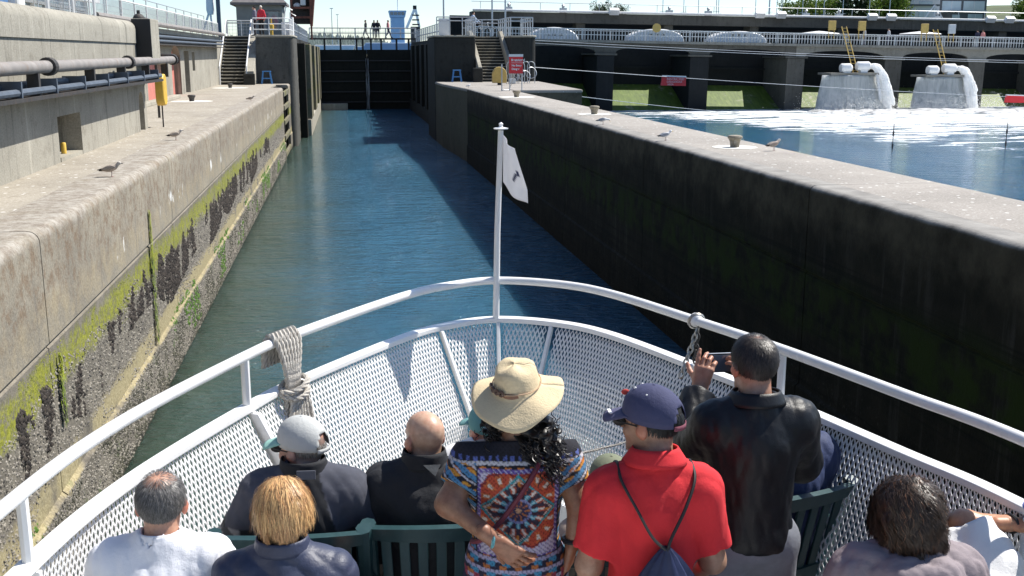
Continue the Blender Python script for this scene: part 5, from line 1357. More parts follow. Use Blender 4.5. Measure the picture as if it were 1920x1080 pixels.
def leaf_mat(name, c1, c2):
    b = NB(name); n = b.noise(b.P, 0.9, 3); col = b.ramp(n, [(0.3, c1), (0.7, c2)])
    sh = b.bsdf(col, 0.6); tr = b.n('ShaderNodeBsdfTranslucent'); b.L(tr.inputs[0], col)
    m = b.n('ShaderNodeMixShader'); m.inputs[0].default_value = 0.3; b.L(m.inputs[1], sh); b.L(m.inputs[2], tr.outputs[0])
    return b.done(m.outputs[0])
M['leaf_light'] = leaf_mat('leaf_light', (0.07, 0.13, 0.015), (0.17, 0.24, 0.035))
M['leaf_dark'] = leaf_mat('leaf_dark', (0.018, 0.040, 0.014), (0.045, 0.075, 0.022))
def tree(x, y, z0, hgt, rad, mat, label, seed, conifer=False, n=2600, group='trees on the far shore'):
    t = thing('tree', label, 'tree', (x, y, z0), group=group); rr = np.random.default_rng(seed)
    tk = MB().tube([(x, y, z0 - 1), (x + 0.1, y, z0 + hgt * 0.4), (x, y, z0 + hgt * 0.8)], [hgt * 0.035, hgt * 0.025, hgt * 0.008], 7)
    for k in range(6):
        a = rr.uniform(0, 6.28); h0 = hgt * rr.uniform(0.3, 0.6)
        tk.tube([(x, y, z0 + h0), (x + math.cos(a) * rad * 0.6, y + math.sin(a) * rad * 0.6, z0 + h0 + hgt * 0.2)], [hgt * 0.012, hgt * 0.004], 5)
    tk.build('trunk', M['bark'], t, True)
    if conifer:
        zz = rr.random(n) ** 0.8; rmax = rad * (1 - zz) * (0.75 + 0.25 * np.sin(zz * 40)) + 0.15
        a = rr.uniform(0, 6.283, n); q = np.sqrt(rr.uniform(0.25, 1, n)) * rmax
        ctr = np.stack([x + q * np.cos(a), y + q * np.sin(a), z0 + hgt * (0.12 + 0.88 * zz) - q * 0.25], -1); ls = hgt * 0.022
    else:
        nl = 15; lc = rr.normal(0, 1, (nl, 3)); lc /= np.linalg.norm(lc, axis=1)[:, None]; lc *= rr.uniform(0.3, 0.8, (nl, 1))
        lr = rr.uniform(0.26, 0.46, nl); pick = rr.integers(0, nl, n)
        d = rr.normal(0, 1, (n, 3)); d /= np.linalg.norm(d, axis=1)[:, None]; d *= rr.uniform(0.55, 1.05, (n, 1))
        u = lc[pick] + d * lr[pick][:, None]
        ctr = np.stack([x + u[:, 0] * rad, y + u[:, 1] * rad, z0 + hgt * 0.62 + u[:, 2] * hgt * 0.40], -1); ls = hgt * 0.022
    ax = rr.normal(0, 1, (n, 3)); ax /= np.linalg.norm(ax, axis=1)[:, None]; bx_ = np.cross(ax, rr.normal(0, 1, (n, 3))); bx_ /= np.linalg.norm(bx_, axis=1)[:, None]
    s_ = (rr.uniform(0.6, 1.4, n) * ls)[:, None]
    V = np.stack([ctr - ax * s_, ctr + bx_ * s_ * 0.6, ctr + ax * s_, ctr - bx_ * s_ * 0.6], 1).reshape(-1, 3) - np.array([x, y, z0])
    F = np.arange(n * 4).reshape(-1, 4)
    link_mesh('crown', np_mesh('crown', V, F), mat, t)
# (pixel sized) trees behind the dam
tree(53.0, 220, 9.3, 7.4, 2.6, M['leaf_dark'], 'small dark tree standing alone beyond the hoist bridge, left of the masts', 1, n=1500)
tree(57.2, 222, 9.6, 6.0, 3.0, M['leaf_dark'], 'low round dark tree beside the lone tall one beyond the hoist bridge', 2, n=1500)
spec = [(97, 225, 8, 9.5, 4.2, 'leaf_light'), (100.8, 226, 8, 11.0, 4.6, 'leaf_light'), (104.5, 226, 8, 10.4, 4.2, 'leaf_light'), (108, 224, 7.5, 15.0, 3.4, 'leaf_dark'), (111.8, 225, 8, 15.5, 3.6, 'leaf_dark'), (115.4, 224, 8, 10.8, 4.2, 'leaf_light'), (119.6, 225, 8, 13, 4.6, 'leaf_light'), (124.0, 232, 8.5, 13.5, 3.6, 'leaf_dark'), (147.5, 219, 8, 10.5, 3.6, 'leaf_light'), (151.5, 222, 8, 13, 4.0, 'leaf_light')]
labs = ['leftmost bright green tree behind the hoist bridge', 'rounded bright green tree second from the left behind the bridge', 'bright green tree third from the left behind the bridge', 'first dark pointed conifer right of the bright trees', 'second dark pointed conifer beside the first', 'low yellow-green tree in front of the dark conifers', 'tall yellow-green tree left of the white house', 'dark tree close to the left side of the white house', 'bright tree below the terraced houses', 'large green tree at the upper right corner']
for k, (s_, lab) in enumerate(zip(spec, labs)):
    tree(s_[0], s_[1], s_[2], s_[3], s_[4], M[s_[5]], lab, 20 + k, conifer=(3 <= k <= 4))
M['house_white'] = plain('house_white', (0.62, 0.63, 0.64), 0.8, 0, 0.06, 0.5)
M['house_grey'] = plain('house_grey', (0.10, 0.11, 0.12), 0.8, 0, 0.1, 0.5)
def house(x, y, z, w, d, h, mat, label, wins):
    t = thing('house', label, 'house', (x, y, z))
    MB().box(x - w / 2, x + w / 2, y, y + d, z - 2, z + h).build('wall', mat, t)
    MB().box(x - w / 2 - 0.4, x + w / 2 + 0.4, y - 0.5, y + d, z + h + 0.002, z + h + 0.35).build('roof', M['house_white'] if mat == M['house_grey'] else M['house_grey'], t)
    for (a, b, c, e) in wins:
        f = MB().box(x - w / 2 + a * w, x - w / 2 + c * w, y - 0.14, y - 0.02, z + b * h, z + e * h).build('window', M['glass_pale'], t)
        MB().box(x - w / 2 + (a + c) / 2 * w - 0.06, x - w / 2 + (a + c) / 2 * w + 0.06, y - 0.2, y - 0.145, z + b * h, z + e * h).build('mullion', M['house_white'], f)
M['glass_pale'] = plain('glass_pale', (0.45, 0.55, 0.60), 0.15, 0, 0.15, 0.3)
house(126.5, 226, 10.4, 7.5, 7, 5.2, M['house_white'], 'white flat-roofed house right of the yellow-green tree', [(0.10, 0.45, 0.28, 0.75), (0.45, 0.45, 0.75, 0.75), (0.35, 0.08, 0.8, 0.32)])
house(133.5, 236, 11.5, 6.5, 7, 6.5, M['house_white'], 'pale house set back behind the white one', [(0.2, 0.15, 0.6, 0.45), (0.2, 0.6, 0.7, 0.85)])
house(141.5, 232, 11.6, 8.0, 8, 3.0, M['house_grey'], 'dark grey terraced house with a wide band of pale windows', [(0.02, 0.1, 0.25, 0.8), (0.5, 0.1, 0.95, 0.85)])
house(145, 240, 15.0, 12.0, 8, 4.0, M['house_grey'], 'upper dark house with pale windows at the top right', [(0.05, 0.05, 0.45, 0.6), (0.5, 0.05, 0.95, 0.6)])
rr = random.Random(4); masts = [1205, 1250, 1296, 1300, 1332, 1392, 1400, 1425, 1433, 1447, 1470, 1520, 1545, 1566, 1612, 1650]
pos = ['first', 'second', 'third', 'fourth', 'fifth', 'sixth', 'seventh', 'eighth', 'ninth', 'tenth', 'eleventh', 'twelfth', 'thirteenth', 'fourteenth', 'fifteenth', 'sixteenth']
for k, px in enumerate(masts):
    x = 160 * (px - 960 + 2000 * math.tan(R(8.881)) * 1.02) / 2000 * 1.06; y = 160 + rr.uniform(-3, 8)
    t = thing('sailboat_mast', 'thin sailboat mast, %s from the left, above the hoist bridge' % pos[k], 'mast', (x, y, 5.4), group='sailboat masts beyond the hoist bridge')
    MB().tube([(x, y, 5.0), (x, y, 5.4 + rr.uniform(9, 15))], 0.055, 6).build('spar', M['galv'], t)
    MB().bar((x - 0.5, y, 11.5), (x + 0.5, y, 11.5), 0.05, 0.05).build('spreader', M['galv'], t)
aw = thing('a_frame', 'white tripod frame standing on the hoist bridge in front of the trees', 'frame', (69.5, 121, 9))
for x in (67.9, 69.5, 71.0): MB().bar((x, 121, 8.9), (69.5, 121, 11.0), 0.14, 0.1).build('leg', M['white_paint'], aw)
# workboat and crane beyond the gate
wb = thing('workboat', 'pale blue workboat wheelhouse beyond the lock gate', 'boat', (11.3, 220, 5.35))
pb = plain('pale_blue', (0.42, 0.56, 0.74), 0.5, 0, 0.06, 1)
MB().prism([(5.5, 5.2), (17, 5.2), (18, 6.8), (5, 6.8)], 'y', 216, 222).build('hull', pb, wb)
MB().box(9.9, 12.5, 217, 221, 6.802, 12.3).build('deckhouse', pb, wb, bevel=0.1)
wh = MB().prism([(9.8, 12.302), (12.6, 12.302), (12.9, 13.6), (9.5, 13.6)], 'y', 216.6, 221).build('wheelhouse', pb, wb)
for k in range(4): MB().box(9.75 + k * 0.72, 10.3 + k * 0.72, 216.5, 216.58, 12.75, 13.3).build('window', M['glass'], wh)
MB().cyl((11.3, 219, 13.6), (11.3, 219, 18), 0.09, n=6).build('mast', M['white_paint'], wb)
cr = thing('deck_crane', 'white and black folded deck crane right of the pale blue wheelhouse', 'crane', (14.5, 220, 5.4))
MB().box(13.9, 15.7, 219, 221, 5.4, 10.6).build('pedestal', M['dark_iron'], cr)
MB().bar((13.0, 220, 10.2), (14.7, 220, 14.0), 0.5, 0.5).build('jib', M['white_paint'], cr)
MB().bar((15.6, 220, 10.6), (14.8, 220, 14.4), 0.45, 0.45).build('jib', M['white_paint'], cr)
MB().box(14.4, 15.1, 219.6, 220.4, 14.0, 14.7).build('knuckle', M['black'], cr)
for k in range(3): MB().box(14.2, 15.6, 219.7, 220.2, 10.9 + k * 0.9, 11.15 + k * 0.9).build('cylinder_bar', M['dark_iron'], cr)
bl = MB().prism([(1.8, 5.3), (8.5, 5.3), (8.9, 6.5), (2.6, 6.5), (2.4, 6.1), (1.5, 6.1)], 'y', 118, 120).build('moored_boat', pb, None, bevel=0.06); tag(bl, 'blue boat seen through the gap under the gate walkway', 'boat')
bl = MB().prism([(-2.6, 5.3), (1.2, 5.3), (1.5, 6.3), (-2.9, 6.3)], 'y', 122, 124).build('moored_boat', M['boat_white'], None, bevel=0.06); tag(bl, 'white boat seen through the gap under the gate walkway', 'boat')
# ------------------------------------------------------------------ the boat
S_ = 0.753
ZD = 2.80                                   # foredeck
Z_CAP, Z_RAIL = 3.90, 4.12
_left = [(-1.34, 4.04), (-1.08, 5.02), (-0.60, 6.07), (-0.32, 6.55), (0.36, 7.46), (0.72, 7.78), (1.11, 7.92)]
_right = [(1.57, 7.71), (1.88, 7.31), (2.23, 6.45), (2.50, 5.73), (2.78, 4.81), (2.98, 4.13)]
path2 = [(-1.75, -1.6), (-1.72, 0.6), (-1.58, 2.4)] + _left + _right + [(3.22, 2.6), (3.40, 0.6), (3.46, -1.6)]
path2 = [(x * S_, y * S_) for x, y in path2]
RAILP = catmull([(x, y, 0) for x, y in path2], 8)
# arc length resampling
def resample(pts, step):
    pts = [Vector(p) for p in pts]; out = [pts[0]]; acc = 0
    d = [0]
    for a, b in zip(pts[:-1], pts[1:]): d.append(d[-1] + (b - a).length)
    n = int(d[-1] / step); j = 0; res = []
    for i in range(n + 1):
        t = d[-1] * i / n
        while j < len(d) - 2 and d[j + 1] < t: j += 1
        f = (t - d[j]) / max(1e-9, d[j + 1] - d[j]); res.append(pts[j].lerp(pts[j + 1], f))
    return res
RS = resample(RAILP, 0.03)
def nrm_at(i, pts):
    t = (pts[min(i + 1, len(pts) - 1)] - pts[max(i - 1, 0)]).normalized()
    return Vector((t.y, -t.x, 0))           # inboard side (path runs port to starboard round the bow)
b_ = NB('boat_paint'); n_ = b_.noise(b_.P, 2.5, 5, 0.6); g_ = b_.noise(b_.P, 9, 7, 0.75); r_ = b_.noise(b_.P, 26, 5, 0.7)
c_ = b_.ramp(n_, [(0.3, (0.76, 0.76, 0.745)), (0.7, (0.83, 0.83, 0.82))]); c_ = b_.mix(b_.math('MULTIPLY', b_.step(g_, 0.55, 0.75), 0.5), c_, (0.58, 0.56, 0.51))
c_ = b_.mix(b_.math('MULTIPLY', b_.step(b_.math('MULTIPLY', r_, g_), 0.40, 0.46), 0.7), c_, (0.34, 0.20, 0.11))
M['boat_paint'] = b_.done(b_.bsdf(c_, b_.ramp(n_, [(0.3, 0.25), (0.7, 0.42)]), 0, b_.bump(b_.noise(b_.P, 55, 4), 0.10, 0.004)))
M['deck_paint'] = plain('deck_paint', (0.74, 0.75, 0.75), 0.6, 0, 0.06, 3, 0.25, 90, dirt=(0.60, 0.60, 0.58))
boat = thing('tour_boat', 'white tour boat bow with a curved rail and expanded metal bulwark', 'boat', (0.6, 2.5, 0))
# hull: lofted from the deck line down
def flare(y):                              # the bow bulwark leans outboard towards its cap
    t = np.clip((np.asarray(y) - 3.3) / 1.2, 0, 1); return 0.55 * t * t * (3 - 2 * t)
hull_rows = []
for f, z in ((0.00, 2.79), (0.02, 2.2), (0.10, 1.2), (0.22, 0.3), (0.34, -0.6)):
    row = []
    for i in range(0, len(RS), 6):
        p = RS[i] + nrm_at(i, RS) * float(flare(RS[i].y)) * 0.5; cxx = 0.39 + 0.074 * p.y
        row.append((p.x + (cxx - p.x) * f, p.y - max(0, p.y - 2.0) * f * 0.9, z))
    hull_rows.append(row)
MB().grid(hull_rows).build('hull', M['boat_paint'], boat, True)
dk = [(lambda q: (q.x, q.y))(RS[i] + nrm_at(i, RS) * float(flare(RS[i].y)) * 0.48) for i in range(0, len(RS), 4)]
MB().prism(dk, 'z', ZD - 0.05, ZD).build('deck', M['deck_paint'], boat)
def sweep_rect(name, i0, i1, z, w, hgt, mat, parent, bevel=0.006):
    rows = []
    for i in range(i0, i1 + 1):
        nv = nrm_at(i, RS); p = RS[i] + nv * float(flare(RS[i].y)) * min(0.5, Z_CAP - z - 0.02 if z < 3.8 else 0)
        rows.append([(p.x + nv.x * a, p.y + nv.y * a, z + b_) for a, b_ in ((-w / 2, -hgt / 2), (w / 2, -hgt / 2), (w / 2, hgt / 2), (-w / 2, hgt / 2), (-w / 2, -hgt / 2))])
    return MB().grid(rows).build(name, mat, parent, bevel=bevel)
N_ = len(RS)
# stiffener stations: index of the path point nearest to given XY
def near(x, y):
    return min(range(N_), key=lambda i: (RS[i].x - x) ** 2 + (RS[i].y - y) ** 2)
stn = [near(x * S_, y * S_) for x, y in ((-1.72, 0.6), (-1.56, 2.5), (-1.28, 4.2), (-0.60, 6.07), (0.66, 7.74), (1.11, 7.92), (1.52, 7.75), (2.50, 5.73), (3.0, 4.05), (3.3, 1.9), (3.44, -0.6))]
cap = sweep_rect('cap_rail', 0, N_ - 1, Z_CAP - 0.012, 0.062, 0.03, M['boat_paint'], boat)
MB().tube([(p.x, p.y, Z_RAIL) for p in RS[::2]], 0.023, 10).build('top_rail', M['boat_paint'], boat, True)
sweep_rect('toe_rail', 0, N_ - 1, ZD + 0.075, 0.05, 0.15, M['boat_paint'], boat)
for q_, i in enumerate(stn):
    p = RS[i]; nv = nrm_at(i, RS)
    if q_ not in (4, 5, 6): MB().tube([(p.x, p.y, Z_CAP), (p.x, p.y, Z_RAIL - 0.01)], 0.019, 8).build('stanchion', M['boat_paint'], boat, True)
    q = p + nv * 0.022
    q2 = q + nv * float(flare(p.y)) * 0.5
    if flare(p.y) < 0.02: MB().bar((q.x, q.y, ZD + 0.15), (q.x, q.y, Z_CAP - 0.03), 0.022, 0.030, tuple(nv)).build('stiffener', M['boat_paint'], boat, bevel=0.004)
    else:
        sf = MB().bar((q2.x, q2.y, Z_CAP - 0.5), (q.x, q.y, Z_CAP - 0.03), 0.022, 0.030, tuple(nv)).build('stiffener', M['boat_paint'], boat, bevel=0.004)
        MB().bar((q2.x, q2.y, ZD + 0.15), (q2.x, q2.y, Z_CAP - 0.5), 0.022, 0.030, tuple(nv)).build('stiffener_foot', M['boat_paint'], sf, bevel=0.004)
# knee bracket inboard at the port station
i = stn[3]; p = RS[i]; nv = nrm_at(i, RS)
tv = Vector((-nv.y, nv.x, 0))
def knee(i, reach):
    p = RS[i]; nv = nrm_at(i, RS); tv = Vector((-nv.y, nv.x, 0)) * 0.016
    a = p + nv * 0.01; v = []
    for sgn in (-1, 1):
        for (dn, z) in ((0.0, Z_CAP - 0.03), (0.05, Z_CAP - 0.03), (reach + 0.22, Z_CAP - 0.55), (0.24, Z_CAP - 0.55)):
            q = a + nv * dn + tv * sgn; v.append((q.x, q.y, z))
    MB().add(v, [(0, 1, 2, 3), (7, 6, 5, 4), (0, 4, 5, 1), (1, 5, 6, 2), (2, 6, 7, 3), (3, 7, 4, 0)]).build('knee_bracket', M['boat_paint'], boat, bevel=0.004)
knee(stn[3], 0.12)
# expanded metal: one panel between each pair of stiffeners
M['mesh_paint'] = plain('mesh_paint', (0.80, 0.80, 0.80), 0.4, 0, 0.04, 3)
CUM = [0.0]
for a, b_ in zip(RS[:-1], RS[1:]): CUM.append(CUM[-1] + (b_ - a).length)
CUMA = np.array(CUM); RX = np.array([p.x for p in RS]); RY = np.array([p.y for p in RS])
NX = np.array([nrm_at(i, RS).x for i in range(N_)]); NY = np.array([nrm_at(i, RS).y for i in range(N_)])
def expanded(i0, i1):
    s0, s1 = CUM[i0] + 0.028, CUM[i1] - 0.028
    sw = 0.0252; lw_ = 0.050; st_ = 0.0078
    nx = max(1, int((s1 - s0) / sw)); sw = (s1 - s0) / nx
    z0, z1 = ZD + 0.15, Z_CAP - 0.028; nz = int((z1 - z0) / lw_); lw_ = (z1 - z0) / nz
    cs, cz = [], []
    for r in range(2 * nz - 1):
        z = z0 + (r + 1) * lw_ / 2
        if r % 2 == 0: xs = s0 + (np.arange(nx) + 0.5) * sw
        else: xs = s0 + (np.arange(nx - 1) + 1.0) * sw
        cs.append(xs); cz.append(np.full(len(xs), z))
    cs = np.concatenate(cs); cz = np.concatenate(cz)
    hx, hz = sw / 2, lw_ / 2; kx = 1 - st_ / sw * 1.35; kz = 1 - st_ / lw_ * 2.0
    # rounded diamond hole (8 points) inside the diamond
    out = [(0, -hz), (hx / 2, -hz / 2), (hx, 0), (hx / 2, hz / 2), (0, hz), (-hx / 2, hz / 2), (-hx, 0), (-hx / 2, -hz / 2)]
    inn = [(0, -hz * kz), (hx * kx * 0.56, -hz * kz * 0.50), (hx * kx, 0), (hx * kx * 0.56, hz * kz * 0.50), (0, hz * kz), (-hx * kx * 0.56, hz * kz * 0.50), (-hx * kx, 0), (-hx * kx * 0.56, -hz * kz * 0.50)]
    tm = np.array(out + inn)
    ss = cs[:, None] + tm[None, :, 0]; zz = cz[:, None] + tm[None, :, 1]
    x = np.interp(ss, CUMA, RX); y = np.interp(ss, CUMA, RY)
    ins = flare(y) * np.clip(Z_CAP - zz, 0, 0.5); nxx = np.interp(ss, CUMA, NX); nyy = np.interp(ss, CUMA, NY)
    V = np.stack([x + nxx * ins, y + nyy * ins, zz], -1).reshape(-1, 3)
    q = [(k, (k + 1) % 8, 8 + (k + 1) % 8, 8 + k) for k in range(8)]
    F = (np.arange(len(cs))[:, None, None] * 16 + np.array(q)[None]).reshape(-1, 4)
    off = origin_of(boat); V = V - np.array([off.x, off.y, off.z])
    o = link_mesh('mesh_panel', np_mesh('mesh_panel', V, F), M['mesh_paint'], boat)
    so = o.modifiers.new('thick', 'SOLIDIFY'); so.thickness = 0.0035
for a, b_ in zip(stn[1:-2], stn[2:-1]): expanded(a, b_)
# bow bitt and anchor locker
bt = thing('mooring_bitt', 'white mooring bitt at the bow in front of the woman in the straw hat', 'bitt', (0.50, 4.86, ZD))
MB().lathe([(0.16, 0), (0.16, 0.04), (0.085, 0.06), (0.085, 0.40), (0.12, 0.42), (0.12, 0.47), (0.05, 0.49)], (0.50, 4.86, ZD), 18).build('post', M['boat_paint'], bt, True)
MB().cyl((0.30, 4.86, ZD + 0.30), (0.70, 4.86, ZD + 0.30), 0.035, n=10).build('crossbar', M['boat_paint'], bt, True)
lk = MB().box(0.35, 0.92, 5.05, 5.40, ZD, ZD + 0.42).build('anchor_locker', M['boat_paint'], None, bevel=0.02); tag(lk, 'low white locker against the bow behind the bitt', 'locker')
# flagstaff and flag
fs = thing('flagstaff', 'white flagstaff with a disc finial rising from the bow rail', 'flagstaff', (0.836, 5.96, Z_CAP))
MB().tube([(0.836, 5.95, Z_CAP), (0.845, 5.95, 4.4), (0.866, 5.95, 4.98)], [0.020, 0.018, 0.016], 10).build('staff', M['boat_paint'], fs, True)
MB().lathe([(0.010, -0.008), (0.040, -0.004), (0.042, 0.002), (0.012, 0.008), (0.010, 0.016), (0.013, 0.026), (0.004, 0.034)], (0.867, 5.95, 4.99), 16).build('finial', M['boat_paint'], fs, True)
fl = thing('flag', 'limp white flag with a small dark emblem hanging from the flagstaff', 'flag', (0.87, 5.95, 4.6))
rows = []; colr = []
nu, nv_ = 26, 30
for a in range(nu + 1):
    row = []
    for c in range(nv_ + 1):
        u = a / nu; v = c / nv_
        # cloth hung from the upper hoist: fly droops, folds deepen towards the fly
        fold = math.sin(u * 7.5 + v * 1.8) * 0.035 * u
        x = 0.880 + u * (0.015 + 0.090 * v ** 1.2) - 0.08 * u * max(0, v - 0.75) + fold * 0.5
        y = 5.955 - u * 0.32 * (0.7 + 0.3 * v) + fold * 0.5
        z = 4.955 - v * 0.265 - u * (0.06 + 0.02 * v) - (0.03 * math.sin(u * 3.1) * v)
        row.append((x, y, z))
        d1 = abs((u - 0.62) * 0.9 + (v - 0.62)) < 0.03 and 0.50 < v < 0.70
        d2 = (u - 0.80) ** 2 * 3 + (v - 0.50) ** 2 < 0.004
        colr.append((0.03, 0.04, 0.12) if (d1 or d2) else (0.82, 0.82, 0.84))
    rows.append(row)
mb = MB().grid(rows); off = origin_of(fl)
me = np_mesh('cloth', np.array(mb.v) - np.array(off), np.array(mb.f), np.array(colr))
def col_mat(name, rough=0.85, bump=0.0, bs=300.0, trans=0.0, sheen=0.0):
    b = NB(name); c = b.attr('Col')
    n = b.noise(b.tc('Object'), 30, 4); c = b.mix(0.25, c, b.ramp(n, [(0.3, 0.25), (0.7, 0.75)]), 'SOFT_LIGHT')
    nb = b.bump(b.noise(b.tc('Object'), bs, 3), bump, 0.004) if bump else None
    sh = b.bsdf(c, rough, 0, nb)
    if trans:
        tr = b.n('ShaderNodeBsdfTranslucent'); b.L(tr.inputs[0], c); m = b.n('ShaderNodeMixShader'); m.inputs[0].default_value = trans
        b.L(m.inputs[1], sh); b.L(m.inputs[2], tr.outputs[0]); sh = m.outputs[0]
    return b.done(sh)
M['cloth_col'] = col_mat('cloth_col', 0.9, 0.25)
o = link_mesh('cloth', me, col_mat('flag_cloth', 0.9, 0.15, 300, 0.35), fl, True)
so = o.modifiers.new('thick', 'SOLIDIFY'); so.thickness = 0.0015
# rope bundle on the port rail
M['rope'] = plain('rope', (0.50, 0.47, 0.42), 0.9, 0, 0.2, 30, 0.5, 160, dirt=(0.38, 0.33, 0.27))
def rope(pts, r, mb, turns=22.0):
    """three laid strands along a path"""
    P = resample([Vector(p) for p in pts], r * 0.55); m = len(P); L = 0
    u = None; frames = []
    for i, p in enumerate(P):
        t = (P[min(i + 1, m - 1)] - P[max(i - 1, 0)]).normalized()
        if u is None: u = t.orthogonal().normalized()
        else: u = (u - t * u.dot(t)).normalized()
        frames.append((u.copy(), t.cross(u)))
    for k in range(3):
        q = []
        for i, p in enumerate(P):
            a = 2 * math.pi * (k / 3 + i * 0.55 / 7.0)
            q.append(p + (frames[i][0] * math.cos(a) + frames[i][1] * math.sin(a)) * r * 0.48)
        mb.tube(q, r * 0.56, 5)
rp = thing('rope_coil', 'bundle of thick pale mooring rope looped over the port rail', 'rope', (-0.28, 4.82, 3.7))
ic = near(-0.42 * S_, 6.40 * S_); pc = RS[ic]; tn = (RS[ic + 1] - RS[ic - 1]).normalized(); nb_ = nrm_at(ic, RS)
rr = random.Random(7)
for k in range(7):
    o_ = (k - 3) * 0.026; b0 = pc + tn * o_
    bot = Z_RAIL - 0.46 - rr.uniform(0, 0.08); j = lambda: rr.uniform(-0.008, 0.008)
    pin = pc + tn * o_ * 0.55
    pts = [(b0 - nb_ * 0.045).to_tuple()[:2] + (Z_RAIL - 0.12,), (b0 - nb_ * 0.036).to_tuple()[:2] + (Z_RAIL - 0.01,), b0.to_tuple()[:2] + (Z_RAIL + 0.038,), (b0 + nb_ * 0.04).to_tuple()[:2] + (Z_RAIL - 0.01,), (pin + nb_ * 0.055).to_tuple()[:2] + (Z_RAIL - 0.16,), (pin + nb_ * 0.05).to_tuple()[:2] + (Z_RAIL - 0.26,), (b0 + nb_ * 0.06).to_tuple()[:2] + (bot + 0.08,), (b0 + nb_ * 0.075).to_tuple()[:2] + (bot,), (b0 + nb_ * (0.09)).to_tuple()[:2] + (bot + 0.10,), (pin + nb_ * 0.085).to_tuple()[:2] + (Z_RAIL - 0.24,)]
    mb = MB(); rope(catmull(pts, 6), 0.0135, mb); mb.build('rope_loop', M['rope'], rp, True)
mb = MB()
for k in range(2):
    rope([(pc + nb_ * 0.06 + tn * 0.075 * math.cos(t) + nb_ * 0.055 * math.sin(t) + Vector((0, 0, Z_RAIL - 0.205 - k * 0.028 + 0.02 * math.cos(t + k)))).to_tuple() for t in [2 * math.pi * q / 18 for q in range(19)]], 0.014, mb)
mb.build('rope_wrap', M['rope'], rp, True)
mb = MB(); rope(catmull([(pc + nb_ * 0.08 + Vector((0, 0, Z_RAIL - 0.5))).to_tuple(), (pc + nb_ * 0.14 + tn * 0.06 + Vector((0, 0, Z_RAIL - 0.8))).to_tuple(), (pc + nb_ * 0.30 + tn * 0.18 + Vector((0, 0, ZD + 0.06))).to_tuple(), (pc + nb_ * 0.5 + tn * 0.4 + Vector((0, 0, ZD + 0.02))).to_tuple()], 6), 0.0135, mb); mb.build('rope_tail', M['rope'], rp, True)
# thin line strung across the bow
li = thing('thin_line', 'thin pale line strung across the inside of the bow', 'rope', (0.6, 4.8, 3.4))
pa = RS[near(-0.78 * S_, 5.75 * S_)]; pb_ = RS[near(2.3 * S_, 6.3 * S_)]
mb = MB(); rope(sag((pa.x + 0.03, pa.y, 3.62), (pb_.x - 0.05, pb_.y, 3.66), 0.10, 30), 0.006, mb); mb.build('line', M['rope'], li, True)
# chain hanging from the starboard rail
ch = thing('chain', 'short steel chain shackled to the starboard rail above the cap', 'chain', (1.67, 4.87, Z_RAIL))
ci = near(2.22 * S_, 6.47 * S_); cp = RS[ci]
M['steel'] = plain('steel_chain', (0.42, 0.41, 0.38), 0.4, 0.7, 0.3, 20, dirt=(0.25, 0.17, 0.10))
MB().tube([(cp.x + 0.035 * math.cos(t), cp.y - 0.03 * math.sin(t) * 0.4, Z_RAIL + 0.035 * math.sin(t)) for t in [2 * math.pi * k / 14 for k in range(14)]], 0.010, 7, closed=True).build('shackle', M['steel'], ch, True)
MB().ball((cp.x, cp.y, Z_RAIL + 0.005), (0.036, 0.036, 0.036)).build('clamp', M['boat_paint'], ch, True)
for strand, (dx, dy) in enumerate(((-0.085, -0.02), (0.0, 0.03))):
    for k in range(8 if strand == 0 else 6):
        f = (k + 0.5) / 8; c = Vector((cp.x + dx * f, cp.y + dy * f - 0.03, Z_RAIL - 0.03 - 0.24 * f))
        d = Vector((dx, dy, -0.24)).normalized(); u = d.orthogonal().normalized(); w = d.cross(u)
        if k % 2: u = w
        MB().tube([c + d * 0.021 * math.cos(t) + u * 0.0115 * math.sin(t) for t in [2 * math.pi * q / 12 for q in range(12)]], 0.0052, 6, closed=True).build('link', M['steel'] if strand == 0 else M['dark_iron'], ch, True)

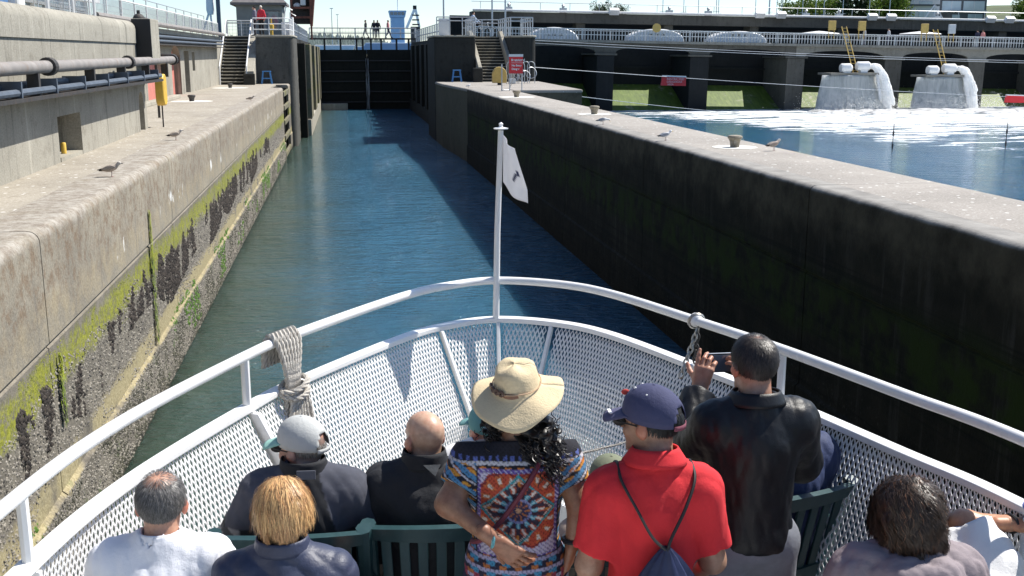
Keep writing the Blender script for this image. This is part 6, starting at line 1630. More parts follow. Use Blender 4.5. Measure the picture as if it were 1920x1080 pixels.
# ------------------------------------------------------------------ resin armchairs
M['resin'] = plain('resin_green', (0.022, 0.058, 0.064), 0.38, 0, 0.15, 8, 0.05, 80, coord='O', dirt=(0.035, 0.08, 0.085))
def chair_parts(t):
    m = M['resin']
    sx, seat_z = 0.24, 0.43
    # seat slats
    for k in range(7):
        y = -0.20 + k * 0.065
        MB().box(-sx, sx, y, y + 0.052, seat_z - 0.02, seat_z).build('seat_slat', m, t, local=True, bevel=0.006)
    for s in (-1, 1):
        MB().bar((s * 0.255, 0.25, seat_z - 0.02), (s * 0.255, -0.22, seat_z - 0.02), 0.03, 0.05).build('seat_rail', m, t, local=True, bevel=0.006)
        MB().tube(catmull([(s * 0.27, 0.27, 0), (s * 0.265, 0.25, seat_z), (s * 0.27, 0.24, 0.62)], 5), [0.028] * 11, 8).build('leg', m, t, True, local=True)
        MB().tube(catmull([(s * 0.245, -0.30, 0), (s * 0.25, -0.24, seat_z), (s * 0.265, -0.27, 0.66), (s * 0.27, -0.35, 0.90)], 5), [0.030] * 16, 8).build('leg', m, t, True, local=True)
        MB().tube(catmull([(s * 0.27, -0.28, 0.66), (s * 0.285, 0.0, 0.665), (s * 0.275, 0.24, 0.635), (s * 0.272, 0.29, 0.58)], 5), [0.034] * 16, 8).build('armrest', m, t, True, local=True)
    rows = []
    for k in range(13):
        u = k / 12; x = -0.285 + 0.57 * u; c = 0.05 * (1 - (2 * u - 1) ** 2)
        rows.append([(x, -0.350 - c, 0.835 + 0.01 * c), (x, -0.322 - c, 0.835), (x, -0.345 - c, 0.892 + 0.25 * c), (x, -0.374 - c, 0.888 + 0.25 * c), (x, -0.350 - c, 0.835 + 0.01 * c)])
    MB().grid(rows).build('top_rail', m, t, True, local=True, angle=50)
    rows = []
    for k in range(13):
        u = k / 12; x = -0.25 + 0.50 * u; c = 0.035 * (1 - (2 * u - 1) ** 2)
        rows.append([(x, -0.275 - c, 0.47), (x, -0.245 - c, 0.47), (x, -0.255 - c, 0.53), (x, -0.285 - c, 0.53), (x, -0.275 - c, 0.47)])
    MB().grid(rows).build('lower_rail', m, t, True, local=True, angle=50)
    for k in range(7):
        x = -0.195 + k * 0.065; u = (x + 0.285) / 0.57; c = 0.045 * (1 - (2 * u - 1) ** 2)
        MB().bar((x, -0.265 - c * 0.8, 0.52), (x * 1.06, -0.332 - c, 0.845), 0.038, 0.012, (0, 1, 0)).build('back_slat', m, t, local=True, bevel=0.003)
chair0 = thing('resin_armchair', 'dark green slatted resin armchair holding the bald man in black', 'chair', (0, 0, ZD), group='dark green resin armchairs on the foredeck')
chair_parts(chair0)
def put_chair(x, y, rz, label, first=False):
    c = chair0 if first else copy_tree(chair0)
    c.location = (x, y, ZD); c.rotation_euler = (0, 0, rz); c['label'] = label
    return c
# ------------------------------------------------------------------ the passengers
L_skin = (0.50, 0.30, 0.215); T_skin = (0.36, 0.205, 0.135); D_skin = (0.26, 0.135, 0.082)
M['navy'] = fabric('navy_cotton', (0.022, 0.028, 0.060)); M['black_fab'] = fabric('black_fabric', (0.012, 0.013, 0.017), 0.8)
M['denim'] = fabric('dark_denim', (0.022, 0.030, 0.058)); M['grey_trouser'] = fabric('grey_trouser', (0.17, 0.18, 0.21))
M['khaki'] = fabric('khaki', (0.28, 0.24, 0.17)); M['shoe'] = fabric('shoe_dark', (0.02, 0.018, 0.016), 0.6)
def trousers(o, J, mat, seed=0, h=0.012, g=0.014):
    f = J['f']; P = [('e', J['pelvis'] - A((0, 0, 0.02)), A((0.165 + g, 0.118 + g, 0.12 + g)) * f, None, {})] + leg_prims(J, g, False)
    return wear(o, 'trousers', P, h, 0.04, mat, wrinkles(seed, 0.006))
def shoes(o, J):
    for s in 'LR':
        a = J['an' + s]; wear(o, 'shoe', [('c', a + A((0, -0.03, -0.045)), a + A((0, 0.16, -0.055)), 0.047, 0.040, {}), ('c', a, a + A((0, 0, -0.04)), 0.05, 0.05, {})], 0.012, 0.03, M['shoe'], None, [((0, 0, 0.002), (0, 0, -1))])
def top(o, name, J, mat, g=0.020, sleeve=2.0, seed=1, hem=None, amp=0.006, h=0.009, w=1.0, d=1.0, collar=None, extra=(), colfn=None, neck_cut=0.035, r=(0.056, 0.046, 0.040, 0.030), sg=None, disp=None):
    P = torso_prims(J, g, w, d)
    for s in 'LR':
        if sleeve > 0: P += arm_prims(J, s, (sg if sg is not None else g * 0.9), sleeve, r)
    P += list(extra)
    Rm = spine_R(J); up = Rm[:, 2]; cuts = [(J['neck'] + up * (neck_cut + 0.04), up + Rm[:, 1] * 0.25)]
    P.append(('c', J['neck'] + up * (neck_cut + 0.005), J['neck'] + up * 0.25 + Rm[:, 1] * 0.05, 0.058, 0.075, {'sub': True}))
    if hem is not None: cuts.append((J['pelvis'] + up * hem, -up))
    return wear(o, name, P, h, 0.045, mat, disp or wrinkles(seed, amp), cuts, colfn)
def collar(o, J, mat, hgt=0.05, r=0.072, out=0.012, open_=0.5, name='collar', tilt=0.25, up0=0.022):
    Rm = spine_R(J); rows = []; c = J['neck'] + Rm[:, 2] * up0
    for j in range(5):
        t = j / 4; row = []
        for i in range(25):
            a = math.pi / 2 + open_ + (2 * math.pi - 2 * open_) * i / 24
            rr_ = r + out * (1 - t)
            p = c + Rm @ A((rr_ * 1.08 * math.cos(a), rr_ * math.sin(a) * 1.0 + 0.01, hgt * t + tilt * -0.05 * math.sin(a)))
            row.append(tuple(p))
        rows.append(row)
    k = MB().grid(rows).build(name, mat, o, True, local=True); k.modifiers.new('thick', 'SOLIDIFY').thickness = 0.006
    return k
YB = -0.075    # the boat's heading

# --- man in the white tee, seated
J = pose_sit(); hcol = (0.085, 0.08, 0.078)
def stub1(x, y, z):
    t = np.sqrt((x / 0.062) ** 2 + ((y - 0.005) / 0.085) ** 2); base = (z > -0.055 + (y + 0.11) * 0.62) & (y < 0.075)
    return np.where(base, np.clip((t - 0.62) / 0.45, 0.0, 1) * 0.85 + 0.0, 0) * np.where(z > 0.05, 1, 1) * np.where((z < 0.05) & base, 1, 1)
o, hf = person('grey-haired balding man in a white tee shirt seated at the far left', -0.62, 3.51, YB, J, (0.52, 0.29, 0.20), head_yaw=0.05, hairc=hcol, stubble=stub1)
hair(o, hf, (0.12, 0.115, 0.11), 9000, 0.030, 3, 0.0007, m_bald_top, 1, 0.16, 0.25, cap=False, var=0.55)
M['white_tee'] = fabric('white_tee', (0.74, 0.75, 0.80), 0.9, 0.03)
top(o, 'tee_shirt', J, M['white_tee'], 0.022, 0.75, 3, hem=-0.10, amp=0.012, w=1.14, d=1.15, neck_cut=0.028)
collar(o, J, M['white_tee'], 0.026, 0.060, 0.012, 0.02, 'neckband', 0.35, 0.026)
trousers(o, J, M['khaki'], 2); shoes(o, J)
put_chair(-0.62, 3.55, YB, 'dark green slatted resin armchair under the man in the white tee', True)

# --- blonde woman in the navy quilted vest
J = pose_sit(shL=(-0.150, -0.16, 0.955), shR=(0.150, -0.16, 0.955))
o, hf = person('woman with a blonde bob in a navy quilted vest, seated in front of the lens', -0.225, 3.38, YB, J, L_skin, head_yaw=0.12, head_pitch=0.1, hairc=(0.4, 0.25, 0.1))
hair(o, hf, (0.52, 0.29, 0.13), 15000, 0.118, 8, 0.00085, lambda x, y, z, r: z > -0.02 + (y + 0.11) * 0.52, 2, 0.10, 0.66, curl=0.009, cf=6, var=0.32, clump=170, ca=0.72, infl=1.07, cap_infl=1.05, swirl=(0, 0.35, 0.95))
hair(o, hf, (0.66, 0.42, 0.19), 2600, 0.12, 7, 0.0008, lambda x, y, z, r: (z > 0.06), 22, 0.14, 0.65, curl=0.003, cf=6, var=0.25, infl=1.10, cap=False, name='hair_highlights', swirl=(0, 0.35, 0.95))
def quilt(X, Y, Z):
    a = (X * 0.8 + Z) * 38 + 4 * (Y * 3); b = (X * 0.8 - Z) * 38
    return -0.007 * np.abs(np.sin(a) * np.sin(b)) ** 0.5 + 0.002 * np.sin(60 * X + 17 * Z)
M['vest'] = fabric('navy_vest', (0.034, 0.042, 0.080), 0.5, 0.15, 0.1)
top(o, 'quilted_vest', J, M['vest'], 0.022, 0.30, 5, hem=-0.12, h=0.007, w=1.02, neck_cut=0.03, disp=quilt)
top(o, 'shirt', J, fabric('slate_shirt', (0.10, 0.11, 0.15)), 0.008, 2.0, 6, hem=-0.05, neck_cut=0.01, h=0.011)
collar(o, J, M['vest'], 0.045, 0.075); trousers(o, J, M['denim'], 3); shoes(o, J)
put_chair(-0.225, 3.40, YB, 'dark green slatted resin armchair under the blonde woman')

# --- man in the grey cap, head turned to port
J = pose_sit(elL=(-0.30, -0.13, 0.74), wrL=(-0.24, 0.1, 0.72), elR=(0.27, -0.12, 0.74), head=(-0.01, -0.12, 1.14))
o, hf = person('man in a pale grey cap with mint brim and black jacket, looking left', -0.18, 4.02, YB, J, (0.50, 0.29, 0.21), head_yaw=1.05, head_pitch=0.05, hairc=(0.22, 0.20, 0.18), stubble=lambda x, y, z: np.where((z > -0.075 + (y + 0.1) * 0.6) & (y < 0.02) & (z < 0.05), 0.55, 0.0))
hair(o, hf, (0.26, 0.245, 0.22), 1500, 0.018, 2, 0.0011, lambda x, y, z, r: m_full(x, y, z, r) & (z < 0.03), 3, 0.2, 0.3, cap=False)
cap_hat(o, hf, fabric('cap_grey', (0.46, 0.47, 0.46), 0.9, 0.05), fabric('cap_mint', (0.30, 0.55, 0.48), 0.85, 0.05))
glasses(o, hf, M['black'])
def jk3(V):
    C = np.tile(A((0.014, 0.015, 0.019)), (len(V), 1)); x, y, z = V.T
    pan = (np.abs(x) > 0.085 + (1.0 - z) * 0.3) & (z > 0.86) & (np.abs(x) < 0.30); C[pan] = A((0.060, 0.064, 0.085))
    el = (x < -0.24) & (z < 0.86); C[el] = A((0.22, 0.22, 0.23)) * np.where(np.sin(60 * (z[el] + x[el])) > 0.3, 0.25, 1)[:, None]
    return C
top(o, 'jacket', J, M['cloth_col'], 0.028, 2.0, 7, hem=-0.12, amp=0.014, w=1.08, neck_cut=0.05, colfn=jk3)
k = collar(o, J, M['black_fab'], 0.060, 0.078); MB().obox(tuple(J['neck'] + A((0.02, -0.098, 0.050))), (0.070, 0.006, 0.036)).build('collar_patch', fabric('patch_grey', (0.10, 0.105, 0.125)), k, local=True, bevel=0.003)
trousers(o, J, M['khaki'], 4); shoes(o, J)
put_chair(-0.22, 4.04, YB, 'dark green slatted resin armchair under the man in the grey cap')

# --- bald man in black
J = pose_sit(elL=(-0.26, -0.13, 0.74), elR=(0.26, -0.12, 0.74), head=(0, -0.12, 1.148))
def stub4(x, y, z):
    b = (z > -0.06 + (y + 0.11) * 0.62) & (z < 0.045 - 0.25 * (y + 0.05)) & (y < 0.03); return np.where(b, 0.30, 0.0)
o, hf = person('bald man in a black jacket seated left of the woman in the straw hat', 0.275, 4.02, YB, J, (0.55, 0.345, 0.24), head_yaw=0.55, head_pitch=0.05, hairc=(0.25, 0.19, 0.14), stubble=stub4)
top(o, 'jacket', J, M['black_fab'], 0.026, 2.0, 9, hem=-0.12, amp=0.014, w=1.04, neck_cut=0.055)
k = collar(o, J, M['black_fab'], 0.065, 0.076); MB().add([tuple(J['neck'] + A(p)) for p in ((-0.005, -0.100, 0.062), (0.060, -0.082, 0.056), (0.040, -0.104, 0.018))], [(0, 1, 2)]).build('collar_tab', fabric('tab_grey', (0.09, 0.095, 0.10)), k, local=True).modifiers.new('thick', 'SOLIDIFY').thickness = 0.004
trousers(o, J, M['black_fab'], 5); shoes(o, J)
put_chair(0.335, 4.04, YB, 'dark green slatted resin armchair under the bald man, its back facing the camera')

# --- woman in the straw hat, hands behind her
J = pose_stand(1.58, shL=(-0.148, -0.015, 1.275), shR=(0.148, -0.015, 1.275), elL=(-0.228, -0.10, 1.155), wrL=(-0.080, -0.215, 1.075), elR=(0.208, -0.06, 1.14), wrR=(0.19, -0.04, 0.97), chest=(0, 0, 1.16), neck=(0, -0.02, 1.335), head=(0.0, 0.02, 1.475))
hnd = dict(L=dict(fd=(0.80, -0.02, -0.72), nb=(-0.2, -1.0, -0.25), side=1, per=[(0.15, 0.35, 0.25), (0.22, 0.40, 0.3), (0.30, 0.45, 0.3), (0.35, 0.5, 0.3)], spread=0.16, thumb=0.75), R=dict(fd=(-0.15, 0.15, -1.0), nb=(0.9, -0.4, 0), side=-1))
o, hf = person('woman in a wide straw hat and vivid patterned blouse, hand behind her back', 0.535, 3.34, -0.09, J, D_skin, hands=hnd, head_yaw=-0.08, hairc=(0.01, 0.008, 0.007))
def back5(p, t):
    q = p.copy(); low = q[:, 2] < -0.10
    q[low, 1] = np.minimum(q[low, 1], -0.100 - 0.10 * np.clip((-0.10 - q[low, 2]) / 0.12, 0, 1)); return q
T5 = lambda v: A(J['head']) + hf[1] @ (A(v) * 0.93)
hm_ = [('e', T5((0, -0.05, -0.055)), A((0.070, 0.050, 0.050)), None, {}), ('c', T5((-0.055, -0.04, -0.05)), T5((-0.085, -0.035, -0.095)), 0.036, 0.026, {}), ('c', T5((0.05, -0.05, -0.05)), T5((0.105, -0.075, -0.115)), 0.045, 0.042, {}), ('c', T5((0.105, -0.075, -0.115)), T5((0.125, -0.115, -0.20)), 0.040, 0.026, {}), ('c', T5((0.03, -0.08, -0.08)), T5((0.045, -0.125, -0.19)), 0.028, 0.012, {})]
_r5 = np.random.default_rng(77); _K5 = _r5.normal(0, 95, (9, 3)); _p5 = _r5.uniform(0, 6.28, 9)
def curls(X, Y, Z):
    w = 0
    for k, p in zip(_K5, _p5): w = w + np.sin(k[0] * X + k[1] * Y + k[2] * Z + p)
    return 0.0032 * w
hm5 = wear(o, 'hair', hm_, 0.0055, 0.025, M['hair'], curls, (), lambda V: np.tile(A((0.011, 0.009, 0.008)), (len(V), 1)))
# loose curls along the mass
cu = MB(); rq = random.Random(15)
for q in range(330):
    g_ = rq.choice([((-0.085, -0.05, -0.095), 0.035), ((0.09, -0.085, -0.11), 0.06), ((0.115, -0.105, -0.15), 0.055), ((0.12, -0.12, -0.20), 0.04), ((0.05, -0.12, -0.13), 0.03)])
    c0 = A(g_[0]) + A([rq.gauss(0, g_[1] * 0.5) for _ in range(3)]); L_ = rq.uniform(0.03, 0.075); p0 = rq.uniform(0, 6.28); rad_ = rq.uniform(0.004, 0.010); dr = A((rq.gauss(0.2, 0.3), rq.gauss(-0.15, 0.3), -1)); dr /= np.linalg.norm(dr)
    cu.tube([tuple(T5(c0 + dr * L_ * t_ + A((rad_ * math.cos(p0 + 11 * t_), rad_ * math.sin(p0 + 11 * t_), 0)))) for t_ in [k_ / 10 for k_ in range(11)]], [0.0016] * 10 + [0.0005], 4)
tag(cu.build('loose_curls', plain('black_curls', (0.016, 0.013, 0.012), 0.4, 0, 0.3, 40, coord='O'), hm5, True, local=True), kind='stuff')
Rb = spine_R(J)
def blouse_col(V):
    x, y, z = V.T; zc = 1.135; X = x / 0.142; Z = (z - zc) / 0.142; r = np.hypot(X, Z); th = np.arctan2(Z, X)
    C = np.tile(A((0.60, 0.56, 0.68)), (len(V), 1))
    dots = (np.sin(X * 62) * np.sin(Z * 62) > 0.35); C[dots] = A((0.40, 0.34, 0.58))
    # outer scalloped petals
    for cx, cz in ((-0.55, 0.60), (0.55, 0.60), (-0.62, -0.55), (0.62, -0.55)):
        rr_ = np.hypot(X - cx * 0.55, Z - cz * 0.55); tt = np.arctan2(Z - cz * 0.55, X - cx * 0.55); edge = 0.60 + 0.055 * np.abs(np.sin(tt * 5))
        m = rr_ < edge; C[m] = A((0.50, 0.075, 0.035))
        pet = m & (np.cos(tt * 10) > 0.15) & (rr_ > 0.30) & (rr_ < edge - 0.07); C[pet] = A((0.60, 0.16, 0.05))
        pt2 = m & (np.cos(tt * 10) > 0.62) & (rr_ > 0.36) & (rr_ < edge - 0.12); C[pt2] = A((0.72, 0.66, 0.58))
        ln = m & (np.abs(rr_ - (edge - 0.035)) < 0.022); C[ln] = A((0.20, 0.02, 0.03))
    dm = np.abs(X) * 0.92 + np.abs(Z) * 0.92
    m = dm < 0.80; C[m] = A((0.33, 0.045, 0.03)); C[m & (np.sin(th * 16) > 0.2)] = A((0.06, 0.03, 0.05)); C[m & (np.sin(th * 16 + 2.2) > 0.75)] = A((0.66, 0.25, 0.04))
    C[(np.abs(dm - 0.80) < 0.035)] = A((0.04, 0.33, 0.38)); C[(np.abs(dm - 0.72) < 0.02)] = A((0.62, 0.55, 0.50))
    m = r < 0.62; C[m] = A((0.50, 0.09, 0.035)); C[m & (np.cos(th * 14) < -0.1)] = A((0.05, 0.035, 0.06)); C[m & (np.cos(th * 14) > 0.7) & (r > 0.45)] = A((0.75, 0.68, 0.62))
    m = r < 0.46; C[m] = A((0.05, 0.02, 0.04)); C[m & (np.cos(th * 12) > 0.0)] = A((0.07, 0.33, 0.48)); C[m & (np.cos(th * 12) > 0.75)] = A((0.35, 0.62, 0.68))
    m = r < 0.32; C[m] = A((0.24, 0.26, 0.50)); m = r < 0.26; C[m] = A((0.035, 0.035, 0.10)); C[m & (np.cos(th * 10) > 0.5) & (r > 0.10)] = A((0.45, 0.16, 0.06)); C[r < 0.07] = A((0.6, 0.35, 0.2))
    # frame of the printed square
    fr = np.maximum(np.abs(X) / 0.86, np.abs(Z + 0.10) / 1.02)
    b = (fr > 1.0); C[b] = A((0.14, 0.09, 0.36)); C[b & (np.sin(X * 50 + Z * 50) > 0.5)] = A((0.48, 0.44, 0.62))
    # yoke, sleeves and side borders
    o2 = fr > 1.09; C[o2] = A((0.012, 0.012, 0.022))
    yk = o2 & (z > zc + 0.10); zz = (z - zc) + 0.03
    C[yk & (np.abs(zz - 0.165) < 0.014) & (np.sin(x * 150) > -0.2)] = A((0.62, 0.20, 0.03)); C[yk & (np.abs(zz - 0.190) < 0.006)] = A((0.60, 0.58, 0.62)); C[yk & (np.abs(zz - 0.205) < 0.007) & (np.sin(x * 260) > 0)] = A((0.10, 0.14, 0.42))
    sd = o2 & (np.abs(x) > 0.138) & (z < zc + 0.16); ph = np.abs(x) * 0.8 - z
    C[sd & (np.sin(ph * 115) > 0.35)] = A((0.08, 0.24, 0.44)); C[sd & (np.sin(ph * 115 + 2.0) > 0.72) & (np.sin(z * 190) > 0)] = A((0.66, 0.30, 0.04)); C[sd & (np.sin(ph * 115 + 4.0) > 0.9)] = A((0.58, 0.56, 0.62))
    hm = z < zc - 0.165; C[hm] = A((0.02, 0.02, 0.05)); q = (z - zc) * 170
    C[hm & (np.sin(q) > 0.55)] = A((0.42, 0.40, 0.58)); C[hm & (np.sin(q + 2.2) > 0.3) & (np.sin(x * 120) > 0)] = A((0.06, 0.28, 0.48)); C[hm & (np.sin(q + 4.2) > 0.4) & (np.sin(x * 120 + 1.5) > 0.2)] = A((0.50, 0.17, 0.05))
    C[hm & (z < zc - 0.235) & (np.sin(x * 170) > 0.1)] = A((0.35, 0.05, 0.09))
    fine_ = (np.sin(x * 420) * np.sin(z * 420) > 0.35); C[fine_] *= 0.45
    return C * 0.82
Jb = dict(J); b5 = torso_prims(J, 0.020, 1.02, 1.0)
b5 += [('e', A((0, -0.005, 0.90)), A((0.170, 0.130, 0.12)), None, {})]
for s in 'LR': b5 += arm_prims(J, s, 0.022, 0.62)
wear(o, 'blouse', b5, 0.0046, 0.045, M['cloth_col'], wrinkles(31, 0.006, (20, 20, 14)), [(J['neck'] + A((0, 0, 0.005)), (0, 0.35, 1)), (A((0, 0, 0.845)), (0, 0, -1))], blouse_col)
trousers(o, J, M['navy'], 8); shoes(o, J)
# straw hat
M['straw'] = fabric('straw', (0.64, 0.52, 0.33), 0.85, 0.08, 0.5, 180)
hc = J['head']; Rh = rotm(-0.08, -0.20, -0.10)
HT = lambda v: tuple(hc + A((0.004, -0.012, 0.048)) + Rh @ (A(v) * 0.88))
rows = []
prof = [(0.0, 0.098), (0.035, 0.098), (0.062, 0.090), (0.078, 0.074), (0.084, 0.050), (0.089, 0.022), (0.093, 0.0), (0.105, -0.008), (0.125, -0.014), (0.150, -0.022), (0.172, -0.030), (0.184, -0.036)]
for (rr_, zz) in prof:
    row = []
    for i in range(49):
        a = 2 * math.pi * i / 48; out = max(0, (rr_ - 0.093) / 0.09)
        dent = -0.016 * math.exp(-((rr_ - 0.03) / 0.03) ** 2) * (0.6 + 0.4 * math.cos(2 * a)) if zz > 0.06 else 0
        crease = 0.006 * math.sin(3 * a + 0.6) * (1 if 0.02 < zz else 0) * min(1, rr_ / 0.05)
        row.append(HT((rr_ * 0.96 * math.cos(a) * (1 + 0.02 * math.sin(2 * a)), rr_ * 1.08 * math.sin(a), zz + dent + crease + out * (0.016 * math.cos(2 * a + 0.5) - 0.030 * max(0, -math.sin(a)) + 0.008 * math.sin(5 * a)))))
    rows.append(row)
ht = MB().grid(rows).build('straw_hat', M['straw'], o, True, local=True, angle=80); ht.modifiers.new('thick', 'SOLIDIFY').thickness = 0.0025
bandm = fabric('hat_cord', (0.50, 0.34, 0.22))
MB().tube([HT((0.0965 * 0.96 * math.cos(a), 0.0965 * 1.08 * math.sin(a), 0.012 + 0.003 * math.sin(3 * a))) for a in [2 * math.pi * i / 40 for i in range(40)]], 0.0022, 6, closed=True).build('hat_cord', bandm, ht, True, local=True)
bd = plain('bead_brown', (0.10, 0.055, 0.04), 0.35, 0, 0.3, 80, coord='O')
for k_, a in enumerate((3.35, 3.60, 3.86, 4.10)):
    c_ = A((0.098 * 0.96 * math.cos(a), 0.098 * 1.08 * math.sin(a), 0.018)); n_ = A((math.cos(a), math.sin(a), 0.15)); n_ /= np.linalg.norm(n_)
    t1 = np.cross(n_, A((0, 0, 1))); t1 /= np.linalg.norm(t1); t2 = np.cross(n_, t1)
    MB().tube([HT(c_ + n_ * 0.004 + (t1 * math.cos(q) + t2 * math.sin(q)) * 0.0085) for q in [2 * math.pi * i / 12 for i in range(12)]], 0.0048, 6, closed=True).build('bead_ring', bd, ht, True, local=True)
MB().tube([tuple(A(p)) for p in catmull([(0.095, -0.03, 1.335), (0.055, -0.128, 1.275), (-0.03, -0.150, 1.15), (-0.11, -0.135, 1.05), (-0.150, -0.06, 1.0), (-0.13, 0.06, 0.97)], 6)], 0.0085, 6).build('bag_strap', fabric('maroon_strap', (0.13, 0.02, 0.035), 0.6), o, True, local=True)
MB().tube([tuple(A(J['wrL']) + A((-0.028, 0.0, 0.0)) * math.cos(a) * 0.6 + A((0, 0.030, 0)) * math.sin(a) + A((0.020, 0, 0.026)) * math.cos(a) - A((0.06, -0.045, -0.035)) * 0.15) for a in [2 * math.pi * i / 18 for i in range(18)]], 0.0065, 6, closed=True).build('bracelet', plain('bead_teal', (0.10, 0.30, 0.34), 0.3, 0, 0.5, 160, coord='O'), o, True, local=True)
MB().tube([tuple(A(J['wrR']) + A((0.032 * math.cos(a), 0.030 * math.sin(a), 0.02))) for a in [2 * math.pi * i / 18 for i in range(18)]], 0.009, 6, closed=True).build('watch', M['black'], o, True, local=True)

# --- man in the red polo and navy cap
J = pose_stand(1.56, shL=(-0.145, -0.02, 1.24), shR=(0.145, -0.02, 1.24), elL=(-0.205, -0.02, 0.99), wrL=(-0.20, 0.14, 0.82), elR=(0.200, -0.01, 0.99), wrR=(0.20, 0.16, 0.86), neck=(0, -0.02, 1.315), head=(-0.01, 0.025, 1.455))
o, hf = person('man in a red polo and navy cap with a drawstring bag, looking left', 0.940, 3.09, -0.10, J, T_skin, head_yaw=0.92, head_pitch=0.02, hairc=(0.008, 0.007, 0.007))
hair(o, hf, (0.010, 0.009, 0.009), 2600, 0.024, 3, 0.0013, lambda x, y, z, r: m_full(x, y, z, r) & (z < 0.05), 6, 0.25, 0.3, var=0.4, cap_infl=1.03)
navy_cap = fabric('cap_navy', (0.045, 0.050, 0.115), 0.85, 0.10)
cp_ = cap_hat(o, hf, navy_cap, fabric('cap_navy_brim', (0.085, 0.085, 0.16), 0.85, 0.08), eyelets=M['white_paint'], strap_mat=fabric('strap_red', (0.20, 0.06, 0.09)))
hc_, Rm_, s__ = hf; T6 = lambda v: tuple(A(hc_) + Rm_ @ A(v))
MB().ball(T6((0.0, 0.090, 0.085)), (0.014, 0.006, 0.010)).build('badge', fabric('badge_red', (0.5, 0.06, 0.05)), cp_, True, local=True)
MB().bar(T6((-0.048, 0.118, 0.0235)), T6((-0.018, 0.142, 0.0235)), 0.010, 0.003).build('brim_print', M['white_paint'], cp_, local=True)
glasses(o, hf, M['black'])
M['red_polo'] = fabric('red_polo', (0.60, 0.022, 0.030), 0.9, 0.08, 0.35, 500)
top(o, 'polo_shirt', J, M['red_polo'], 0.018, 0.78, 11, hem=-0.16, amp=0.014, h=0.007, w=0.96, neck_cut=0.015, sg=0.024)
collar(o, J, M['red_polo'], 0.050, 0.068, 0.030, 0.45); trousers(o, J, M['denim'], 12); shoes(o, J)
bg = thing('drawstring_bag', 'navy drawstring bag on the back of the man in the red polo', 'bag', (0.940, 3.09, ZD)); bg.rotation_euler = (0, 0, -0.10)
bag = []
for j in range(15):
    t = j / 14; w_ = 0.012 + 0.165 * min(1, t * 1.55) ** 0.85; row = []
    for i in range(41):
        a = 2 * math.pi * i / 40; pl = 1 + 0.16 * (1 - t) ** 1.3 * math.sin(11 * a) + 0.05 * math.sin(5 * a + 9 * t)
        row.append((0.015 + w_ * math.cos(a) * pl, -0.165 - 0.055 * t - (0.016 + 0.060 * min(1, t * 1.4)) * math.sin(a) * pl, 1.115 - 0.40 * t - (0.02 if j == 14 else 0)))
    bag.append(row)
MB().grid(bag).build('bag_body', fabric('bag_navy', (0.016, 0.022, 0.065), 0.45, 0.2, 0.1), bg, True, local=True, angle=80)
for sx, x1 in ((-1, -0.13), (1, 0.125)):
    MB().tube(catmull([(0.015, -0.178, 1.11), (0.03 * sx, -0.168, 1.15), (0.075 * sx, -0.140, 1.23), (x1 * 0.9, -0.090, 1.305), (x1 * 0.92, -0.01, 1.335), (x1 * 0.95, 0.08, 1.28), (x1 * 1.1, 0.13, 1.14)], 6), 0.0052, 6).build('cord', M['black'], bg, True, local=True)

# --- man in the black leather jacket taking a photograph
J = pose_stand(1.63, shL=(-0.152, -0.01, 1.315), shR=(0.155, -0.01, 1.315), elL=(-0.205, 0.18, 1.135), wrL=(-0.080, 0.37, 1.325), elR=(0.25, 0.15, 1.10), wrR=(0.10, 0.36, 1.33), neck=(0, -0.02, 1.375), head=(0.0, 0.03, 1.52))
hnd = dict(L=dict(fd=(0.20, 0.10, 1.0), nb=(-0.55, -0.80, 0.15), side=-1, per=[(0.45, 0.7, 0.5), (0.40, 0.7, 0.5), (0.35, 0.6, 0.4), (0.05, 0.15, 0.1)], spread=0.06, thumb=0.9), R=dict(fd=(-0.20, 0.10, 1.0), nb=(0.6, -0.75, 0.1), side=1, curl=(0.5, 0.8, 0.5)))
def stub7(x, y, z):
    t = np.sqrt((x / 0.055) ** 2 + ((y + 0.0) / 0.075) ** 2); base = (z > -0.06 + (y + 0.11) * 0.62) & (y < 0.075); return np.where(base, np.clip(0.45 + (t - 0.4) * 0.8, 0.45, 0.95), 0)
o, hf = person('man in a black leather jacket holding up a phone at the starboard rail', 1.405, 3.43, -0.02, J, (0.44, 0.245, 0.165), hands=hnd, head_yaw=0.16, head_pitch=0.04, hairc=(0.035, 0.028, 0.024), stubble=stub7)
hair(o, hf, (0.030, 0.024, 0.021), 11000, 0.030, 3, 0.0007, lambda x, y, z, r: m_full(x, y, z, r) & ((np.hypot(x - 0.012, y + 0.005) > 0.045) | (z < 0.07) | (r < 0.25)), 7, 0.12, 0.25, cap=False, var=0.6)
b_ = NB('leather'); oc = b_.tc('Object'); n_ = b_.noise(oc, 14, 5, 0.6); nb_2 = b_.bump(b_.noise(oc, 20, 4, 0.6, 0.6), 0.22, 0.010); nb_2 = b_.bump(b_.voro(oc, 320), 0.25, 0.002, nb_2)
M['leather'] = b_.done(b_.bsdf(b_.ramp(n_, [(0.3, (0.0035, 0.0042, 0.0062)), (0.7, (0.008, 0.009, 0.012))]), b_.ramp(n_, [(0.3, 0.38), (0.7, 0.52)]), 0, nb_2, Specular_IOR_Level=0.32))
top(o, 'leather_jacket', J, M['leather'], 0.026, 1.92, 13, hem=-0.03, amp=0.010, h=0.008, w=0.98, d=1.05, neck_cut=0.03, r=(0.060, 0.052, 0.050, 0.042))
collar(o, J, M['leather'], 0.045, 0.078, 0.025, 0.5); trousers(o, J, M['grey_trouser'], 14, g=0.022); shoes(o, J)
ph_ = thing('phone', 'dark phone held sideways in front of the face of the man in leather', 'phone', (1.405, 3.43, ZD)); ph_.rotation_euler = (0, 0, -0.02)
MB().obox((0.025, 0.415, 1.415), (0.150, 0.009, 0.076)).build('case', M['black'], ph_, local=True, bevel=0.004)
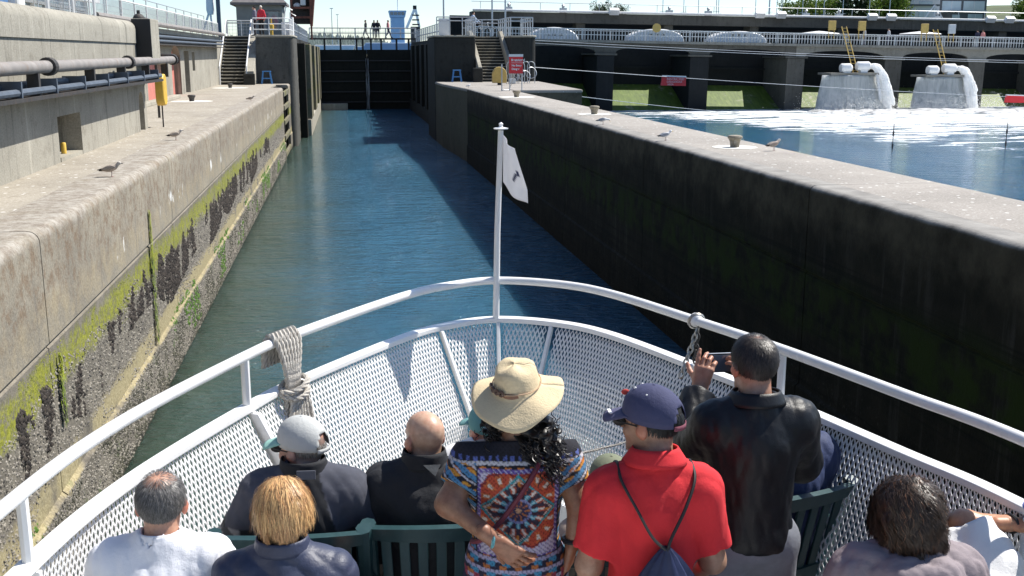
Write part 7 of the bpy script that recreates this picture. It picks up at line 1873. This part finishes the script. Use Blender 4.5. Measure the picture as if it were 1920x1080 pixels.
MB().obox((0.025, 0.4085, 1.415), (0.138, 0.002, 0.068)).build('screen', M['glass'], ph_, local=True)
MB().obox((0.025, 0.415, 1.4545), (0.146, 0.0085, 0.002)).build('edge', M['galv'], ph_, local=True)

# --- person in the blue jacket, seated behind him
J = pose_sit(elL=(-0.33, 0.02, 0.78), wrL=(-0.30, 0.22, 0.92), head=(-0.08, -0.05, 1.09), neck=(-0.03, -0.14, 1.0))
o, hf = person('person in a blue jacket seated in front of the man in leather', 1.70, 4.05, 0.27, J, L_skin, head_yaw=0.2, hairc=(0.05, 0.035, 0.02))
hair(o, hf, (0.06, 0.04, 0.025), 1800, 0.05, 3, 0.0018, m_full, 9, 0.25, 0.4)
top(o, 'jacket', J, fabric('blue_jacket', (0.020, 0.036, 0.105), 0.75, 0.2), 0.030, 2.0, 15, hem=-0.1, amp=0.018, w=1.05)
trousers(o, J, M['denim'], 16); shoes(o, J)
put_chair(1.65, 4.09, 0.27, 'dark green slatted resin armchair behind the man in leather, turned to the left')

# --- woman with dark curly hair in a mauve jacket
J = pose_sit()
o, hf = person('woman with shoulder-length dark curly hair in a mauve jacket', 1.755, 3.06, -0.14, J, L_skin, head_yaw=-0.15, head_pitch=0.12, hairc=(0.03, 0.02, 0.015))
hair(o, hf, (0.044, 0.026, 0.016), 15000, 0.190, 12, 0.0008, lambda x, y, z, r: z > -0.03 + (y + 0.11) * 0.48, 10, 0.22, 0.66, curl=0.015, cf=11, var=0.5, infl=1.14, cap_infl=1.06, clump=110, ca=0.72, swirl=(0, 0.2, 1))
hair(o, hf, (0.16, 0.075, 0.038), 900, 0.17, 12, 0.0008, lambda x, y, z, r: z > 0.02, 28, 0.14, 0.7, curl=0.009, cf=18, var=0.3, infl=1.18, swirl=(0, 0.2, 1), cap=False, name='hair_highlights')
M['mauve'] = fabric('mauve_jacket', (0.245, 0.205, 0.22), 0.8, 0.08)
Rm = spine_R(J); nk = J['neck']
hood = [('c', nk + A((-0.12, -0.03, -0.02)), nk + A((-0.06, -0.115, -0.02)), 0.042, 0.05, {}), ('c', nk + A((-0.06, -0.115, -0.02)), nk + A((0.06, -0.115, -0.02)), 0.05, 0.05, {}), ('c', nk + A((0.06, -0.115, -0.02)), nk + A((0.12, -0.03, -0.02)), 0.05, 0.042, {})]
top(o, 'jacket', J, M['mauve'], 0.032, 2.0, 17, hem=-0.12, amp=0.015, w=1.06, neck_cut=0.06, extra=hood, h=0.008)
trousers(o, J, M['denim'], 18); shoes(o, J)
put_chair(1.755, 3.08, -0.14, 'dark green slatted resin armchair under the woman in mauve')

# --- person in white with a white hat at the right edge
J = pose_sit(pelvis=(0, 0, 0.50), chest=(-0.05, 0.12, 0.74), neck=(-0.10, 0.26, 0.91), head=(-0.145, 0.36, 1.00), shL=(-0.23, 0.24, 0.85), shR=(0.045, 0.19, 0.91), elR=(0.0, 0.29, 1.02), wrR=(0.135, 0.225, 1.04), elL=(-0.28, 0.32, 0.66), wrL=(-0.15, 0.42, 0.60), hipL=(-0.09, 0.02, 0.50), hipR=(0.09, 0.02, 0.50), knL=(-0.13, 0.42, 0.50), knR=(0.10, 0.42, 0.50), anL=(-0.13, 0.45, 0.09), anR=(0.10, 0.45, 0.09))
o, hf = person('person in a loose white top leaning forward, arm reaching out at the right edge', 2.06, 2.84, 0.0, J, (0.50, 0.26, 0.15), head_pitch=0.5, hairc=(0.03, 0.02, 0.015), hands=dict(R=dict(fd=(1.0, -0.12, 0.02), nb=(0.1, 0.2, 1.0), side=1, curl=(0.5, 0.7, 0.4)), L=None))
M['white_shirt'] = fabric('white_shirt', (0.80, 0.79, 0.78), 0.85, 0.04)
top(o, 'white_top', J, M['white_shirt'], 0.045, 0.9, 19, hem=-0.12, amp=0.016, w=1.05)
hair(o, hf, (0.04, 0.03, 0.022), 3000, 0.06, 4, 0.001, m_full, 29, 0.2, 0.5)
MB().tube([tuple(A(J['wrR']) + A((0.006 * math.cos(a), -0.030 * math.cos(a), 0.030 * math.sin(a)))) for a in [2 * math.pi * i / 16 for i in range(16)]], 0.006, 6, closed=True).build('wristband', M['black'], o, True, local=True)
MB().tube(catmull([(-0.20, 0.08, 0.86), (-0.10, -0.02, 0.84), (0.02, -0.085, 0.74), (0.11, -0.11, 0.62)], 6), 0.007, 6).build('piping', M['black'], o, True, local=True)
trousers(o, J, M['khaki'], 20); shoes(o, J)
put_chair(2.06, 2.86, 0.0, 'dark green slatted resin armchair under the person in the white top')
tb = thing('tumbler', 'grey tumbler with a bright blue lid at the right edge of the picture', 'tumbler', (2.275, 3.045, 3.86))
MB().lathe([(0.034, -0.10), (0.040, -0.09), (0.046, 0.02), (0.046, 0.025)], (2.275, 3.045, 3.86), 20).build('cup', plain('cup_grey', (0.42, 0.46, 0.50), 0.35, 0, 0.06, 20), tb, True)
MB().lathe([(0.050, 0.026), (0.051, 0.04), (0.046, 0.052), (0.03, 0.056)], (2.275, 3.045, 3.86), 20).build('lid', plain('lid_blue', (0.05, 0.13, 0.62), 0.35, 0, 0.05, 20), tb, True)

# --- two more passengers mostly hidden by others
J = pose_sit(head=(0, -0.06, 1.00), neck=(0, -0.115, 0.88), shL=(-0.15, -0.125, 0.83), shR=(0.15, -0.125, 0.83), chest=(0, -0.13, 0.74))
o, hf = person('person in an olive cap half hidden between the straw hat woman and the red polo', 0.945, 3.74, 0.1, J, L_skin, hairc=(0.1, 0.07, 0.05))
cap_hat(o, hf, fabric('cap_olive', (0.17, 0.19, 0.125), 0.85, 0.1), fabric('cap_olive_b', (0.15, 0.17, 0.11)))
top(o, 'shirt', J, fabric('tan_shirt', (0.42, 0.35, 0.28)), 0.022, 2.0, 21, hem=-0.1); trousers(o, J, M['khaki'], 22); shoes(o, J)
put_chair(0.945, 3.76, 0.1, 'dark green slatted resin armchair under the person in the olive cap')
J = pose_sit(head=(0.02, -0.10, 0.95), neck=(0, -0.155, 0.87), shL=(-0.14, -0.155, 0.82), shR=(0.14, -0.155, 0.82), chest=(0, -0.14, 0.73))
o, hf = person('person in a teal cap mostly hidden behind the woman in the straw hat', 0.56, 4.60, 0.1, J, L_skin, head_yaw=0.4, hairc=(0.1, 0.07, 0.05))
cap_hat(o, hf, fabric('cap_teal', (0.12, 0.30, 0.30), 0.85, 0.1), fabric('cap_teal_b', (0.14, 0.32, 0.32)))
top(o, 'shirt', J, M['white_shirt'], 0.022, 2.0, 23, hem=-0.1); trousers(o, J, M['khaki'], 24); shoes(o, J)
put_chair(0.56, 4.62, 0.1, 'dark green slatted resin armchair at the bow under the person in the teal cap')

# ------------------------------------------------------------------ small distant people
def far_person(label, x, y, z, yaw, topc, legc, hairc, skin=L_skin, stride=0.0, arms=None, group=None):
    J = pose_stand(1.72, knL=(-0.10, 0.02 + stride * 0.5, 0.50), anL=(-0.11, stride, 0.09), knR=(0.10, 0.02 - stride * 0.2, 0.50), anR=(0.11, -stride, 0.09), **(arms or {}))
    P = head_prims(J['head'], rotm(), 1.0, J['neck']) + torso_prims(J, 0.02) + leg_prims(J, 0.012)
    for s in 'LR': P += arm_prims(J, s, 0.012) + [('c', J['wr' + s], J['wr' + s] + A((0, 0.04, -0.08)), 0.03, 0.022, {})]
    V, F = sdf(P, 0.022, 0.035)
    C = np.tile(A(topc), (len(V), 1)); zz = V[:, 2]
    C[zz < 0.93] = A(legc); C[zz < 0.10] = A((0.02, 0.02, 0.02)); C[zz > 1.49] = A(skin)
    L = V - J['head']; C[(zz > 1.49) & (L[:, 2] > -0.05 + (L[:, 1] + 0.11) * 0.62)] = A(hairc)
    for s in 'LR': C[np.linalg.norm(V - (J['wr' + s] + A((0, 0.03, -0.06))), axis=1) < 0.085] = A(skin)
    o = link_mesh('person', np_mesh('person', V, F, C), M['cloth_col'], None, True)
    o.location = (x, y, z); o.rotation_euler = (0, 0, yaw); return tag(o, label, 'person', group or 'people on the lock walls')
far_person('person in a red vest with pale hair at the rail of the left pier', -4.62, 66.6, 6.44, 2.6, (0.62, 0.03, 0.05), (0.012, 0.012, 0.015), (0.7, 0.68, 0.62))
far_person('dark-haired person in grey beside the red vest on the left pier', -5.05, 67.2, 6.44, 1.6, (0.16, 0.15, 0.20), (0.02, 0.02, 0.03), (0.01, 0.01, 0.01))
far_person('leftmost of the four pedestrians walking on the gate, pale trousers', 2.43, 108.5, 6.87, 1.4, (0.05, 0.05, 0.06), (0.45, 0.42, 0.36), (0.02, 0.015, 0.01), stride=0.28)
far_person('second pedestrian on the gate, dark clothes, left one of the close pair', 3.26, 108.6, 6.87, 0.3, (0.015, 0.017, 0.03), (0.25, 0.24, 0.24), (0.02, 0.015, 0.01))
far_person('third pedestrian on the gate, taller dark one of the close pair', 3.60, 108.5, 6.87, 0.0, (0.012, 0.013, 0.02), (0.05, 0.05, 0.06), (0.02, 0.015, 0.01))
far_person('pedestrian in a pink top striding along the right half of the gate', 4.62, 108.5, 6.87, -1.4, (0.62, 0.25, 0.25), (0.04, 0.04, 0.07), (0.03, 0.02, 0.015), stride=0.32)
cy = dict(elL=(-0.25, 0.15, 1.15), wrL=(-0.22, 0.42, 1.02), elR=(0.25, 0.15, 1.15), wrR=(0.22, 0.42, 1.02))
far_person('cyclist in a pale blue shirt walking a bicycle on the right platform', 9.05, 75.2, 6.48, -1.3, (0.45, 0.55, 0.70), (0.40, 0.38, 0.34), (0.02, 0.015, 0.01), arms=cy)
bk = thing('bicycle', 'bicycle wheeled by the person in pale blue on the right platform', 'bicycle', (9.6, 74.9, 6.48))
for x in (9.15, 10.2):
    wl = MB().tube([(x + 0.33 * math.cos(a), 74.85, 6.82 + 0.33 * math.sin(a)) for a in [2 * math.pi * i / 20 for i in range(20)]], 0.02, 6, closed=True).build('wheel', M['black'], bk, True)
    MB().tube([(x, 74.81, 6.82), (x, 74.89, 6.82)], 0.04, 8).build('hub', M['galv'], wl, True)
MB().tube([(9.15, 74.85, 6.82), (9.4, 74.85, 7.28), (9.98, 74.85, 7.30), (9.68, 74.85, 6.80), (9.4, 74.85, 7.28)], 0.022, 6).build('frame', M['white_rail'], bk, True)
MB().tube([(10.2, 74.85, 6.82), (9.98, 74.85, 7.42), (10.05, 74.6, 7.48)], 0.02, 6).tube([(9.98, 74.85, 7.42), (10.05, 75.1, 7.48)], 0.02, 6).build('fork_and_bar', M['white_rail'], bk, True)
MB().ball((9.36, 74.85, 7.36), (0.13, 0.07, 0.035)).build('saddle', M['black'], bk, True)
dzz = lambda x: 6.6 - (x - 26) * math.tan(R(0.93))
far_person('person in a dark jacket, left of the pair leaning on the dam railing', 63.2, 101.6, dzz(63.2), 0.0, (0.03, 0.03, 0.06), (0.05, 0.05, 0.06), (0.03, 0.02, 0.015), group='people on the dam')
far_person('person in a pink top, right of the pair leaning on the dam railing', 63.8, 101.6, dzz(63.8), 0.2, (0.60, 0.24, 0.22), (0.05, 0.05, 0.07), (0.12, 0.06, 0.03), group='people on the dam')
far_person('person in white crossing the dam walkway behind the left flume', 51.9, 103.2, dzz(51.9), 1.5, (0.6, 0.6, 0.6), (0.2, 0.2, 0.25), (0.2, 0.15, 0.1), group='people on the dam')
far_person('second person in white crossing the dam between the ladders', 54.4, 103.0, dzz(54.4), 1.5, (0.65, 0.65, 0.66), (0.15, 0.15, 0.2), (0.05, 0.04, 0.03), group='people on the dam')
# ------------------------------------------------------------------ life on the sunlit wall: barnacles, mussels, weed
def vnoise(y, z, seed, f):
    r = np.random.default_rng(seed); g = r.random((256, 256))
    u, v = y * f, z * f; i, j = np.floor(u).astype(int), np.floor(v).astype(int); a, b = u - i, v - j; a = a * a * (3 - 2 * a); b = b * b * (3 - 2 * b)
    q = lambda di, dj: g[(i + di) % 256, (j + dj) % 256]
    return (q(0, 0) * (1 - a) + q(1, 0) * a) * (1 - b) + (q(0, 1) * (1 - a) + q(1, 1) * a) * b
def fbm(y, z, seed, f): return 0.55 * vnoise(y, z, seed, f) + 0.3 * vnoise(y, z, seed + 1, f * 2.1) + 0.15 * vnoise(y, z, seed + 2, f * 4.3)
rg = np.random.default_rng(21)
def scatter(n, zlo, zhi, keep, size, squash, colf, seed, ylo=7.0, yhi=57.0, hgt=0.8):
    r = np.random.default_rng(seed)
    y = ylo + (yhi - ylo) * r.random(n) ** 1.75; z = r.uniform(zlo, zhi, n); m = keep(y, z, r.random(n)) & ((y < 56.8)); y, z = y[m], z[m]; n = len(y)
    x = np.where(z < 0.88, -3.0, -3.05); s = r.uniform(size[0], size[1], n) * (0.85 + 0.014 * y); a0 = r.uniform(0, 6.28, n); k = 5
    ang = a0[:, None] + np.arange(k)[None] * 2 * math.pi / k; rr_ = s[:, None] * r.uniform(0.8, 1.2, (n, k))
    by = y[:, None] + rr_ * np.cos(ang); bz = z[:, None] + rr_ * np.sin(ang) * squash; bx = np.repeat(x[:, None] - 0.004, k, 1)
    tx = x + s * hgt * r.uniform(0.7, 1.3, n); ty = y + r.normal(0, 0.25, n) * s; tz = z + r.normal(-0.1, 0.3, n) * s
    V = np.concatenate([np.stack([bx, by, bz], -1), np.stack([tx, ty, tz], -1)[:, None]], 1).reshape(-1, 3)
    F = (np.arange(n)[:, None, None] * 6 + np.array([(i, (i + 1) % k, k) for i in range(k)])[None]).reshape(-1, 3)
    C = np.repeat(colf(y, z, r.random(n)), 6, 0)
    return V, F, C
def colmix(a, b): return lambda y, z, r: A(a)[None] * (1 - r[:, None]) + A(b)[None] * r[:, None]
def keep_barn(y, z, r):
    d = fbm(y, z, 3, 1.1); low = (z < 0.86) & (r < 1.0)
    mid = (z > 1.18 + 0.25 * (d - 0.5)) & (z < 2.12 + 0.5 * (fbm(y, z, 6, 0.7) - 0.5) - 0.012 * np.maximum(0, y - 12)) & (r < 0.45 + 0.5 * d)
    near = (z > 0.86) & (z < 1.3) & (fbm(y, z, 9, 0.6) > 0.52 + 0.006 * (y - 10)) & (r < 0.7)
    return low | mid | near
def keep_mus(y, z, r):
    d = 0.5 * fbm(y, z * 0.9, 14, 0.7) + 0.5 * fbm(y, z * 0.28, 24, 3.6); top = 2.02 + 0.40 * (vnoise(y, z * 0, 31, 4.4) - 0.5); bot = 1.42 + 0.5 * (vnoise(y, z * 0, 33, 0.7) - 0.5)
    return (z < top) & (z > bot) & (d > 0.485) & (r < 0.35 + 5.0 * (d - 0.485)) & (y > 9.5) & (y < 45)
def keep_low(y, z, r): return (fbm(y, z, 17, 1.6) > 0.50)
sets = [scatter(56000, 0.02, 2.3, keep_barn, (0.008, 0.021), 1.0, lambda y, z, r: np.where((r < 0.60)[:, None], colmix((0.25, 0.225, 0.185), (0.46, 0.42, 0.36))(y, z, r), np.where((r < 0.86)[:, None], colmix((0.10, 0.09, 0.08), (0.20, 0.18, 0.16))(y, z, r), A((0.035, 0.032, 0.030))[None])), 41),
        scatter(26000, 0.02, 0.80, keep_low, (0.008, 0.019), 1.2, colmix((0.02, 0.022, 0.016), (0.10, 0.095, 0.06)), 42),
        scatter(60000, 1.1, 2.3, keep_mus, (0.009, 0.018), 2.6, colmix((0.014, 0.012, 0.012), (0.075, 0.06, 0.05)), 43, hgt=1.7),
        scatter(7000, 0.2, 1.0, lambda y, z, r: fbm(y, z, 51, 0.8) > 0.60, (0.010, 0.022), 2.2, colmix((0.05, 0.13, 0.012), (0.12, 0.22, 0.03)), 44, hgt=1.2),
        scatter(9000, 1.75, 2.42, lambda y, z, r: (fbm(y, z, 61, 1.0) > 0.45) & (z > 1.95 + 0.4 * (vnoise(y, z * 0, 63, 1.1) - 0.6)) & (y > 10), (0.008, 0.018), 1.2, colmix((0.12, 0.14, 0.010), (0.29, 0.295, 0.035)), 45, hgt=0.45)]
Vs, Fs, Cs = cat(sets)
M['crust'] = col_mat('crust', 0.85)
tag(link_mesh('barnacle_crust', np_mesh('barnacle_crust', Vs, Fs, Cs), M['crust']), 'crust of pale barnacles and dark mussels on the sunlit lock wall', 'barnacles', kind='stuff')
# hanging weed below a leak
def weed(y0, zt, zb, w, seed, label, n=420):
    r = np.random.default_rng(seed); t = r.random(n); z = zt + (zb - zt) * t; wd = w * (0.15 + 0.85 * np.sin(np.clip(t, 0, 1) * math.pi * 0.62)); y = y0 + r.normal(0, 0.35, n) * wd
    L = r.uniform(0.05, 0.13, n); yw = r.uniform(0.006, 0.014, n); x = np.where(z < 0.9, -2.99, -3.035) + r.uniform(0.002, 0.035, n)
    V = np.stack([np.stack([x, y - yw, z], -1), np.stack([x, y + yw, z], -1), np.stack([x + 0.012, y + r.normal(0, 0.012, n), z - L], -1)], 1).reshape(-1, 3); F = np.arange(n * 3).reshape(-1, 3)
    c = np.where((r.random(n) < 0.40 + 0.25 * t)[:, None], A((0.035, 0.05, 0.012)), A((0.22, 0.30, 0.02))); c[t < 0.35] = A((0.30, 0.34, 0.02))
    tag(link_mesh('hanging_weed', np_mesh('hanging_weed', V, F, np.repeat(c, 3, 0)), M['crust']), label, 'weed', kind='stuff')
weed(17.0, 3.05, 0.95, 0.16, 1, 'tall streak of bright green weed hanging down the sunlit wall', 620)
weed(11.35, 2.35, 1.6, 0.10, 2, 'short streak of weed near the lower left of the sunlit wall', 200)
# ------------------------------------------------------------------ gulls
def gull_mesh(brown, peck=False):
    hd = (0, 0.165, 0.27) if not peck else (0.0, 0.22, 0.17)
    P = [('e', (0, 0.0, 0.165), (0.062, 0.125, 0.062), np.array(Matrix.Rotation(R(14), 3, 'X')), {}), ('c', (0, 0.085, 0.195), hd, 0.040, 0.030, {}), ('e', hd, (0.031, 0.040, 0.031), None, {'k': 0.015}), ('c', (0, -0.09, 0.145), (0, -0.22, 0.125), 0.030, 0.012, {})]
    V, F = sdf(P, 0.009, 0.03)
    r = np.random.default_rng(5)
    if brown:
        C = np.tile(A((0.44, 0.37, 0.31)), (len(V), 1)) * r.uniform(0.7, 1.3, (len(V), 1)); h = np.linalg.norm(V - A(hd), axis=1) < 0.06; C[h] = A((0.55, 0.50, 0.45)) * r.uniform(0.8, 1.15, (h.sum(), 1)); C[V[:, 1] < -0.15] = A((0.05, 0.04, 0.035))
    else:
        C = np.tile(A((0.80, 0.80, 0.79)), (len(V), 1)); C[V[:, 1] < -0.17] = A((0.75, 0.75, 0.75))
    return V, F, C, hd
def gull(x, y, rz, label, brown=False, peck=False, s=0.72):
    V, F, C, hd = gull_mesh(brown, peck)
    g = thing('gull', label, 'gull', (x, y, ZP), rz, 'gulls on the lock walls'); g.scale = (s, s, s)
    link_mesh('body', np_mesh('body', V, F, C), M['cloth_col'], g, True)
    wc = (0.33, 0.28, 0.235) if brown else (0.30, 0.32, 0.36)
    for sg in (-1, 1):
        V2, F2 = sdf([('e', (sg * 0.052, -0.035, 0.180), (0.020, 0.125, 0.048), np.array(Matrix.Rotation(R(12), 3, 'X')), {}), ('c', (sg * 0.048, -0.12, 0.160), (sg * 0.018, -0.26, 0.140), 0.024, 0.006, {})], 0.008, 0.02)
        C2 = np.tile(A(wc), (len(V2), 1)); C2 *= (0.85 + 0.3 * (np.sin(V2[:, 1:2] * 90 + V2[:, 2:3] * 160) > 0)) if brown else 1.0; C2[V2[:, 1] < -0.17] = A((0.02, 0.02, 0.02))
        link_mesh('wing', np_mesh('wing', V2, F2, C2), M['cloth_col'], g, True)
        MB().tube([(sg * 0.022, 0.01, 0.12), (sg * 0.024, 0.015, 0.06), (sg * 0.024, 0.005, 0.006)], 0.005, 6).build('leg', M['gull_leg'], g, True, local=True)
        MB().add([(sg * 0.024, -0.012, 0.004), (sg * 0.024 - 0.022, 0.045, 0.003), (sg * 0.024, 0.052, 0.003), (sg * 0.024 + 0.022, 0.045, 0.003), (sg * 0.024, 0.02, 0.012)], [(0, 1, 4), (1, 2, 4), (2, 3, 4), (3, 0, 4)]).build('foot', M['gull_leg'], g, local=True)
    d = A((0, 1, -0.12)) if not peck else A((0, 0.5, -0.85)); hp = A(hd)
    bk = MB().tube([tuple(hp + d * 0.030), tuple(hp + d * 0.060), tuple(hp + d * 0.080 + A((0, 0, -0.006)))], [0.011, 0.008, 0.002], 6).build('beak', M['black'] if brown else M['gull_beak'], g, True, local=True)
    for sg in (-1, 1): MB().ball((sg * 0.027, hd[1] + 0.014, hd[2] + 0.008), 0.005, 6, 5).build('eye', M['black'], g, True, local=True)
M['gull_leg'] = plain('gull_leg', (0.35, 0.22, 0.20), 0.6); M['gull_beak'] = plain('gull_beak', (0.65, 0.45, 0.06), 0.5)
gull(-3.32, 16.0, R(-85), 'brown young gull nearest on the left wall, facing the lock', True)
gull(-3.40, 22.7, R(-70), 'brown young gull on the left wall farther on, level with the doorway', True)
gull(-3.35, 40.8, R(-95), 'small distant gull on the left wall near the fender frame', True)
gull(6.42, 21.0, R(-80), 'white and grey gull standing on the guide wall edge')
gull(7.70, 18.5, R(-75), 'brown speckled gull beside the nearest bollard on the guide wall', True)
gull(6.36, 26.1, R(-110), 'white gull bending to peck on the guide wall edge', False, True)
gull(6.35, 55.0, R(-60), 'distant white gull at the corner of the right landing')
